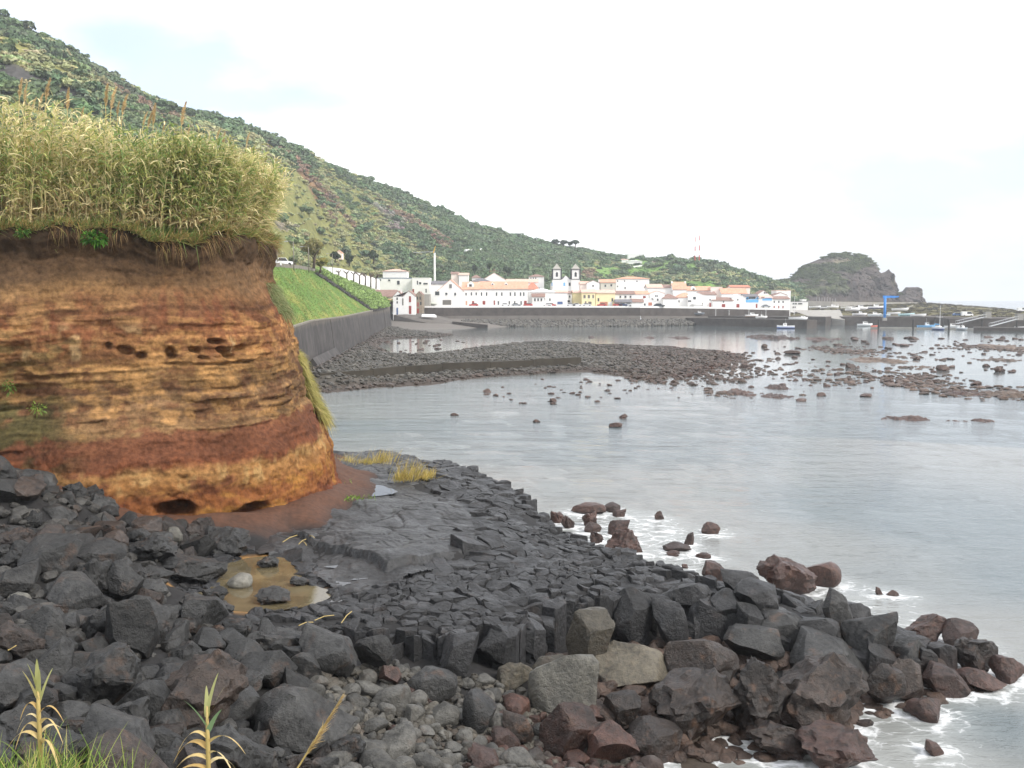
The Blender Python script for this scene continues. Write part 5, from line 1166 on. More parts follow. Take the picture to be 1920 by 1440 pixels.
# foliage clumps
def clump_mesh(seed, n=150, leaf=0.26, flat=0.8, up=0.25):
    rs = np.random.default_rng(seed); lobes = rs.normal(0, 0.42, (5, 3)); lobes[:, 2] = np.abs(lobes[:, 2]) * 0.7; lr = rs.uniform(0.42, 0.7, 5)
    li = rs.integers(0, 5, n); d = rs.normal(size=(n, 3)); d[:, 2] = np.abs(d[:, 2]) * 0.9 - 0.15; d /= np.linalg.norm(d, axis=1)[:, None]
    p = lobes[li] + d * lr[li][:, None] * rs.uniform(0.75, 1.05, (n, 1)); p[:, 2] *= flat
    nrm = d + rs.normal(0, 0.55, (n, 3)); nrm /= np.linalg.norm(nrm, axis=1)[:, None]
    a = np.cross(nrm, rs.normal(size=(n, 3))); a /= np.linalg.norm(a, axis=1)[:, None]; b = np.cross(nrm, a)
    s = leaf * rs.uniform(0.6, 1.3, (n, 1))
    v = np.stack([p - a * s - b * s * 0.6, p + a * s - b * s * 0.4, p + a * s * 0.6 + b * s, p - a * s * 0.7 + b * s * 0.8 + nrm * s * 0.3], 1).reshape(-1, 3); v[:, 2] += up
    f = np.arange(n * 4).reshape(n, 4)
    me = new_mesh('foliage_clump', v, f); me.materials.append(M['scrub']); return me
CLUMPS = [clump_mesh(700 + i, 300 if i < 5 else 210, 0.17 if i < 5 else 0.22, [0.8, 0.9, 0.75, 1.0, 0.65, 0.55, 0.5][i]) for i in range(7)]
VT = np.array([lin(*c) for c in ((84, 104, 68), (98, 118, 72), (142, 144, 92), (128, 104, 80), (138, 132, 118), (116, 146, 80))])
VT = (VT * 0.74 + VT.mean(1, keepdims=True) * 0.26) * 1.30
VS = np.array([3.0, 2.1, 1.8, 2.1, 2.3, 0.8])
def vegetate(name, label, grid, n, seed, smul=1.0, zone=None, tmin=0.02, tmax=1.03, tint=None):
    rs = np.random.default_rng(seed); x, y, z, t, px = hpt(grid, n, rs, tmin, tmax)
    ok = (px > -140); x, y, z, t, px = x[ok], y[ok], z[ok], t[ok], px[ok]; m = len(x)
    k = veg_zone(x, y, t, px) if zone is None else zone(x, y, t, px)
    mixk = rs.random(m); k = np.where(k == 5, np.where(mixk < 0.03, 0, 5), np.where(mixk < 0.06, 0, np.where(mixk < 0.14, 1, np.where(mixk < 0.2, 2, k))))
    thin_ = (((k == 5) & (rs.random(m) < 0.85)) | ((k == 2) & (rs.random(m) < np.where(px > 1000, 0.6, 0.15)))) & (zone is None)
    x, y, z, t, px, k = (q_[~thin_] for q_ in (x, y, z, t, px, k)); m = len(x)
    s = VS[k] * rs.uniform(0.5, 1.45, m) * smul * (1 + 0.35 * vnoise(P3(x * 0.03, y * 0.03), 305))
    sc = np.stack([s * rs.uniform(0.9, 1.3, m), s * rs.uniform(0.9, 1.3, m), s * rs.uniform(0.7, 1.15, m)], -1)
    rot = np.stack([rs.uniform(-.2, .2, m), rs.uniform(-.2, .2, m), rs.uniform(0, 6.28, m)], -1)
    tt = VT[k] * rs.uniform(0.8, 1.2, (m, 1)) * (1 + rs.normal(0, 0.06, (m, 3)))
    idx = np.where(k >= 2, rs.integers(3, 7, m), rs.integers(0, 5, m))
    return scatter(name, np.stack([x, y, z - 0.2 * s], -1), sc, rot, tt, idx, CLUMPS, label, 'vegetation')
vegetate('hill_scrub', 'dense mixed scrub and low trees covering the long hillside', HG, 46000, 401)
# nearer spur with a dark rock face
SG = hill('spur', [-700, -200, 0, 60, 120, 170, 192, 205, 230], [-60, 20, 62, 76, 108, 122, 150, 205, 300], [215] * 9, [16] * 9, [330, 330, 335, 335, 338, 340, 340, 335, 320], 200, 80, 0.8, 3.0, 211)
Xs, Ys, Zs, Ts, Ss = SG
rockm = sstep(0.60, 0.66, Ts) * sstep(0.82, 0.76, Ts)
Ys2 = Ys - 4 * fbm(P3(Xs * 0.15, Zs * 0.12), 4, 7) * rockm
sc_c = np.array(lin(120, 118, 70)) * (1 + 0.25 * fbm(P3(Xs * 0.1, Ys * 0.1, Zs * 0.1), 3, 8))[..., None]; sc_c = sc_c * (1 - rockm[..., None]) + np.array(lin(72, 70, 68)) * rockm[..., None]
tag(obj('hill_spur', gridmesh('hill_spur', Xs, Ys2, Zs, M['hillside'], True, sc_c.reshape(-1, 3))), kind='structure')
vegetate('spur_scrub', 'pale olive scrub draped over the nearer spur of the hill', SG, 4200, 403, 0.85, zone=lambda x, y, t, px: np.full(x.shape, 2), tmin=0.77, tmax=1.05)
vegetate('spur_foot_scrub', 'green scrub at the foot of the nearer spur', SG, 3000, 404, 1.0, zone=lambda x, y, t, px: np.where(t > 0.62, 0, 1), tmin=0.05, tmax=0.64)

vegetate('spur_rock_scrub', 'scattered dark shrubs clinging to the rock face of the spur', SG, 700, 405, 0.7, zone=lambda x, y, t, px: np.full(x.shape, 0), tmin=0.58, tmax=0.82)
# headland rock and low lava spit
M['farrock'] = tinted('headland_rock', 0.95, 0, 0.45, 0.12, 0.1, 0.6)
KX = [1425, 1450, 1475, 1486, 1492, 1500, 1520, 1545, 1562, 1580, 1592, 1602, 1618, 1632, 1640, 1646, 1652, 1660, 1666, 1672, 1678, 1686, 1692, 1712, 1718, 1722, 1732]
KY = [530, 527, 522, 512, 506, 498, 489, 480, 473, 471, 478, 475, 484, 496, 508, 513, 511, 505, 515, 535, 548, 547, 539, 538, 548, 560, 572]
RG = hill('rock', KX, KY, [815] * len(KX), [2] * len(KX), [905] * len(KX), 420, 150, 0.6, 4.0, 221, rough=0.06)
Xr, Yr, Zr, Tr, Sr = RG
Yr = Yr - (26 * np.abs(fbm(P3(Xr * 0.045, Zr * 0.03, Yr * 0.01), 6, 9, 0.65)) + 9 * fbm(P3(Xr * 0.14, Zr * 0.12, Yr * 0.03), 4, 91, 0.6)) * sstep(0.02, 0.2, Tr) * sstep(1.0, 0.9, Tr)
g_ = sstep(-0.15, 0.2, fbm(P3(Xr * 0.03, Zr * 0.05, Yr * 0.03), 4, 10) + 0.9 * (Tr - 0.50) - 0.45 * sstep(1600, 1660, Sr)); pale_ = sstep(0.12, 0.3, fbm(P3(Xr * 0.035, Zr * 0.045, Yr * 0.02), 4, 12)) * sstep(0.15, 0.35, Tr) * sstep(0.9, 0.6, Tr)
rc = np.array(lin(78, 70, 66)) * (1 + 0.35 * fbm(P3(Xr * 0.08, Zr * 0.1, Yr * 0.05), 4, 11))[..., None]
rc = rc * (1 - pale_[..., None]) + np.array(lin(140, 132, 108)) * pale_[..., None]; rc = rc * (1 - g_[..., None]) + np.array(lin(84, 92, 60)) * g_[..., None]
tag(obj('headland_rock', gridmesh('headland_rock', Xr, Yr, Zr, M['farrock'], True, rc.reshape(-1, 3))), 'steep dark headland rock with a green top beyond the harbour', 'headland', kind='structure')
LX = [1440, 1560, 1700, 1760, 1830, 1900, 1960, 2100, 2400]
LG = hill('spit', LX, [566, 566, 567, 569, 575, 581, 584, 590, 598], [520, 500, 470, 460, 455, 450, 445, 440, 430], [2.5] * 9, [700, 700, 700, 680, 640, 610, 600, 590, 580], 220, 60, 0.8, 0.6, 231, rough=0.06)
Xl, Yl, Zl, Tl, Sl = LG
lc = np.array(lin(98, 92, 66)) * (1 + 0.4 * fbm(P3(Xl * 0.06, Yl * 0.03), 4, 13))[..., None]; dk = sstep(0.8, 0.95, Tl)[..., None]; lc = lc * (1 - dk) + np.array(lin(66, 60, 56)) * dk
tag(obj('lava_spit', gridmesh('lava_spit', Xl, Yl, Zl, M['farrock'], True, lc.reshape(-1, 3))), kind='structure')
rs = np.random.default_rng(14); x, y, z, t, px = hpt(LG, 3500, rs, 0.1, 1.02); m = len(x); s = rs.uniform(0.4, 1.1, m)
scatter('spit_scrub', np.stack([x, y, z], -1), np.stack([s * 1.3, s * 1.3, s * 0.6], -1), np.stack([0 * s, 0 * s, rs.uniform(0, 6, m)], -1), np.where(rs.random((m, 1)) < 0.5, np.array(lin(104, 98, 68)), np.array(lin(70, 66, 58))) * rs.uniform(0.7, 1.3, (m, 1)), rs.integers(3, 7, m), CLUMPS, 'low brown scrub on the flat lava spit behind the harbour', 'vegetation')
rs = np.random.default_rng(15); x, y, z, t, px = hpt((Xr, Yr, Zr, Tr, Sr), 2600, rs, 0.3, 1.0); gg = fbm(P3(x * 0.03, z * 0.05, y * 0.03), 4, 10) + 0.9 * (t - 0.50) - 0.45 * sstep(1600, 1660, px); ok = gg > 0.0; x, y, z = x[ok], y[ok], z[ok]; m = len(x); s = rs.uniform(0.9, 2.0, m)
scatter('headland_scrub', np.stack([x, y, z], -1), np.stack([s * 1.2, s * 1.2, s * 0.7], -1), np.stack([0 * s, 0 * s, rs.uniform(0, 6, m)], -1), np.array(lin(88, 98, 62)) * rs.uniform(0.7, 1.3, (m, 1)), rs.integers(0, 7, m), CLUMPS, 'green scrub on the crown of the headland rock', 'vegetation')

# ================================================================== SEA WALL, GREEN BANK, ROAD
M['darkwall'] = plain('dark_masonry', lin(70, 67, 65), 0.9, 0.45, 0.35, 0.2, 0, 0.08)
M['cap'] = plain('concrete_cap', lin(128, 122, 112), 0.85, 0.25, 0.8)
def streaked(name, col, pale, zlo, zhi):
    m, nt, b = material(name); pos = nt.nodes.new('ShaderNodeNewGeometry').outputs['Position']
    st = noise(nt, mapped(nt, pos, (1.0, 1.0, 0.06)), 0.8, 6, 0.65); bl = noise(nt, pos, 0.35, 7, 0.65)
    r = ramp(nt, [(0.36, tuple(c * 0.4 for c in col)), (0.5, col), (0.64, tuple(c * 1.9 for c in col))]); nt.links.new(mth(nt, 'ADD', mth(nt, 'MULTIPLY', st, 0.55), mth(nt, 'MULTIPLY', bl, 0.45)), r.inputs['Fac'])
    sep = nt.nodes.new('ShaderNodeSeparateXYZ'); nt.links.new(pos, sep.inputs[0]); mr = nt.nodes.new('ShaderNodeMapRange'); mr.inputs[1].default_value = zlo; mr.inputs[2].default_value = zhi; nt.links.new(mth(nt, 'ADD', sep.outputs['Z'], mth(nt, 'MULTIPLY', bl, 3.0)), mr.inputs[0])
    nt.links.new(mix(nt, mr.outputs[0], r.outputs['Color'], mix(nt, bl, pale, tuple(c * 0.6 for c in pale))), b.inputs['Base Color']); bump(nt, b, bl, 0.6, 0.12); return m
M['seawall'] = streaked('stained_sea_wall', lin(66, 62, 60), lin(108, 100, 90), 8.2, 9.2)
WALLPX = [(470, 655, 800, 118), (535, 620, 722, 146), (585, 603, 688, 188), (645, 595, 655, 245), (690, 585, 632, 305), (730, 577, 610, 385)]
WT = [aty(a, b, D) for a, b, c, D in WALLPX]
seawall = tag(empty('sea_wall', (WT[1].x, WT[1].y, 0)), 'long dark retaining wall below the green bank', 'wall')
so = seawall.location; mc = MB()
for i in range(len(WT) - 1):
    a, b = WT[i] - so, WT[i + 1] - so; d = (b - a); ln = Vector((d.x, d.y)).length; d.z = 0; d.normalize(); nrm = Vector((-d.y, d.x, 0))            # nrm points inland
    if nrm.x > 0: nrm = -nrm
    npan = max(1, int(ln / 24))
    for j in range(npan):                             # cast panels with open joints, each a little proud or set back
        p0, p1 = a.lerp(b, j / npan) + d * 0.05, a.lerp(b, (j + 1) / npan) - d * 0.05; off = nrm * random.uniform(-0.06, 0.06); p0, p1 = p0 + off, p1 + off
        lo = lambda q: Vector((q.x, q.y, -0.8)) - nrm * 1.1
        MB().poly([lo(p0), lo(p1), p1, p0, p0 + nrm * 0.9, p1 + nrm * 0.9, Vector((p0.x, p0.y, -0.8)) + nrm * .9, Vector((p1.x, p1.y, -0.8)) + nrm * .9], [[0, 1, 2, 3], [3, 2, 5, 4], [0, 3, 4, 6], [1, 7, 5, 2]]).build('panel', M['seawall'], seawall)
    up = Vector((0, 0, 0.3)); o_ = -nrm * 0.12
    mc.poly([a + o_, b + o_, b + nrm, a + nrm, a + o_ + up, b + o_ + up, b + nrm + up, a + nrm + up], [[0, 3, 2, 1], [4, 5, 6, 7], [0, 1, 5, 4], [1, 2, 6, 5], [2, 3, 7, 6], [3, 0, 4, 7]])
mc.build('coping', M['cap'], seawall)
gp_ = [aty(645, 629, 262), aty(652, 627, 262), aty(660, 625, 262), aty(666, 622, 262), aty(669, 626, 262), aty(668, 629, 262)]
# sloping footing apron against the wall
mb = MB(); a0, a1 = aty(600, 690, 165), aty(640, 665, 215)
for a, b in [(a0, a1)]:
    mb.poly([a - so + Vector((0.3, 0, -0.5)), b - so + Vector((0.3, 0, -0.5)), b - so + Vector((-1.2, 0, 1.6)), a - so + Vector((-1.2, 0, 1.6)), a - so + Vector((-3, 0, -0.5)), b - so + Vector((-3, 0, -0.5))], [[0, 1, 2, 3], [0, 3, 4], [1, 5, 2], [3, 2, 5, 4]])
mb.build('footing', M['seawall'], seawall)
# bank: grid between wall crest and road edge
ROADPX = [(440, 498, 150), (500, 499, 185), (560, 504, 240), (600, 510, 295), (650, 530, 350), (705, 552, 400)]
RT = [aty(*p) for p in ROADPX]
def lerp_line(P, t):
    P = np.array([tuple(p) for p in P]); s = np.linspace(0, 1, len(P)); return np.stack([np.interp(t, s, P[:, k]) for k in range(3)], -1)
tt_, ss_ = np.meshgrid(np.linspace(0, 1, 160), np.linspace(0, 1, 40)); lowl = lerp_line(WT, tt_); uppl = lerp_line(RT, tt_)
lowl = lowl + np.array([-0.5, 0.3, 0.25])
G3 = lowl * (1 - ss_[..., None]) + uppl * ss_[..., None]; G3[..., 2] += 0.25 * fbm(G3 * 0.25, 3, 61) * np.sin(ss_ * math.pi) 
gpx, gpy = project(G3.reshape(-1, 3)); gpx = gpx.reshape(tt_.shape); gpy = gpy.reshape(tt_.shape)
lawnm = sstep(8, -8, (gpx - 592) - (gpy - 512) * 1.5)                                       # lawn ends at the diagonal steps
gcl = np.array(lin(96, 124, 60)) * (1 + 0.25 * fbm(G3 * 0.4, 4, 62))[..., None]
dry_ = sstep(0.05, 0.40, fbm(G3 * np.array([0.25, 0.25, 0.5]), 4, 63) - 0.25 * ss_ + 0.2)[..., None] * 0.75; gcl = gcl * (1 - dry_) + np.array(lin(140, 136, 72)) * dry_
gcl = gcl * lawnm[..., None] + np.array(lin(92, 112, 56)) * (1 - lawnm[..., None])
tag(obj('green_bank', gridmesh('green_bank', G3[..., 0], G3[..., 1], G3[..., 2], M['hillside'], True, gcl.reshape(-1, 3))), kind='structure')
rs = np.random.default_rng(16); n = 26000; a = rs.integers(0, 39, n); b = rs.integers(0, 159, n); fa_, fb_ = rs.random((n, 1)), rs.random((n, 1))
gp = (G3[a, b] * (1 - fa_) + G3[a + 1, b] * fa_) * (1 - fb_) + (G3[a, b + 1] * (1 - fa_) + G3[a + 1, b + 1] * fa_) * fb_; lm = lawnm[a, b] > 0.5
gl = gp[lm]; n = len(gl)
cols_ = [(92, 120, 60), (106, 134, 66), (84, 112, 54), (126, 126, 74), (134, 120, 76)]
grass('bank_grass', 'short bright green grass covering the sloping bank above the sea wall', gl, np.c_[np.zeros(n), np.zeros(n), np.ones(n)], 0.45, 0.09, 0.5, cols_, 2, 65, 0.6)
bu = gp[~lm][:1500]; m = len(bu); s = rs.uniform(0.6, 1.5, m)
scatter('bank_shrubs', bu, np.stack([s, s, s], -1), np.stack([0 * s, 0 * s, rs.uniform(0, 6, m)], -1), np.array(lin(128, 150, 88)) * rs.uniform(0.8, 1.25, (m, 1)), rs.integers(0, 7, m), CLUMPS, 'bushy green plants on the slope beyond the diagonal steps', 'vegetation')
# dark diagonal steps
st = MB(); prev = None
for k in range(46):
    px = 592 + k * (725 - 592) / 45; py = 512 + (px - 592) / 1.5
    i = int(np.argmin((gpx - px) ** 2 + (gpy - py) ** 2)); p = G3.reshape(-1, 3)[i]
    st.box(p[0] - 0.9, p[0] + 0.9, p[1] - 2.2, p[1] + 2.2, p[2] - 0.4, p[2] + 0.18)
tag(st.build('bank_steps', M['darkwall']), 'dark flight of steps running diagonally down the green bank', 'steps')
# road and parapet on top
M['asphalt'] = plain('asphalt', (0.055, 0.055, 0.057), 0.9, 0.2, 0.8)
mb, mp = MB(), MB()
for a, b in zip(RT[:-1], RT[1:]):
    d = (b - a); d.z = 0; d.normalize(); nrm = Vector((-d.y, d.x, 0)); nrm = -nrm if nrm.x > 0 else nrm
    mb.poly([a + Vector((0, 0, .02)), b + Vector((0, 0, .02)), b + nrm * 8 + Vector((0, 0, .02)), a + nrm * 8 + Vector((0, 0, .02)), a + Vector((0, 0, -.6)), b + Vector((0, 0, -.6))], [[0, 1, 2, 3], [4, 5, 1, 0]])
    u = Vector((0, 0, 0.85)); w = nrm * 0.3
    mp.poly([a, b, b + w, a + w, a + u, b + u, b + w + u, a + w + u], [[0, 3, 2, 1], [4, 5, 6, 7], [0, 1, 5, 4], [1, 2, 6, 5], [2, 3, 7, 6], [3, 0, 4, 7]])
tag(mb.build('coast_road', M['asphalt']), kind='structure')
tag(mp.build('road_parapet', M['cap']), 'low grey parapet along the coast road above the green bank', 'wall')
# scrub between road and hill foot
rs = np.random.default_rng(19); n = 3600; pxr = rs.uniform(430, 598, n); D = np.interp(pxr, [430, 500, 600, 700, 760], [165, 205, 315, 430, 480]) + np.abs(rs.normal(0, 1, n)) * 45 + 6
zq = np.interp(pxr, [430, 500, 600, 700, 760], [17.0, 18.0, 19.0, 13, 11.0]) + 0.03 * np.abs(D - 200) * 0; Xq = (pxr - 960) / FPX * D
s = rs.uniform(0.8, 2.2, n)
scatter('roadside_scrub', np.stack([Xq, D, zq - 0.6], -1), np.stack([s, s, s * 0.8], -1), np.stack([0 * s, 0 * s, rs.uniform(0, 6, n)], -1), VT[rs.choice([0, 1, 2, 5], n)] * rs.uniform(0.8, 1.3, (n, 1)), rs.integers(0, 7, n), CLUMPS, 'green scrub between the coast road and the hill', 'vegetation')
tx_, td_ = np.meshgrid(np.linspace(380, 820, 60), np.linspace(0, 1, 30)); Dt = np.interp(tx_, [380, 500, 600, 700, 820], [150, 195, 300, 415, 455]) + 150 * td_
zt_ = np.interp(tx_, [380, 500, 600, 700, 760, 820], [16.5, 17.6, 18.6, 12.5, 10.5, 10.0]) + np.interp(tx_, [500, 600, 700, 800], [3, 5, 9, 6]) * td_; 
tag(obj('terrace', gridmesh('terrace', (tx_ - 960) / FPX * Dt, Dt, zt_ - 0.5, M['hillside'], True, np.tile(np.array(lin(96, 108, 58)), (tx_.size, 1)))), kind='structure')

# ================================================================== SINGLE TREES
M['bark'] = plain('bark', lin(88, 74, 62), 0.9, 0.3, 2.0)
def tree(label, px, ytop, ybase, Y, wpx, cols, seed, name='tree', n=900, leaf=0.35, crown_from=0.3, group=None, flat=False):
    rs = np.random.default_rng(seed); b = aty(px, ybase, Y); H = zat(ytop, Y) - b.z; R = wpx * Y / FPX / 2
    t = tag(empty(name, tuple(b)), label, 'tree', group)
    tk = MB().tube([(0, 0, -0.5), (0.1 * R, 0, H * 0.3), (0, 0.1 * R, H * 0.75)], [0.09 * R + 0.08, 0.07 * R + 0.05, 0.04], 8)
    for k in range(5):
        a = k * 1.3 + rs.uniform(0, 1); z0 = H * rs.uniform(0.25, 0.5); tk.tube([(0, 0, z0), (math.cos(a) * R * 0.35, math.sin(a) * R * 0.35, z0 + H * 0.18), (math.cos(a) * R * 0.7, math.sin(a) * R * 0.7, z0 + H * 0.3)], [0.05 * R + .03, 0.03 * R + .02, 0.02], 6)
    tk.build('trunk', M['bark'], t, True)
    zc = H * (crown_from + 1) / 2; hz = H * (1 - crown_from) / 2
    nl = 9; lob = rs.normal(size=(nl, 3)); lob /= np.linalg.norm(lob, axis=1)[:, None]; lob *= np.array([R * 0.6, R * 0.6, hz * 0.6]) * rs.uniform(0.5, 1.0, (nl, 1)); lr = rs.uniform(0.38, 0.55, nl)
    i = rs.integers(0, nl, n); d = rs.normal(size=(n, 3)); d /= np.linalg.norm(d, axis=1)[:, None]
    p = lob[i] + d * lr[i][:, None] * np.array([R, R, hz]) * rs.uniform(0.6, 1.05, (n, 1)) + np.array([0, 0, zc])
    a_ = rs.normal(size=(n, 3)); a_ -= (a_ * d).sum(1)[:, None] * d * 0.6; a_ /= np.linalg.norm(a_, axis=1)[:, None]; b_ = np.cross(d, a_); s_ = leaf * rs.uniform(0.6, 1.3, (n, 1))
    v = np.stack([p - a_ * s_ - b_ * s_ * .5, p + a_ * s_ - b_ * s_ * .4, p + a_ * s_ * .6 + b_ * s_, p - a_ * s_ * .7 + b_ * s_ * .8], 1).reshape(-1, 3)
    c = np.repeat(np.array([lin(*q) for q in cols])[rs.integers(0, len(cols), n)] * rs.uniform(0.7, 1.3, (n, 1)), 4, 0)
    obj('crown', new_mesh('crown', v, np.arange(n * 4).reshape(n, 4), False, c), M['leaf'], t); return t
OL, DG, MG = [(128, 122, 70), (112, 110, 62), (140, 130, 80)], [(50, 66, 42), (62, 78, 46), (44, 58, 40)], [(84, 108, 58), (70, 94, 50), (100, 118, 66)]
tree('round olive-brown tree behind the street lamps of the coast road', 588, 446, 500, 262, 50, OL, 901, n=1500, leaf=0.3)
tree('grey-green bushy tree between the lamp posts and the parked car', 552, 478, 502, 250, 26, [(120, 130, 92), (104, 116, 80)], 902, leaf=0.3)
tree('yellow-leaved low tree beside the round olive-brown one', 600, 480, 508, 270, 34, [(146, 138, 66), (120, 124, 60)], 903, leaf=0.3)
for i, (px, yt, yb, w) in enumerate([(1042, 448, 466, 24), (1056, 449, 466, 20), (1078, 449, 466, 20), (1068, 452, 467, 12)]):
    tree(['dark umbrella pine at the inland end of the skyline group', 'dark pine second in the skyline group above the church', 'dark umbrella pine standing at the seaward end of the skyline group', 'small dark pine between the skyline umbrella pines'][i], px, yt, yb, 835, w, DG, 910 + i, 'pine_tree', 500, 0.6, 0.45)
tree('single dark conical tree on the skyline above the white hill structure', 972, 436, 452, 815, 9, DG, 915, 'pine_tree', 300, 0.5, 0.1)
for i, (px, yt, yb, w, D, lab) in enumerate([(1052, 532, 545, 16, 535, 'dark rounded tree before the church, under the first tower'), (1074, 533, 545, 16, 535, 'dark rounded tree before the church, under the second tower'), (1058, 544, 566, 12, 500, 'dark leafy tree between the white house and the cream buildings'), (1066, 556, 572, 14, 495, 'olive bush in front of the cream building'),
                                             (700, 468, 492, 26, 480, 'dark rounded tree on the lower slope above the white block'), (655, 474, 496, 20, 420, 'dark green tree above the pollarded row'), (890, 495, 512, 16, 560, 'dark tree above the long white roofs'), (952, 497, 516, 22, 570, 'broad dark tree behind the red roofs'), (918, 490, 510, 12, 570, 'slim dark tree behind the long white roofs'), (628, 470, 490, 22, 400, 'dark round tree near the small hut on the slope')]):
    tree(lab, px, yt, yb, D, w, DG if i < 3 or i > 3 else OL, 930 + i, n=500, leaf=0.45, crown_from=0.15)
def pollard(px, ytop, ybase, Y, seed, lab):
    rs = random.Random(seed); b = aty(px, ybase, Y); H = zat(ytop, Y) - b.z; t = tag(empty('pollarded_tree', tuple(b)), lab, 'tree', 'pollarded trees before the white wall')
    MB().tube([(0, 0, -0.3), (0.1, 0, H * 0.5), (0.05, 0, H * 0.7)], [0.32, 0.26, 0.3], 7).build('trunk', M['bark'], t, True)
    for k in range(6):
        a = rs.uniform(0, 6.28); L = H * rs.uniform(0.25, 0.42); MB().tube([(0.05, 0, H * 0.66), (math.cos(a) * L * 0.7, math.sin(a) * L * 0.7, H * 0.85), (math.cos(a) * L, math.sin(a) * L, H * rs.uniform(0.85, 1.05))], [0.2, 0.14, 0.09], 6).build('limb', M['bark'], t, True)
for i, px in enumerate([635, 650, 663, 674, 685, 695, 705]): pollard(px, 506 + i * 1.2, 522 + i * 3.0, 392 + i * 4, 40 + i, ['first', 'second', 'third', 'fourth', 'fifth', 'sixth', 'last'][i] + ' bare pollarded tree from the coast road along the white wall')
# ================================================================== TOWN
WH = M['white'] = plain('white_plaster', (0.82, 0.81, 0.79), 0.85, 0.07, 0.5)
CR = M['cream'] = plain('cream_plaster', lin(240, 224, 180), 0.85, 0.1, 0.5)
PK = M['pinkwall'] = plain('pale_pink_plaster', lin(240, 222, 212), 0.85, 0.08, 0.5)
SB = M['skyblue'] = plain('sky_blue_paint', lin(110, 178, 228), 0.7, 0.08, 0.5)
ST = M['stone'] = plain('rough_stone', lin(140, 128, 112), 0.9, 0.3, 0.8)
GW = M['greywall'] = plain('grey_render', lin(160, 156, 148), 0.9, 0.15, 0.6)
def roof_mat(name, col):
    m, nt, b = material(name); tc = nt.nodes.new('ShaderNodeTexCoord').outputs['Object']
    wv = nd(nt, 'ShaderNodeTexWave', Scale=2.2, Distortion=0.6); nt.links.new(tc, wv.inputs['Vector'])
    r = ramp(nt, [(0.25, tuple(c * 0.65 for c in col)), (0.7, tuple(min(1, c * 1.15) for c in col))]); nt.links.new(noise(nt, tc, 1.1, 6, 0.65), r.inputs['Fac'])
    nt.links.new(r.outputs['Color'], b.inputs['Base Color']); b.inputs['Roughness'].default_value = 0.9; bump(nt, b, wv.outputs['Fac'], 0.6, 0.08); return m
RO, RP, RB, RG_, RR = roof_mat('orange_tile', lin(218, 166, 140)), roof_mat('pale_terracotta', lin(222, 186, 170)), roof_mat('brown_tile', lin(150, 122, 112)), roof_mat('grey_roof', lin(120, 118, 122)), roof_mat('red_tile', lin(200, 134, 112))
GL = M['pane'] = plain('dark_glass', (0.03, 0.035, 0.04), 0.2, 0.2, 1.0, 0.5)
RDW = M['redwood'] = plain('red_paint', lin(140, 52, 44), 0.6); BLW = M['bluewood'] = plain('blue_paint', lin(70, 96, 140), 0.6); GYW = M['greywood'] = plain('grey_timber', lin(110, 106, 100), 0.8)
BK = M['black_trim'] = plain('basalt_trim', (0.035, 0.035, 0.037), 0.8)
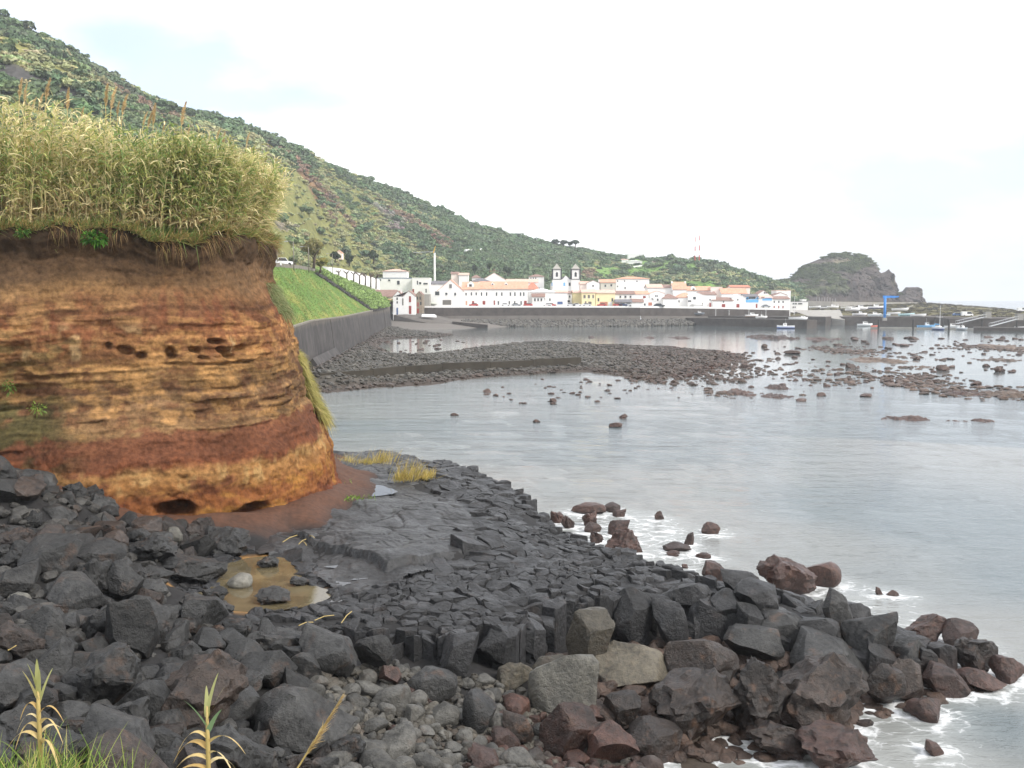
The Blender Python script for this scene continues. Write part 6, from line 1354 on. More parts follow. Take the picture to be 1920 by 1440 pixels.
def house(label, x0, x1, yb, ye, yr, D, depth=9, roof='x', wall=None, rmat=None, wins=(), doors=(), name='house', dormers=(), chim=(), over=0.35, cat='house', trim=None, base_drop=4.0, peaks=None):
    """x0..x1, base, eave and ridge as seen from the shore at distance D; built at real size, front facing the bay"""
    wall = wall or WH; rmat = rmat or RO; k = D / FPX
    cx = (x0 + x1) / 2; b = aty(cx, yb, D); W = (x1 - x0) * k / 2; He = zat(ye, D) - b.z; Hr = zat(yr, D) - b.z
    t = tag(empty(name, tuple(b)), label, cat)
    mb = MB()
    if roof == 'g':                                  # gable faces the bay
        pk = peaks or [(0.0, 1.0)]; prof = [(-W, -base_drop), (W, -base_drop), (W, He)]
        for c_, w_ in reversed(pk):
            prof += ([(c_ * W + w_ * W, He)] if c_ * W + w_ * W < W - 0.05 else []) + [(c_ * W, Hr)]
            if c_ - w_ > -0.99 and len(pk) == 1: prof.append((c_ * W - w_ * W, He))
            elif c_ - w_ > -0.99: prof.append((c_ * W - w_ * W, He))
        prof.append((-W, He)); q = []
        for p in prof:
            if not q or abs(p[0] - q[-1][0]) + abs(p[1] - q[-1][1]) > 0.02: q.append(p)
        mb.prism(q, 0, depth); mb.build('wall', wall, t)
        for c_, w_ in pk:
            th = 0.22
            for s in (-1, 1):
                a = Vector((c_ * W, 0, Hr)); e_ = Vector((c_ * W + s * w_ * W, 0, He)); dv = (e_ - a); e_ = a + dv * 1.06; n = Vector((0, 0, 1)) * th
                r = MB().poly([a + Vector((0, -over * .3, .02)), e_ + Vector((0, -over * .3, .02)), e_ + Vector((0, depth + over, .02)), a + Vector((0, depth + over, .02))] + [v + n for v in (a + Vector((0, -over * .3, .02)), e_ + Vector((0, -over * .3, .02)), e_ + Vector((0, depth + over, .02)), a + Vector((0, depth + over, .02)))], [[0, 1, 2, 3], [7, 6, 5, 4], [4, 5, 1, 0], [5, 6, 2, 1], [6, 7, 3, 2], [7, 4, 0, 3]])
                r.build('roof', rmat, t)
    else:
        mb.box(-W, W, 0, depth, -base_drop, He); mb.build('wall', wall, t)
        o_ = over; d2 = depth / 2
        if roof == 'x':
            gb = MB().prism([(0.02, He), (depth - 0.02, He), (d2, Hr - 0.05)], -W + 0.02, W - 0.02); gb.v = [(y, x, z) for x, y, z in gb.v]; gb.build('gable', wall, t)
            r = MB().poly([(-W - o_, -o_, He + .02), (W + o_, -o_, He + .02), (W + o_, d2, Hr), (-W - o_, d2, Hr), (-W - o_, depth + o_, He + .02), (W + o_, depth + o_, He + .02)] + [(-W - o_, -o_, He + .22), (W + o_, -o_, He + .22), (W + o_, d2, Hr + .22), (-W - o_, d2, Hr + .22), (-W - o_, depth + o_, He + .22), (W + o_, depth + o_, He + .22)],
                          [[1, 0, 3, 2], [2, 3, 4, 5], [6, 7, 8, 9], [9, 8, 11, 10], [0, 1, 7, 6], [5, 4, 10, 11], [0, 6, 9, 3], [3, 9, 10, 4], [1, 2, 8, 7], [2, 5, 11, 8]])
            r.build('roof', rmat, t)
        elif roof == 'h':
            ins = min(W * 0.8, d2); r = MB().poly([(-W - o_, -o_, He), (W + o_, -o_, He), (W + o_, depth + o_, He), (-W - o_, depth + o_, He), (-W + ins, d2, Hr), (W - ins, d2, Hr), (-W - o_, -o_, He + .2), (W + o_, -o_, He + .2), (W + o_, depth + o_, He + .2), (-W - o_, depth + o_, He + .2)],
                          [[0, 3, 2, 1], [6, 7, 5, 4], [7, 8, 5], [8, 9, 4, 5], [9, 6, 4], [0, 1, 7, 6], [1, 2, 8, 7], [2, 3, 9, 8], [3, 0, 6, 9]])
            r.build('roof', rmat, t)
        else:
            MB().box(-W - 0.1, W + 0.1, -0.1, depth + 0.1, He, He + 0.3).build('parapet', rmat, t)
    def opening(nm, px, py, w, h, mat, fr=True):
        X = (px - cx) * k; Zc = zat(py, D) - b.z; w2, h2 = max(w * k / 2, 0.28), max(h * k / 2, 0.35)
        f = MB().box(X - w2, X + w2, -0.06, 0.0, Zc - h2, Zc + h2); o = f.build(nm, mat, t)
        if fr and w2 > 0.35:
            s = MB().box(X - w2 - 0.12, X + w2 + 0.12, -0.16, 0.0, Zc - h2 - 0.16, Zc - h2 - 0.02); s.build('sill', trim or WH, o)
    for w_ in wins: opening('window', *w_[:4], w_[4] if len(w_) > 4 else GL)
    for d_ in doors: opening('door', *d_[:4], d_[4] if len(d_) > 4 else RDW, False)
    for (px, py, w, h) in dormers:
        X = (px - cx) * k; zb = zat(py + h / 2, D) - b.z; w2 = w * k / 2; hh = h * k; yd = max(0.3, (zb - He) / max(Hr - He, .1) * depth / 2)
        dm = MB().prism([(X - w2, zb), (X + w2, zb), (X + w2, zb + hh * 0.55), (X, zb + hh), (X - w2, zb + hh * 0.55)], yd - 0.3, depth / 2 + 0.3).build('dormer', WH, t)
        MB().box(X - w2 * .4, X + w2 * .4, yd - 0.38, yd - 0.3, zb + hh * 0.15, zb + hh * 0.5).build('window', GL, dm)
    for (px, py, w, h) in chim:
        X = (px - cx) * k; zt = zat(py - h / 2, D) - b.z; MB().box(X - w * k / 2, X + w * k / 2, depth * 0.4, depth * 0.4 + max(w * k, .7), He - 0.5, zt).build('chimney', WH, t)
    return t
DQ = 455
# --- houses at the head of the slipway
house('tall white block with a pale orange roof above the slipway houses', 718, 763, 524, 509, 504, 492, 9, 'h', WH, RP)
house('long low white building with a blue parapet line above the slipway houses', 697, 773, 546, 522, 522, 476, 10, 'f', WH, BLW, wins=[(713, 525, 4, 3), (730, 525.5, 4, 3), (747, 530, 5, 7)])
house('white flat-roofed building stepping up behind the slipway houses', 773, 806, 556, 522, 522, 472, 10, 'f', WH, WH, wins=[(783, 530, 2, 7), (788, 531, 4, 4), (798, 532, 8, 3), (799, 545, 2, 7)], doors=[(775, 546, 3, 8)])
house('low warehouse with a grey-brown roof at the head of the slipway', 691, 741, 570, 557, 544, 446, 12, 'x', PK, RB, wins=[(702, 560, 4, 5), (712, 560, 4, 5), (724, 560, 5, 4)])
house('small hut with a bright orange roof beside the sea wall end', 698, 731, 584, 571, 562, 432, 7, 'x', WH, RO, doors=[(724, 584, 6, 8, GYW)], wins=[(722, 576, 3, 3)])
house('white boathouse with twin gables, one blue and one red door', 737, 779, 591, 556, 546, 428, 13, 'g', WH, RB, wins=[(745, 560, 1.6, 5), (745, 567, 1.6, 4), (755.5, 566, 1.6, 13, GYW), (769, 561, 4, 11, RDW)], doors=[(745, 584, 3, 14, BLW), (769, 581, 4.5, 15, RDW)], peaks=[(-0.55, 0.45), (0.42, 0.58)], chim=[(750, 545, 2.5, 5)], name='boathouse', cat='boathouse')
house('narrow roofless-looking stone house with a gable beside the boathouse', 780, 792, 587, 553, 547, 432, 10, 'g', ST, RB, wins=[(783, 559, 1.6, 6), (788, 559, 1.6, 6), (784, 571, 2, 8, RDW), (789, 569, 2, 6)], doors=[(784, 583, 3.5, 9, RDW)])
house('plain grey concrete shed between the stone house and the big gabled building', 788, 806, 577, 553, 553, 446, 6, 'f', GW, GW)
# --- waterfront row
house('big white gabled building with a garage door at the end of the sea wall', 806, 868, 573, 545, 525, DQ, 16, 'g', WH, RO, wins=[(820, 550, 8, 7), (837, 551, 4, 4), (853.5, 551.5, 3.5, 5), (845, 536.5, 5, 7, GYW)], doors=[(838, 567, 16, 9, GYW)], peaks=[(0.24, 0.76)], name='gabled_building', cat='building')
house('white house with an orange roof and a big dormer beside the gabled building', 867, 899, 573, 543, 529, DQ + 2, 14, 'x', WH, RO, wins=[(874, 551.5, 2, 5), (884, 551, 2, 6), (893, 551, 2, 5)], doors=[(874.5, 568, 3, 8, RO), (887, 567, 4, 5, RDW)], dormers=[(882, 533, 12, 12)])
house('long white two-storey building with an orange roof and three small dormers', 899, 989, 573, 542.5, 528, DQ + 4, 16, 'x', WH, RO, wins=[(px, 551.5, 2.2, 6.5) for px in (903, 912.5, 931, 941, 957, 965.5, 976, 982)] + [(px, 568, 2.2, 7) for px in (934.5, 955, 965, 977)], doors=[(907.5, 567.5, 5, 7, RDW), (927, 567.5, 2.6, 8, RDW), (985, 568, 5, 8, RDW)], dormers=[(897.8, 532, 6, 6), (923.5, 532, 6, 6), (949, 532, 6, 6)], name='long_building', cat='building')
house('grey-roofed house behind the big gabled building', 806, 838, 560, 533, 527, DQ + 22, 10, 'x', WH, RG_, wins=[])
house('small white house with a pink roof edge behind the dormer house', 860, 878, 528, 516, 512, 520, 8, 'x', WH, RP)
house('little brown-roofed hut behind the gabled building', 846, 859, 524, 514, 510, 522, 7, 'x', PK, RB)
house('grey-roofed house behind the long orange roof', 884, 918, 545, 528, 521, 486, 9, 'h', WH, RG_)
house('white house with a wide low gable behind the long orange roof', 905, 948, 545, 525, 512, 505, 12, 'g', WH, RP)
house('white house with a small hipped roof uphill of the long building', 885, 900, 532, 521, 515, 516, 7, 'h', WH, RB)
house('long house with a faded pink roof behind the waterfront', 950, 1008, 550, 530, 523.5, 490, 11, 'x', WH, RP)
house('white house with red hipped roof at the bend of the waterfront', 986, 1011, 560, 543, 530, 478, 9, 'h', WH, RR, wins=[(1011, 541, 1.6, 3)])
house('white house high behind the red roofs with a row of small windows', 992, 1020, 530, 519, 514, 540, 9, 'h', WH, RB, wins=[(995.5, 521.5, 1.6, 2), (1000, 521.5, 1.6, 2), (1004.5, 521.5, 1.6, 2)])
house('white house with a brown porch roof on the waterfront', 992, 1040, 575, 548, 541, DQ + 8, 11, 'h', WH, WH, wins=[(1009, 563, 10, 5, GYW), (1021, 561, 2, 5), (1031, 562, 2, 5)], doors=[(1033, 571, 8, 3, RDW)])
house('brown porch roof house tucked between white walls on the waterfront', 998, 1021, 575, 557, 551, DQ + 5, 5, 'x', WH, RB, wins=[(1003, 562, 3, 5), (1009, 562, 3, 5), (1015, 562, 3, 5)])
house('white house with a teal shop window on the waterfront', 1040, 1064, 575, 549, 545, DQ + 10, 10, 'x', WH, RP, wins=[(1050, 568, 10, 5, BLW)])
house('white house with dark windows half hidden by a tree', 1056, 1077, 575, 551, 546, DQ + 28, 10, 'x', WH, RB, wins=[(1068, 556, 3, 4), (1066, 565, 5, 4)])
house('cream building with an olive wall on the waterfront', 1075, 1092, 575, 549, 545, DQ + 14, 12, 'x', plain('olive_plaster', lin(206, 194, 148)), RP)
house('cream two-storey building with shuttered windows', 1091, 1116, 575, 549, 543, DQ + 10, 12, 'x', CR, RP, wins=[(1096, 556, 4, 6, GYW), (1104, 556, 4, 6, GYW), (1112, 556, 3, 6, GYW)], doors=[(1098, 569, 3, 8, GYW), (1106, 569, 6, 7, GYW)])
house('cream building with a pediment over a pink shop canopy', 1117, 1153, 575, 550, 544, DQ + 11, 12, 'x', CR, RP, wins=[(1122, 562, 3, 6), (1148, 562, 3, 6)], doors=[(1132, 570, 14, 8, RR), (1144, 570, 7, 8, WH)])
house('white house with a brown roof and three dark windows', 1153, 1190, 575, 552, 546, DQ + 16, 11, 'x', WH, RB, wins=[(1163, 556.5, 3, 4), (1172.5, 556.5, 3.4, 4), (1182, 556.5, 3, 4)])
house('low shed with dark grey roof and open front on the waterfront', 1154, 1184, 575, 567, 562, DQ + 6, 6, 'x', GW, RG_, doors=[(1178, 571, 8, 7, GL)])
house('white house with orange roof next to the low dark shed', 1184, 1216, 575, 552, 546, DQ + 20, 11, 'x', WH, RO, wins=[(1208, 557, 5, 4, RDW)])
house('low white store with a brown roof on the waterfront', 1184, 1206, 575, 567, 561, DQ + 7, 6, 'x', WH, RB)
house('small white gabled store with a red sign wall', 1202, 1231, 576, 566, 560, DQ + 9, 9, 'g', WH, WH, wins=[(1209, 571, 3, 4)], doors=[(1219, 570, 7, 6, RR)])
house('white apartment house with small dark windows', 1218, 1246, 575, 551, 546, DQ + 24, 11, 'g', WH, RP, wins=[(1229, 555, 2, 3), (1232, 555, 2, 3), (1223, 561, 4, 3), (1233, 562, 3, 4), (1229, 566, 2, 4)])
house('big white building with an orange roof standing above the waterfront', 1155, 1217, 548, 523, 518, 520, 16, 'h', WH, RO, wins=[(1158, 527, 1.8, 2), (1171, 527, 1.8, 2), (1194, 527.5, 1.8, 2), (1158, 537, 1.8, 2), (1172, 540, 2, 4)], name='big_building', cat='building')
house('grey-walled house with a sloping orange roof beside the big white building', 1126, 1154, 545, 530, 524, 512, 9, 'x', plain('pale_grey_plaster', lin(200, 196, 184)), RO, wins=[(1135, 536, 3, 4), (1146, 535, 3, 4)])
house('white house with a brown gable near the church', 1100, 1124, 545, 531, 526, 510, 9, 'g', WH, RB, wins=[(1112, 536, 3, 3)], chim=[(1124, 528, 2.4, 8)])
house('low pinkish house beside the church', 1088, 1106, 545, 533, 528, 512, 8, 'x', PK, RP)
# --- farther along
house('white house with faded pink roof right of the big building', 1214, 1242, 560, 540, 533, 500, 10, 'x', WH, RP)
house('white house with brown roof and end gables', 1240, 1262, 560, 540, 534, 505, 9, 'x', WH, RB)
house('tall house with a large bright orange roof between white gables', 1262, 1287, 562, 543, 529, 500, 10, 'x', WH, RO, chim=[(1262, 534, 3, 14), (1287, 534, 3, 14)])
house('long low house with an orange roof at the foot of the green hill', 1288, 1334, 560, 545, 537.5, 505, 9, 'x', WH, RO, dormers=[(1300, 541, 9, 9)])
house('white cubic house with a dark window between orange roofs', 1333, 1354, 556, 539, 538, 503, 8, 'f', PK, PK, wins=[(1350, 543, 2.4, 4)])
house('long house with an orange roof before the pink-white block', 1353, 1400, 562, 551, 541, 498, 9, 'x', WH, RO)
house('pink-white block with a red roof line rising over the orange roofs', 1371, 1406, 556, 539, 535, 512, 10, 'x', PK, RR, wins=[(1388, 547, 16, 1.6, RO)])
house('white house with brown hipped roof on the right waterfront', 1243, 1270, 577, 560, 551, DQ + 22, 10, 'h', WH, RB)
house('low white building with orange hip roof and a small window', 1270, 1302, 577, 558, 549, DQ + 30, 10, 'h', WH, RO, wins=[(1273, 565, 1.8, 4)])
house('white house with a dark square window and a low wide window', 1290, 1320, 577, 555, 549, DQ + 28, 11, 'g', WH, WH, wins=[(1302, 559, 5, 5), (1293, 564.5, 6, 3)])
house('white gabled house with a brown side roof on the right waterfront', 1312, 1342, 577, 553, 547, DQ + 34, 11, 'x', WH, RB, wins=[(1331, 562, 1.6, 3)], chim=[(1337, 550, 3, 9)])
house('small white arched shed on the right waterfront', 1302, 1318, 577, 571, 567, DQ + 22, 7, 'h', WH, WH, doors=[(1317, 570, 2, 5, GYW)])
house('white store with one wide red door', 1336, 1374, 578, 564, 558, DQ + 33, 11, 'x', WH, RB, wins=[(1356.5, 566, 1.6, 2.5)], doors=[(1356.5, 574, 6.4, 8, RDW), (1331.5, 572, 3, 8, RDW)])
house('white gabled store with a square red door', 1372, 1396, 578, 558, 552, DQ + 34, 11, 'g', WH, WH, wins=[(1383, 562, 2, 2.5)], doors=[(1383.5, 574, 5.6, 8, RDW)])
house('white building with a sky blue upper floor and veranda', 1396, 1422, 578, 557, 552, DQ + 36, 11, 'x', WH, RG_, wins=[(1410, 563, 24, 8, SB), (1410, 558, 13, 5, GL), (1401, 559, 4, 5, SB), (1420, 559, 3, 5, SB)], doors=[(1418.5, 574, 3, 8, RDW)])
house('white building with a long sky blue band next to the blue veranda', 1421, 1448, 578, 559, 554, DQ + 37, 11, 'x', WH, RP, wins=[(1438, 560.5, 18, 6, SB), (1430, 558, 6, 3, GL)])
house('white gabled house rising behind the sky blue veranda', 1421, 1442, 562, 552, 545, DQ + 52, 9, 'g', WH, RB, wins=[(1433, 549, 1.4, 3), (1436, 549, 1.4, 3)])
house('white end building with pink lower windows at the harbour corner', 1447, 1480, 579, 561, 556, DQ + 38, 11, 'x', WH, RB, wins=[(1451.5, 566, 1.2, 4), (1460, 566, 1.2, 4), (1468, 566, 1.2, 4)], doors=[(1451.5, 576, 1.8, 5), (1460, 576, 1.8, 5), (1468, 576, 1.8, 5)])
house('tall white house with a flat pink cornice at the harbour corner', 1455, 1482, 579, 545, 543, DQ + 54, 10, 'f', WH, RP)
house('white gable before the tall harbour corner house', 1450, 1476, 570, 554, 549, DQ + 50, 8, 'g', WH, RB)
house('low white harbour office behind the parked boats', 1483, 1515, 577, 566, 566, 545, 9, 'f', WH, RG_, wins=[(1490, 569.5, 8, 2), (1500, 569.5, 8, 2), (1489, 576, 6, 3, GYW)])
house('little white kiosk at the edge of the harbour road', 1503, 1512, 568, 562, 562, 560, 4, 'f', WH, WH, name='kiosk', cat='kiosk')
# --- hill houses
for a in [('white house with a long terrace low on the green hill', 1161, 1178, 493, 487, 485, 640, 8, 'h', WH, RP), ('long white farm building on the green hill', 1176, 1204, 496, 490, 488, 635, 8, 'h', WH, WH), ('white house with a red roof on the green hill crest', 1216, 1236, 497, 493, 490, 640, 8, 'h', WH, RP), ('wide white building on the skyline of the far hill', 1178, 1208, 484, 477, 475.5, 790, 10, 'f', WH, WH),
          ('white house right under the radio masts', 1290, 1306, 492, 486, 484, 740, 8, 'f', WH, WH), ('tiny white hut on the crest beyond the masts', 1324, 1331, 493, 491, 489, 735, 5, 'g', WH, WH), ('small white hut with a red roof on the slope behind the coast road', 629, 641, 484, 475, 470, 420, 5, 'g', PK, RO)]:
    D_ = on_hill((a[1] + a[2]) / 2, a[3]).y - 1.0; house(*a[:6], D_, *a[7:], base_drop=0.6)
# church with two towers
chD = 532; cb = aty(1061, 545, chD); k = chD / FPX
ch = tag(empty('church', tuple(cb)), 'white church with two black-edged bell towers and pointed spires', 'church')
nw = 26 * k; hn = zat(524, chD) - cb.z; hp = zat(516.5, chD) - cb.z
MB().prism([(-nw, -5), (nw, -5), (nw, hn), (7 * k, hn), (0, hp), (-7 * k, hn), (-nw, hn)], 0, 1.2).build('facade', WH, ch)
MB().box(-nw + .3, nw - .3, 1.2, 34, -5, hn - 1.5).build('nave', WH, ch)
MB().poly([(-nw, 1.2, hn - 1.5), (nw, 1.2, hn - 1.5), (nw, 34, hn - 1.5), (-nw, 34, hn - 1.5), (0, 1.2, hp - .2), (0, 34, hp - .2)], [[0, 4, 5, 3], [1, 2, 5, 4], [0, 1, 4], [2, 3, 5]]).build('roof', RG_, ch)
for s in (-1, 1):
    tx = (1044 if s < 0 else 1079) - 1061; x = tx * k; w = 8 * k; zt, zb_ = zat(505.5, chD) - cb.z, zat(523, chD) - cb.z; ztip = zat(494, chD) - cb.z
    tw = MB().box(x - w, x + w, -0.8, 2 * w - 0.8, -5, zt).build('tower', WH, ch)
    cc = MB()
    for (a, b_) in ((x - w, -0.8), (x + w, -0.8), (x - w, 2 * w - 0.8), (x + w, 2 * w - 0.8)): cc.box(a - .28, a + .28, b_ - .28, b_ + .28, zb_, zt)
    cc.box(x - w - .35, x + w + .35, -1.2, 2 * w - .45, zt, zt + 0.35); cc.box(x - w - .15, x + w + .15, -1.0, 2 * w - .6, zb_ - .3, zb_)
    cc.build('black_corners', BK, tw)
    MB().poly([(x - w, -0.8, zt + .35), (x + w, -0.8, zt + .35), (x + w, 2 * w - .8, zt + .35), (x - w, 2 * w - .8, zt + .35), (x, w - .8, ztip)], [[0, 1, 4], [1, 2, 4], [2, 3, 4], [3, 0, 4], [3, 2, 1, 0]]).build('spire', GW, tw)
    zc = zat(514.5, chD) - cb.z
    MB().prism([(x - .55, zc - 1.2), (x + .55, zc - 1.2), (x + .55, zc + .7), (x + .3, zc + 1.1), (x, zc + 1.25), (x - .3, zc + 1.1), (x - .55, zc + .7)], -0.95, -0.8).build('belfry_opening', BK, tw)
    q = MB().box(x + w, x + w + .12, w - 1.3, w - .3, zc - 1.2, zc + 1.0); q.build('belfry_opening', BK, tw)
for px in (1036, 1048, 1058, 1068, 1078): MB().box((px - 1061) * k - .5, (px - 1061) * k + .5, -0.08, 0, hn - 3.4, hn - 1.6).build('window', SB if px < 1060 else GL, ch)
# masts, pole crane, hill structure
M['steel'] = plain('galvanised_steel', (0.42, 0.43, 0.44), 0.5, 0.1, 1, 0.5, 0.4); M['whitepaint'] = plain('white_paint', (0.8, 0.8, 0.8), 0.5, 0.05); M['yellow'] = plain('yellow_paint', lin(224, 176, 60), 0.5); M['redpaint'] = plain('red_paint_bright', lin(190, 60, 50), 0.5)
for i, px in enumerate((1303, 1311)):
    b = aty(px, 488, 745); H = zat(432 + 4 * (1 - i), 745) - b.z; t = tag(empty('radio_mast', tuple(b)), ['red and white radio mast on the far hill, the one nearer the town', 'slightly taller red and white radio mast on the far hill, seaward one'][i], 'mast')
    for s_ in range(6): MB().tube([(0, 0, H * s_ / 6), (0, 0, H * (s_ + 1) / 6)], [0.42 - 0.03 * s_, 0.39 - 0.03 * s_], 4).build('mast_section', M['whitepaint'] if s_ % 2 else M['redpaint'], t)
b = aty(815, 524, 540); H = zat(474, 540) - b.z; t = tag(empty('tower_crane', tuple(b)), 'tall white post of a crane with a yellow jib above the roofs', 'crane')
MB().tube([(0, 0, -4), (0, 0, H)], 0.55, 6).build('post', M['whitepaint'], t); MB().tube([(-0.6, 0, H), (0.5, 0, H + 3.6)], [0.3, 0.15], 5).build('jib_stub', M['yellow'], t); MB().tube([(-11.5, 0, H + 0.2), (0.2, 0, H + 0.6)], 0.22, 4).build('jib', M['steel'], t)
a, c = on_hill(874, 477) + Vector((0, -4, 2.2)), on_hill(916, 474) + Vector((0, -4, 2.2))
tag(MB().tube([tuple(a), tuple(c)], 0.8, 6).build('white_conduit', M['whitepaint']), 'long white pipe-like structure on the open hillside', 'structure')
# white walls: path up the green hill and long wall by the coast road
def strip_wall(name, label, pts, h, th, mat, dn_=1.5):
    mb = MB()
    for a, b in zip(pts[:-1], pts[1:]):
        d = b - a; d.z = 0; d.normalize(); n = Vector((-d.y, d.x, 0)) * th; u = Vector((0, 0, h)); dn = Vector((0, 0, -dn_))
        mb.poly([a + dn, b + dn, b + n + dn, a + n + dn, a + u, b + u, b + n + u, a + n + u], [[0, 3, 2, 1], [4, 5, 6, 7], [0, 1, 5, 4], [1, 2, 6, 5], [2, 3, 7, 6], [3, 0, 4, 7]])
    return tag(mb.build(name, mat), label, 'wall')
strip_wall('path_wall', 'white wall climbing beside the path up the green hill', [on_hill(px_, py_) for px_, py_ in ((1090, 518), (1110, 514), (1135, 510), (1160, 506), (1183, 502), (1205, 498))], 0.75, 0.4, WH, 0.4)
strip_wall('long_white_wall', 'long white wall behind the row of pollarded trees', [aty(606, 513, 402), aty(640, 517, 408), aty(680, 527, 420), aty(712, 537, 432)], 2.9, 0.5, WH)
strip_wall('skyline_wall', 'thin white wall along the far skyline right of the wide white building', [on_hill(px_, py_) for px_, py_ in ((1208, 487), (1232, 488), (1262, 489))], 0.9, 0.6, WH, 0.4)
# street lamps of the coast road
for i, (px, yt, yb, D, arm) in enumerate([(520, 446, 500, 212, 0), (551, 453, 501, 226, -1), (579, 463, 503, 248, -1), (624, 476, 520, 330, -1)]):
    b = aty(px, yb, D); H = zat(yt, D) - b.z; t = tag(empty('street_lamp', tuple(b)), ['thin wooden pole at the tip of the reeds beside the coast road', 'first grey street lamp along the coast road, the tallest', 'second grey street lamp along the coast road', 'farthest street lamp along the coast road, before the white wall'][i], 'street lamp' if i else 'pole', 'street lamps of the coast road')
    MB().tube([(0, 0, -1), (0, 0, H)], [0.13, 0.08], 8).build('post', M['cap'], t, True)
    if arm: MB().tube([(0, 0, H - .05), (-1.0, 0, H + .12), (-1.6, 0, H + .1)], 0.06, 6).build('arm', M['cap'], t); MB().box(-2.0, -1.3, -.15, .15, H - .02, H + .14).build('lamp_head', M['steel'], t)
# cars
TY = M['tyre'] = plain('tyre', (0.02, 0.02, 0.02), 0.9)
def car(label, px, py, D, col, yaw=0.0, L=4.2, H=1.45, name='car', group=None, van=False):
    b = aty(px, py, D); t = tag(empty(name, tuple(b), yaw), label, 'van' if van else 'car', group); m = plain('car_paint', col, 0.25, 0.03, 1, 0.5); h = L / 2
    pr = [(-h, .3), (h, .3), (h, .75), (h * .92, .9), (h * .5, .98), (h * .22, H), (-h * .55, H), (-h * .92, .98), (-h, .85)] if not van else [(-h, .3), (h, .3), (h, 1.0), (h * .85, 1.1), (h * .62, H), (-h * .97, H), (-h, H - .1)]
    MB().prism(pr, -.82, .82).build('body', m, t)
    wl = [(h * .42, 1.0), (h * .18, H - .08), (-h * .5, H - .08), (-h * .78, 1.0)] if not van else [(h * .78, 1.12), (h * .6, H - .12), (-h * .1, H - .12), (-h * .1, 1.12)]
    for s in (-1, 1):
        MB().prism(wl, s * .825 - .01, s * .825 + .01).build('side_window', GL, t)
        for wx in (-h * .6, h * .62): MB().tube([(wx, s * .70, .32), (wx, s * .86, .32)], .32, 10).build('wheel', TY, t)
    return t
car('white car parked at the tip of the reeds on the coast road', 508, 500, 205, (0.75, 0.76, 0.78), 0.3)
car('white car with a rounded roof parked on the coast road by the first lamp', 531, 498, 222, (0.78, 0.79, 0.8), 0.4, 4.0, 1.7)
cols = [((0.7, 0.7, 0.72), 'silver'), ((0.5, 0.07, 0.06), 'red'), ((0.75, 0.75, 0.76), 'white'), ((0.08, 0.1, 0.2), 'dark blue'), ((0.3, 0.32, 0.34), 'grey')]
for i, (px, ci, where) in enumerate([(888, 1, 'before the dormer house'), (948, 2, 'before the middle of the long building'), (968, 4, 'before the far end of the long building'), (990, 1, 'at the corner of the long building'), (1026, 2, 'before the house with the brown porch'), (1034, 1, 'beside the teal shop window'), (1070, 0, 'before the tree on the waterfront'), (1082, 2, 'before the olive-walled building'), (1100, 0, 'before the shuttered cream building'), (1128, 1, 'before the pink canopy'), (1158, 1, 'before the low dark shed'), (1168, 3, 'by the open front of the dark shed'), (1176, 0, 'at the end of the dark shed'), (1436, 4, 'before the long sky blue band')]):
    car('%s car parked %s' % (cols[ci][1], where), px, 574.5 + (2.2 if px > 1400 else 0), 452 if px < 1200 else 490, cols[ci][0], random.choice([0, 3.14]), group='cars parked along the waterfront')
car('dark pickup on the quay before the stores', 1236, 575.5, 458, (0.05, 0.06, 0.07), 0.0, 5.0, 1.6)
# ================================================================== QUAY, SLIPWAY, HARBOUR
M['quay'] = plain('quay_masonry', lin(82, 76, 72), 0.9, 0.35, 0.4, 0.2, 0, 0.05); M['quaylow'] = plain('quay_render', lin(98, 93, 88), 0.9, 0.25, 0.3); M['slab'] = plain('pale_concrete', lin(150, 146, 140), 0.85, 0.2, 0.4)
QP = [(796, 577, 441), (832, 577, 441), (1000, 576.5, 446), (1200, 577, 452), (1330, 578.5, 472), (1400, 580, 478), (1480, 581.5, 486)]
QT = [aty(*p) for p in QP]
quay = tag(empty('waterfront_wall', (QT[0].x, QT[0].y, 0)), 'long two-tier dark stone wall below the town waterfront', 'wall'); qo = quay.location
mu, ml, mw, mt = MB(), MB(), MB(), MB()
for a, b in zip(QT[:-1], QT[1:]):
    a, b = a - qo, b - qo; d = b - a; d.z = 0; d.normalize(); n = Vector((-d.y, d.x, 0)); za = a.z - 3.6
    mu.poly([a, b, Vector((b.x, b.y, b.z - 3.6)), Vector((a.x, a.y, za))], [[0, 3, 2, 1]])
    o1, o2 = -n * 0.5, -n * 2.2
    ml.poly([Vector((a.x, a.y, za)) , Vector((b.x, b.y, b.z - 3.6)), Vector((b.x, b.y, b.z - 3.6)) + o1, Vector((a.x, a.y, za)) + o1, Vector((b.x, b.y, -1)) + o2, Vector((a.x, a.y, -1)) + o2], [[0, 3, 2, 1], [3, 5, 4, 2]])
    u = Vector((0, 0, 0.75)); i_ = n * 0.35
    mw.poly([a, b, b + i_, a + i_, a + u, b + u, b + i_ + u, a + i_ + u], [[4, 5, 6, 7], [0, 1, 5, 4], [2, 3, 7, 6]])
    mt.poly([a + n * .35, b + n * .35, b + n * 140 + Vector((0, 0, 3)), a + n * 140 + Vector((0, 0, 3))], [[0, 1, 2, 3]])
mu.build('upper_wall', M['quay'], quay); ml.build('lower_wall', M['quaylow'], quay); mw.build('parapet', WH, quay)
tg = mt.build('town_ground', M['slab'], None, loc=tuple(qo)); tag(tg, kind='structure')
mb = MB(); a = QT[0]; mb.poly([a, a + Vector((0, 60, 0)), Vector((a.x, a.y + 60, 0)), Vector((a.x, a.y, 0))], [[0, 1, 2, 3]]); tag(mb.build('quay_end', M['quay']), 'dark end face of the waterfront wall above the slipway', 'wall')
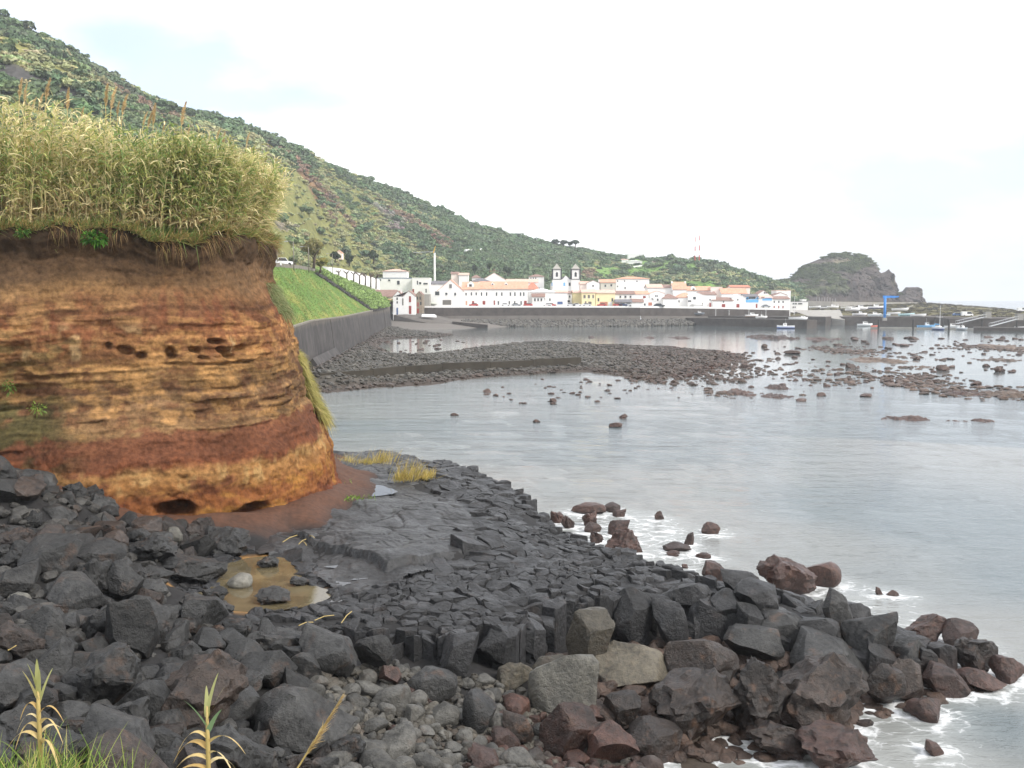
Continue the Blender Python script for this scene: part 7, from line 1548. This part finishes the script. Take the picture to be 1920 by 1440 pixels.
# riprap
RP_ = [tuple(atz(px, py, 0.0)) for px, py in [(905, 606), (1000, 609), (1100, 608), (1200, 605), (1300, 602), (1330, 600), (1320, 590)]]
rs = np.random.default_rng(61); n = 2600; pxr = rs.uniform(868, 1325, n); D = np.interp(pxr, [868, 1000, 1200, 1325], [434, 441, 447, 466]) - rs.uniform(0, 1, n) ** 0.8 * np.interp(pxr, [868, 1000, 1325], [4, 13, 9]); dd = np.interp(pxr, [868, 1000, 1200, 1325], [434, 441, 447, 466]) - D
z = 2.3 - dd * 0.22 + rs.uniform(-.1, .2, n); s = rs.uniform(0.4, 0.95, n)
scatter('riprap', np.stack([(pxr - 960) / FPX * D, D, z], -1), np.stack([s * 1.3, s, s * .85], -1), rs.uniform(0, 6, (n, 3)), np.array([1.15, 1.1, 1.0]) * rs.uniform(0.55, 1.45, (n, 1)), rs.integers(0, len(LO), n), LO, 'grey armour stones heaped along the foot of the waterfront wall', 'rubble')
# shore before the slipway
sgx, sgy = np.meshgrid(np.linspace(-75, 35, 80), np.linspace(375, 470, 50)); slo = np.interp(sgy - 0.25 * (sgx + 45), [375, 398, 440, 470], [-0.6, 0.3, 3.6, 5.0]) - 2.8 * sstep(-28, 8, sgx) * sstep(455, 395, sgy) - 1.5 * sstep(-15, 10, sgx)
tag(obj('slip_beach', gridmesh('slip_beach', sgx, sgy, slo, M['shoreground'], True, np.tile(np.array(lin(104, 98, 92)), (sgx.size, 1)))), kind='structure')
p = [aty(738, 591, 426), aty(792, 588, 431), atz(900, 605, 0.9), atz(880, 614, 0.12), atz(826, 613, 0.3)]
mb = MB(); mb.poly([q + Vector((0, 0, .15)) for q in p] + [Vector((q.x, q.y, -1)) for q in p], [[4, 3, 2, 1, 0], [0, 1, 6, 5], [2, 3, 8, 7], [3, 4, 9, 8], [4, 0, 5, 9]]); tag(mb.build('slipway', M['quaylow']), 'pale concrete slipway ramp below the twin-gabled boathouse', 'slipway')
a, b = aty(848, 603, 418), aty(914, 609, 409); mb = MB(); mb.poly([a, b, b + Vector((0, 6, .0)), a + Vector((0, 6, 0)), Vector((a.x, a.y, -1)), Vector((b.x, b.y, -1)), Vector((b.x, b.y + 6, -1))], [[0, 1, 2, 3], [4, 5, 1, 0], [5, 6, 2, 1]]); tag(mb.build('small_jetty', M['quay']), 'short dark jetty running out beside the slipway', 'jetty')
def hull(L, B, H, sheer=0.25, n=12):
    v, f = [], []
    for i in range(n + 1):
        t = i / n; w = B / 2 * (1 - max(0, (t - 0.45) / 0.55) ** 2.2) * (0.82 + 0.18 * min(1, t * 4)); x = (t - 0.5) * L; zk = 0.0 + H * 0.55 * max(0, (t - 0.8) / 0.2) ** 2; zt = H * (1 + sheer * (t - 0.3) ** 2 * 2)
        v += [(x, -w, zt), (x, -w * .8, zt * .45 + zk * .5), (x, 0, zk), (x, w * .8, zt * .45 + zk * .5), (x, w, zt)]
    for i in range(n):
        for k in range(4): a = i * 5 + k; f.append([a, a + 5, a + 6, a + 1])
        f.append([i * 5 + 4, i * 5 + 9, i * 5 + 5, i * 5])
    f.append([0, 1, 2, 3, 4]); return v, f
def boat(label, px, py, D, L, kind='motor', col=(0.8, 0.8, 0.8), yaw=0.0, z=None, group=None, stripe=None, up=False):
    b = aty(px, py, D); 
    if z is not None: b.z = z
    t = tag(empty('boat', tuple(b), yaw), label, 'boat', group); m = plain('gelcoat', col, 0.3, 0.04, 1, 0.5); B, H = L * .3, L * .13 + .25
    v, f = hull(L, B, H); mb = MB().poly(v, f)
    if up: mb.v = [(x, y, H - z_) for x, y, z_ in mb.v]
    mb.build('hull', m, t)
    if stripe: MB().poly([(x * 1.004, y * 1.012, z_ * .45 - .02) for x, y, z_ in v], f).build('bottom_paint', plain('bottom_paint', stripe, .5), t)
    if kind in ('motor', 'fish'):
        x0, x1 = (-.12, .18) if kind == 'motor' else (-.05, .15)
        MB().prism([(L * x0, H * .8), (L * x1, H * .8), (L * (x1 - .04), H + L * .14), (L * x0, H + L * .15)], -B * .3, B * .3).build('cabin', WH, t)
        MB().prism([(L * (x0 + .03), H + L * .07), (L * (x1 - .03), H + L * .07), (L * (x1 - .045), H + L * .12), (L * (x0 + .03), H + L * .12)], -B * .305, B * .305).build('cabin_window', GL, t)
        if kind == 'fish': MB().tube([(L * .0, 0, H), (L * .0, 0, H + L * .42)], .05, 5).build('mast', M['steel'], t)
    if kind == 'yacht':
        MB().prism([(-L * .2, H * .9), (L * .2, H * .9), (L * .1, H + .5), (-L * .2, H + .55)], -B * .28, B * .28).build('cabin', WH, t)
        MB().tube([(L * .08, 0, H), (L * .08, 0, H + L * 1.35)], [.1, .06], 6).build('mast', M['whitepaint'], t); MB().tube([(L * .08, 0, H + 1.1), (-L * .38, 0, H + 1.15)], .16, 6).build('boom', SB, t); MB().tube([(L * .08, -1.4, H + L * .62), (L * .08, 1.4, H + L * .62)], .04, 4).build('spreader', M['whitepaint'], t)
        s_ = MB()
        for e_ in ((L * .49, 0), (-L * .48, 0)): s_.tube([(L * .08, 0, H + L * 1.33), (e_[0], e_[1], H)], .018, 3)
        s_.build('rigging', M['steel'], t)
    return t
boat('upturned white boat lying on the slipway', 805, 594, 423, 6.4, 'open', (0.85, 0.85, 0.85), -0.25, up=True)
# harbour piers
def pier(label, pts, ytop_z, wid, mat=None, name='pier'):
    mb = MB()
    for a, b in zip(pts[:-1], pts[1:]):
        a, b = Vector(a), Vector(b); d = (b - a).normalized(); n = Vector((-d.y, d.x)) * wid; q = [a, b, b + n, a + n]
        mb.poly([(p.x, p.y, -1) for p in q] + [(p.x, p.y, ytop_z) for p in q], [[4, 5, 6, 7], [0, 1, 5, 4], [1, 2, 6, 5], [2, 3, 7, 6], [3, 0, 4, 7]])
    return tag(mb.build(name, mat or M['quay']), label, 'pier')
a, b = aty(1286, 592, 458), aty(1513, 601, 408); pier('low stone pier with white boats on it below the waterfront wall', [(a.x, a.y), (b.x, b.y)], zat(600, 410), 7)
a, b = aty(1300, 589, 474), aty(1548, 597, 446); pier('second stone pier behind the low one', [(a.x, a.y), (b.x, b.y)], zat(594, 450), 14)
p = [aty(1484, 582, 500), aty(1575, 581.5, 502), aty(1584, 600, 452), aty(1512, 592, 470)]; mb = MB().poly([q + Vector((0, 0, .1)) for q in p] + [Vector((q.x, q.y, -1)) for q in p], [[3, 2, 1, 0], [2, 3, 7, 6], [1, 2, 6, 5]]); tag(mb.build('boat_ramp', M['slab']), 'wide pale boat ramp in the middle of the harbour', 'ramp')
a, b = aty(1582, 598, 455), aty(1800, 600, 447); pier('dark quay behind the blue crane', [(a.x, a.y), (b.x, b.y)], zat(594, 455), 40)
a, b = aty(1780, 604, 430), aty(2000, 606, 426); pier('dark quay behind the gangways', [(a.x, a.y), (b.x, b.y)], zat(597, 430), 34)
a, b = aty(1826, 618, 372), aty(2000, 622, 360); pier('near dark quay with a walkway at the outer side of the harbour', [(a.x, a.y), (b.x, b.y)], zat(614, 370), 9)
M['deck'] = plain('pontoon_deck', lin(150, 146, 138), .9, .2, .5)
a, b = aty(1632, 612, 404), aty(1850, 619, 386); pier('long floating pontoon in front of the blue crane', [(a.x, a.y), (b.x, b.y)], 0.55, 2.6, M['deck'], 'pontoon')
for i, px in enumerate((1647, 1712, 1779, 1841, 1906)):
    b = aty(px, 618, 396 - i * 4); tag(MB().tube([(0, 0, -1), (0, 0, zat(600, 396) - 0 + .2)], .38, 8).build('mooring_pile', M['darkwall'], loc=(b.x, b.y, 0)), 'dark mooring pile of the pontoon, number %s from the ramp side' % ['one', 'two', 'three', 'four', 'five'][i], 'pile', 'mooring piles of the pontoon')
for i, (x0, y0, x1, y1, D0_, D1_) in enumerate([(1795, 607, 1850, 594, 400, 425), (1858, 612, 1910, 598, 380, 420)]):
    a, b = aty(x0, y0, D0_), aty(x1, y1, D1_); t = tag(empty('gangway', tuple(a)), ['aluminium gangway from the pontoon to the quay, inner one', 'aluminium gangway from the near quay, outer one'][i], 'gangway'); d = b - a
    MB().poly([(0, 0, 0), tuple(d), tuple(d + Vector((0, 1.6, 0))), (0, 1.6, 0)], [[0, 1, 2, 3]]).build('deck', M['steel'], t)
    for yy in (0, 1.6):
        r_ = MB(); e_ = Vector((0, yy, 0)); r_.tube([tuple(e_ + Vector((0, 0, 1.15))), tuple(e_ + d + Vector((0, 0, 1.15)))], .07, 4); r_.tube([tuple(e_), tuple(e_ + d)], .1, 4)
        for k_ in range(9): r_.tube([tuple(e_ + d * k_ / 8), tuple(e_ + d * k_ / 8 + Vector((0, 0, 1.15)))], .05, 4)
        r_.build('railing', M['steel'], t)
    c_ = a + d; tag(MB().box(c_.x - .6, c_.x + 2.0, c_.y, c_.y + 2, c_.z - .5, c_.z + 1.9).box(c_.x - .7, c_.x + 2.1, c_.y - .1, c_.y + 2.1, c_.z + 1.9, c_.z + 2.1).build('gate_box', M['slab']), ['square gate house at the head of the inner gangway', 'square gate house at the head of the outer gangway'][i], 'gate')
BLU = M['craneblue'] = plain('crane_blue', lin(52, 130, 206), .5, .08)
b = aty(1658.5, 597, 442); t = tag(empty('jib_crane', tuple(b)), 'tall bright blue jib crane on the harbour quay', 'crane'); H = zat(555.5, 442) - b.z
MB().tube([(0, 0, -1), (0, 0, H)], [.62, .55], 10).build('column', BLU, t, True); MB().prism([(-.9, H - .9), (-.9, H + .3), (5.9, H + .1), (5.9, H - .45), (1.2, H - .75)], -.3, .3).build('jib', BLU, t); MB().box(3.0, 4.4, -.4, .4, H - .75, H - .3).build('hoist', BLU, t); MB().box(-.8, .8, -.8, .8, -1, .3).build('plinth', M['slab'], t)
for a in [('white cabin boat moored at the end of the low pier', 1473, 607.5, 404, 7.0, 'fish', (0.85, 0.85, 0.86), 3.14, .0, (0.12, 0.2, 0.5)), ('white motor boat hauled out on the low pier', 1410, 594.5, 440, 6.0, 'motor', (.85, .85, .85), 0.2, None, (.3, .2, .15)), ('long white boat on the low pier with a mast', 1428, 597, 430, 5.0, 'fish', (.85, .85, .85), 0.1, None, None), ('small white boat at the far end of the low pier', 1495, 600, 425, 7.0, 'open', (.85, .85, .85), 0, None, None), ('white cabin boat behind the low pier', 1505, 599.5, 430, 5.0, 'motor', (.85, .85, .85), 0.3, None, None),
          ('dark pickup-like boat trailer on the quay by the wall', 1311, 590, 468, 5, 'motor', (.2, .22, .25), 0, None, None), ('blue and white boat with red float moored behind the pier end', 1525, 603.5, 432, 4.5, 'motor', (.85, .85, .85), -1.4, .0, (.1, .15, .45)),
          ('white dinghy on the ramp top, first of the row', 1528, 578, 508, 6, 'open', (.85, .85, .85), .1, None, None), ('white dinghy on the ramp top, second of the row', 1548, 579, 508, 6, 'open', (.8, .8, .82), .1, None, None), ('white motor boat on the ramp top, third of the row', 1562, 578, 508, 6, 'motor', (.85, .85, .85), .1, None, None), ('white dinghy at the end of the ramp top row', 1586, 578.5, 508, 5, 'open', (.85, .85, .85), 0, None, None),
          ('tall white cabin boat on the quay left of the crane', 1599, 583, 485, 7, 'motor', (.85, .85, .85), 0, None, None), ('white boat with a tall wheelhouse on the quay left of the crane', 1613, 581, 486, 7.5, 'motor', (.85, .85, .85), .1, None, None), ('white work boat below the tall wheelhouse boats', 1612, 592, 460, 6.5, 'fish', (.85, .85, .85), 0, None, None), ('white motor boat moored at the quay left of the crane', 1622, 603, 436, 6.5, 'motor', (.85, .85, .85), 0, 0, None), ('white boat with dark bottom on the quay behind the crane', 1642, 579, 500, 7.5, 'motor', (.85, .85, .85), 0, None, (.15, .15, .3)),
          ('white boat beside the crane column', 1640, 593, 452, 6, 'motor', (.85, .85, .85), 0, None, None), ('white dinghy behind the crane column', 1676, 590, 465, 6, 'open', (.85, .85, .85), 0, None, None), ('white sloop on the hard with its mast lowered', 1688, 583, 490, 8, 'yacht_low', (.85, .85, .85), 0, None, None), ('teal and white boat on the quay right of the crane', 1700, 593, 455, 7.5, 'open', (.5, .72, .75), .1, None, None), ('white open boat at the end of the quay row', 1722, 594, 452, 7, 'open', (.85, .85, .85), 0, None, None), ('grey dinghy on the quay among the white boats', 1660, 593, 448, 5, 'open', (.55, .6, .62), .2, None, None),
          ('blue-hulled fishing boat moored behind the pontoon', 1737, 608, 408, 7.2, 'fish', (.15, .38, .65), 0, 0, None), ('white sailing yacht with a tall mast at the pontoon', 1760, 619, 386, 6.2, 'yacht', (.85, .86, .88), -1.25, 0, (.1, .15, .4)), ('white motor boat moored under the inner gangway', 1786, 609, 406, 6, 'motor', (.85, .85, .85), 0, 0, None), ('small white yacht with a mast beside the inner gangway', 1804, 619, 385, 5.2, 'fish', (.85, .86, .88), -1.2, 0, None), ('white boat at the outer quay, cut by the frame', 1918, 611, 392, 6, 'open', (.85, .85, .85), 0, 0, None), ('red rubber dinghy on the pontoon end', 1640, 611, 405, 3, 'open', (.7, .2, .15), .2, .55, None)]:
    boat(a[0], *a[1:5], kind=a[5], col=a[6], yaw=a[7], z=a[8], stripe=a[9])
b = aty(1690, 581, 490); tag(MB().tube([tuple(b), tuple(aty(1712, 573, 490))], .09, 5).build('lowered_mast', M['whitepaint']), 'white lowered mast propped above the boats on the hard', 'mast')
car('white van parked on the lava spit behind the gangways', 1813, 593, 470, (.8, .8, .8), 0, 5.2, 2.2, 'van', van=True); car('dark blue car beside the white van on the spit', 1795, 592.5, 472, (.06, .12, .25), 0, 4.3, 1.5); car('white van at the far outer end of the spit', 1916, 584, 560, (.8, .8, .8), 0, 5, 2.1, 'van', van=True)
for i, (px, yt, yb, D) in enumerate([(1298, 580, 590, 470), (1342, 580, 591, 468), (1367, 582, 590, 466), (1404, 581, 592, 464), (1436, 582, 592, 462), (1489, 556, 590, 470), (1571, 570, 585, 500)]):
    b = aty(px, yb, D); t = tag(empty('lamp_post', tuple(b)), ['first slim lamp post along the pier road, by the dark boat trailer', 'second slim lamp post along the pier road', 'third slim lamp post along the pier road', 'fourth slim lamp post along the pier road, by the hauled-out boat', 'fifth slim lamp post along the pier road', 'tall lamp post at the harbour corner', 'white lamp post at the top of the boat ramp'][i], 'lamp post', 'lamp posts of the harbour'); H = zat(yt, D) - b.z
    MB().tube([(0, 0, -.3), (0, 0, H)], [.1, .07], 6).build('post', M['whitepaint'], t); MB().box(-.5, .5, -.12, .12, H, H + .14).build('lamp_head', M['steel'], t)
rs_ = random.Random(4)
for i, px in enumerate((1531, 1536, 1541, 1546, 1551, 1556, 1561, 1566)):
    b = aty(px, 570, 620); tag(MB().tube([(0, 0, -2), (0, 0, zat(558 + rs_.uniform(-1, 2), 620) - b.z)], .12, 5).build('bare_mast', M['steel'], loc=tuple(b)), 'thin bare mast standing before the headland cliff', 'mast', 'bare masts before the headland')
p = [aty(1515, 568, 600), aty(1560, 569.5, 600), aty(1640, 570.5, 640), aty(1720, 570.5, 680)]
strip_wall('harbour_wall', 'long pale wall running along the foot of the headland', p, 1.3, .5, M['slab'])

# ================================================================== HAZE
mb = MB().box(-6400, 6400, -40, 6400, -6, 175)
hz_m = bpy.data.materials.new('haze'); hz_m.use_nodes = True; hn_ = hz_m.node_tree; hn_.nodes.clear(); ho = hn_.nodes.new('ShaderNodeOutputMaterial'); hv = hn_.nodes.new('ShaderNodeVolumePrincipled')
hv.inputs['Color'].default_value = (0.90, 0.95, 1.0, 1); hv.inputs['Density'].default_value = 0.00026; hv.inputs['Anisotropy'].default_value = 0.2
hn_.links.new(hv.outputs[0], ho.inputs['Volume'])
HAZE = tag(mb.build('haze', hz_m), 'thin pale sea haze in the air', kind='stuff')

# ================================================================== LABELS THAT SINGLE OUT THE LIKE STONES
ORD = ['nearest', 'second', 'third', 'fourth', 'fifth', 'sixth', 'seventh', 'eighth', 'ninth', 'tenth', 'eleventh', 'twelfth', 'thirteenth', 'fourteenth', 'fifteenth', 'sixteenth', 'seventeenth', 'eighteenth', 'nineteenth', 'twentieth', 'twenty-first', 'twenty-second', 'twenty-third', 'twenty-fourth', 'twenty-fifth', 'twenty-sixth', 'twenty-seventh', 'twenty-eighth', 'twenty-ninth', 'thirtieth']
def single_out(objs, anchors, look, aspect=1.0):
    """label each by the thing it lies next to: which side of it, and how near"""
    cell = {}
    for o in objs:
        px, py = project(np.array([o.location[:]])); px, py = float(px[0]), float(py[0])
        a = min(anchors, key=lambda q: (q[0] - px) ** 2 + ((q[1] - py) * aspect) ** 2); dx, dy = px - a[0], (py - a[1]) * aspect
        d = ('beyond' if dy < 0 else 'below') if abs(dy) > abs(dx) else ('left of' if dx < 0 else 'right of')
        cell.setdefault((look(o), d, a[2]), []).append((dx * dx + dy * dy, o))
    for (lk, d, nm), l in cell.items():
        l.sort(key=lambda t: t[0])
        for i, (_, o) in enumerate(l): o['label'] = '%s, %s %s %s' % (lk, ORD[min(i, 29)], d, nm)
byname = lambda n: [o for o in bpy.data.objects if o.name.split('.')[0] == n and o.get('group')]
def bsize(o, k): s = max(o.scale); return 'small' if s < k[0] else ('mid-sized' if s < k[1] else 'large')
single_out(byname('pile_boulder'), [(196, 1284, 'the rounded grey-brown boulder'), (366, 1318, 'the huge rust-stained boulder'), (560, 1368, 'the huge smooth boulder'), (212, 1400, 'the light grey angular boulder'), (130, 1128, 'the lichen-topped boulder'), (240, 1192, 'the upright brown-sided slab'), (182, 1046, 'the flat pale-topped boulder'), (86, 1046, 'the wide grey boulder'), (26, 1216, 'the red-brown boulder'), (352, 1078, 'the black lava lump by the pool'), (46, 1330, 'the boulder by the grass'), (470, 1210, 'the pavement edge'), (20, 900, 'the cliff hollow')],
           lambda o: '%s %s pile boulder' % (bsize(o, (0.5, 0.8)), 'rusty' if o.material_slots[0].material is BN else 'dark grey'))
single_out(byname('cobble'), [(1056, 1296, 'the large pale boulder'), (900, 1344, 'the long grey rock'), (800, 1290, 'the smooth low hump'), (944, 1390, 'the pinkish angular rock'), (1064, 1384, 'the square red-brown block'), (700, 1232, 'the fallen blocky column'), (612, 1232, 'the broad grey block'), (972, 1372, 'the brown angular rock'), (640, 1340, 'the dry plume tip'), (1150, 1406, 'the cube-like red rock'), (760, 1430, 'the lower picture edge')],
           lambda o: '%s %s beach stone' % (bsize(o, (0.25, 0.36)), 'red-brown' if o.material_slots[0].material is M['redrock'] else 'grey'))
single_out(byname('reef_rock'), [(1486, 659, 'the wide black rock'), (1541, 738, 'the squat grey rock'), (1876, 690, 'the upright dark rock'), (1770, 688, 'the rock ending the brown flat'), (1833, 717, 'the grey rock by the outer reef'), (1668, 713, 'the grey-brown mid-reef rock'), (1396, 684, 'the rubble bank tip'), (1640, 676, 'the wide brown flat'), (1890, 652, 'the brown flat near the harbour'), (1450, 634, 'the long black islet'), (913, 731, 'the round dark rock by the bank'), (1037, 749, 'the rock with a bright ripple'), (1155, 795, 'the sharp lone rock'), (1210, 725, 'the rubble bank foot'), (790, 650, 'the inlet by the sea wall'), (1700, 638, 'the pontoon'), (1380, 738, 'the dark brown ridge')],
           lambda o: '%s weedy rock in the bay' % bsize(o, (0.35, 0.7)), 3.0)
single_out([o for o in bpy.data.objects if o.get('group') == 'broken column blocks along the shelf edge'], [(1108, 1215, 'the tan exposed column'), (1320, 1262, 'the yellow-crusted block'), (1480, 1190, 'the smooth light-topped block'), (930, 1200, 'the hollow in the pavement edge'), (1344, 1076, 'the small red boulder')], lambda o: 'dark angular block in the broken edge')
for i, o in enumerate(sorted(byname('plumed_reed'), key=lambda o: o.location.x / o.location.y)): o['label'] = 'cane with a brown feathery plume above the thicket, %s from the landward end' % (['first'] + ORD[1:])[i]
for i, o in enumerate(sorted(byname('dry_cane'), key=lambda o: project(np.array([o.data.vertices[0].co[:]]))[0][0])): o['label'] = 'thin dry cane stalk lying below the cliff, %s from the landward end' % (['first'] + ORD[1:])[i]
for i, o in enumerate(sorted(byname('bare_mast'), key=lambda o: o.location.x)): o['label'] = 'thin bare mast before the headland cliff, %s from the town end' % (['first'] + ORD[1:])[i]
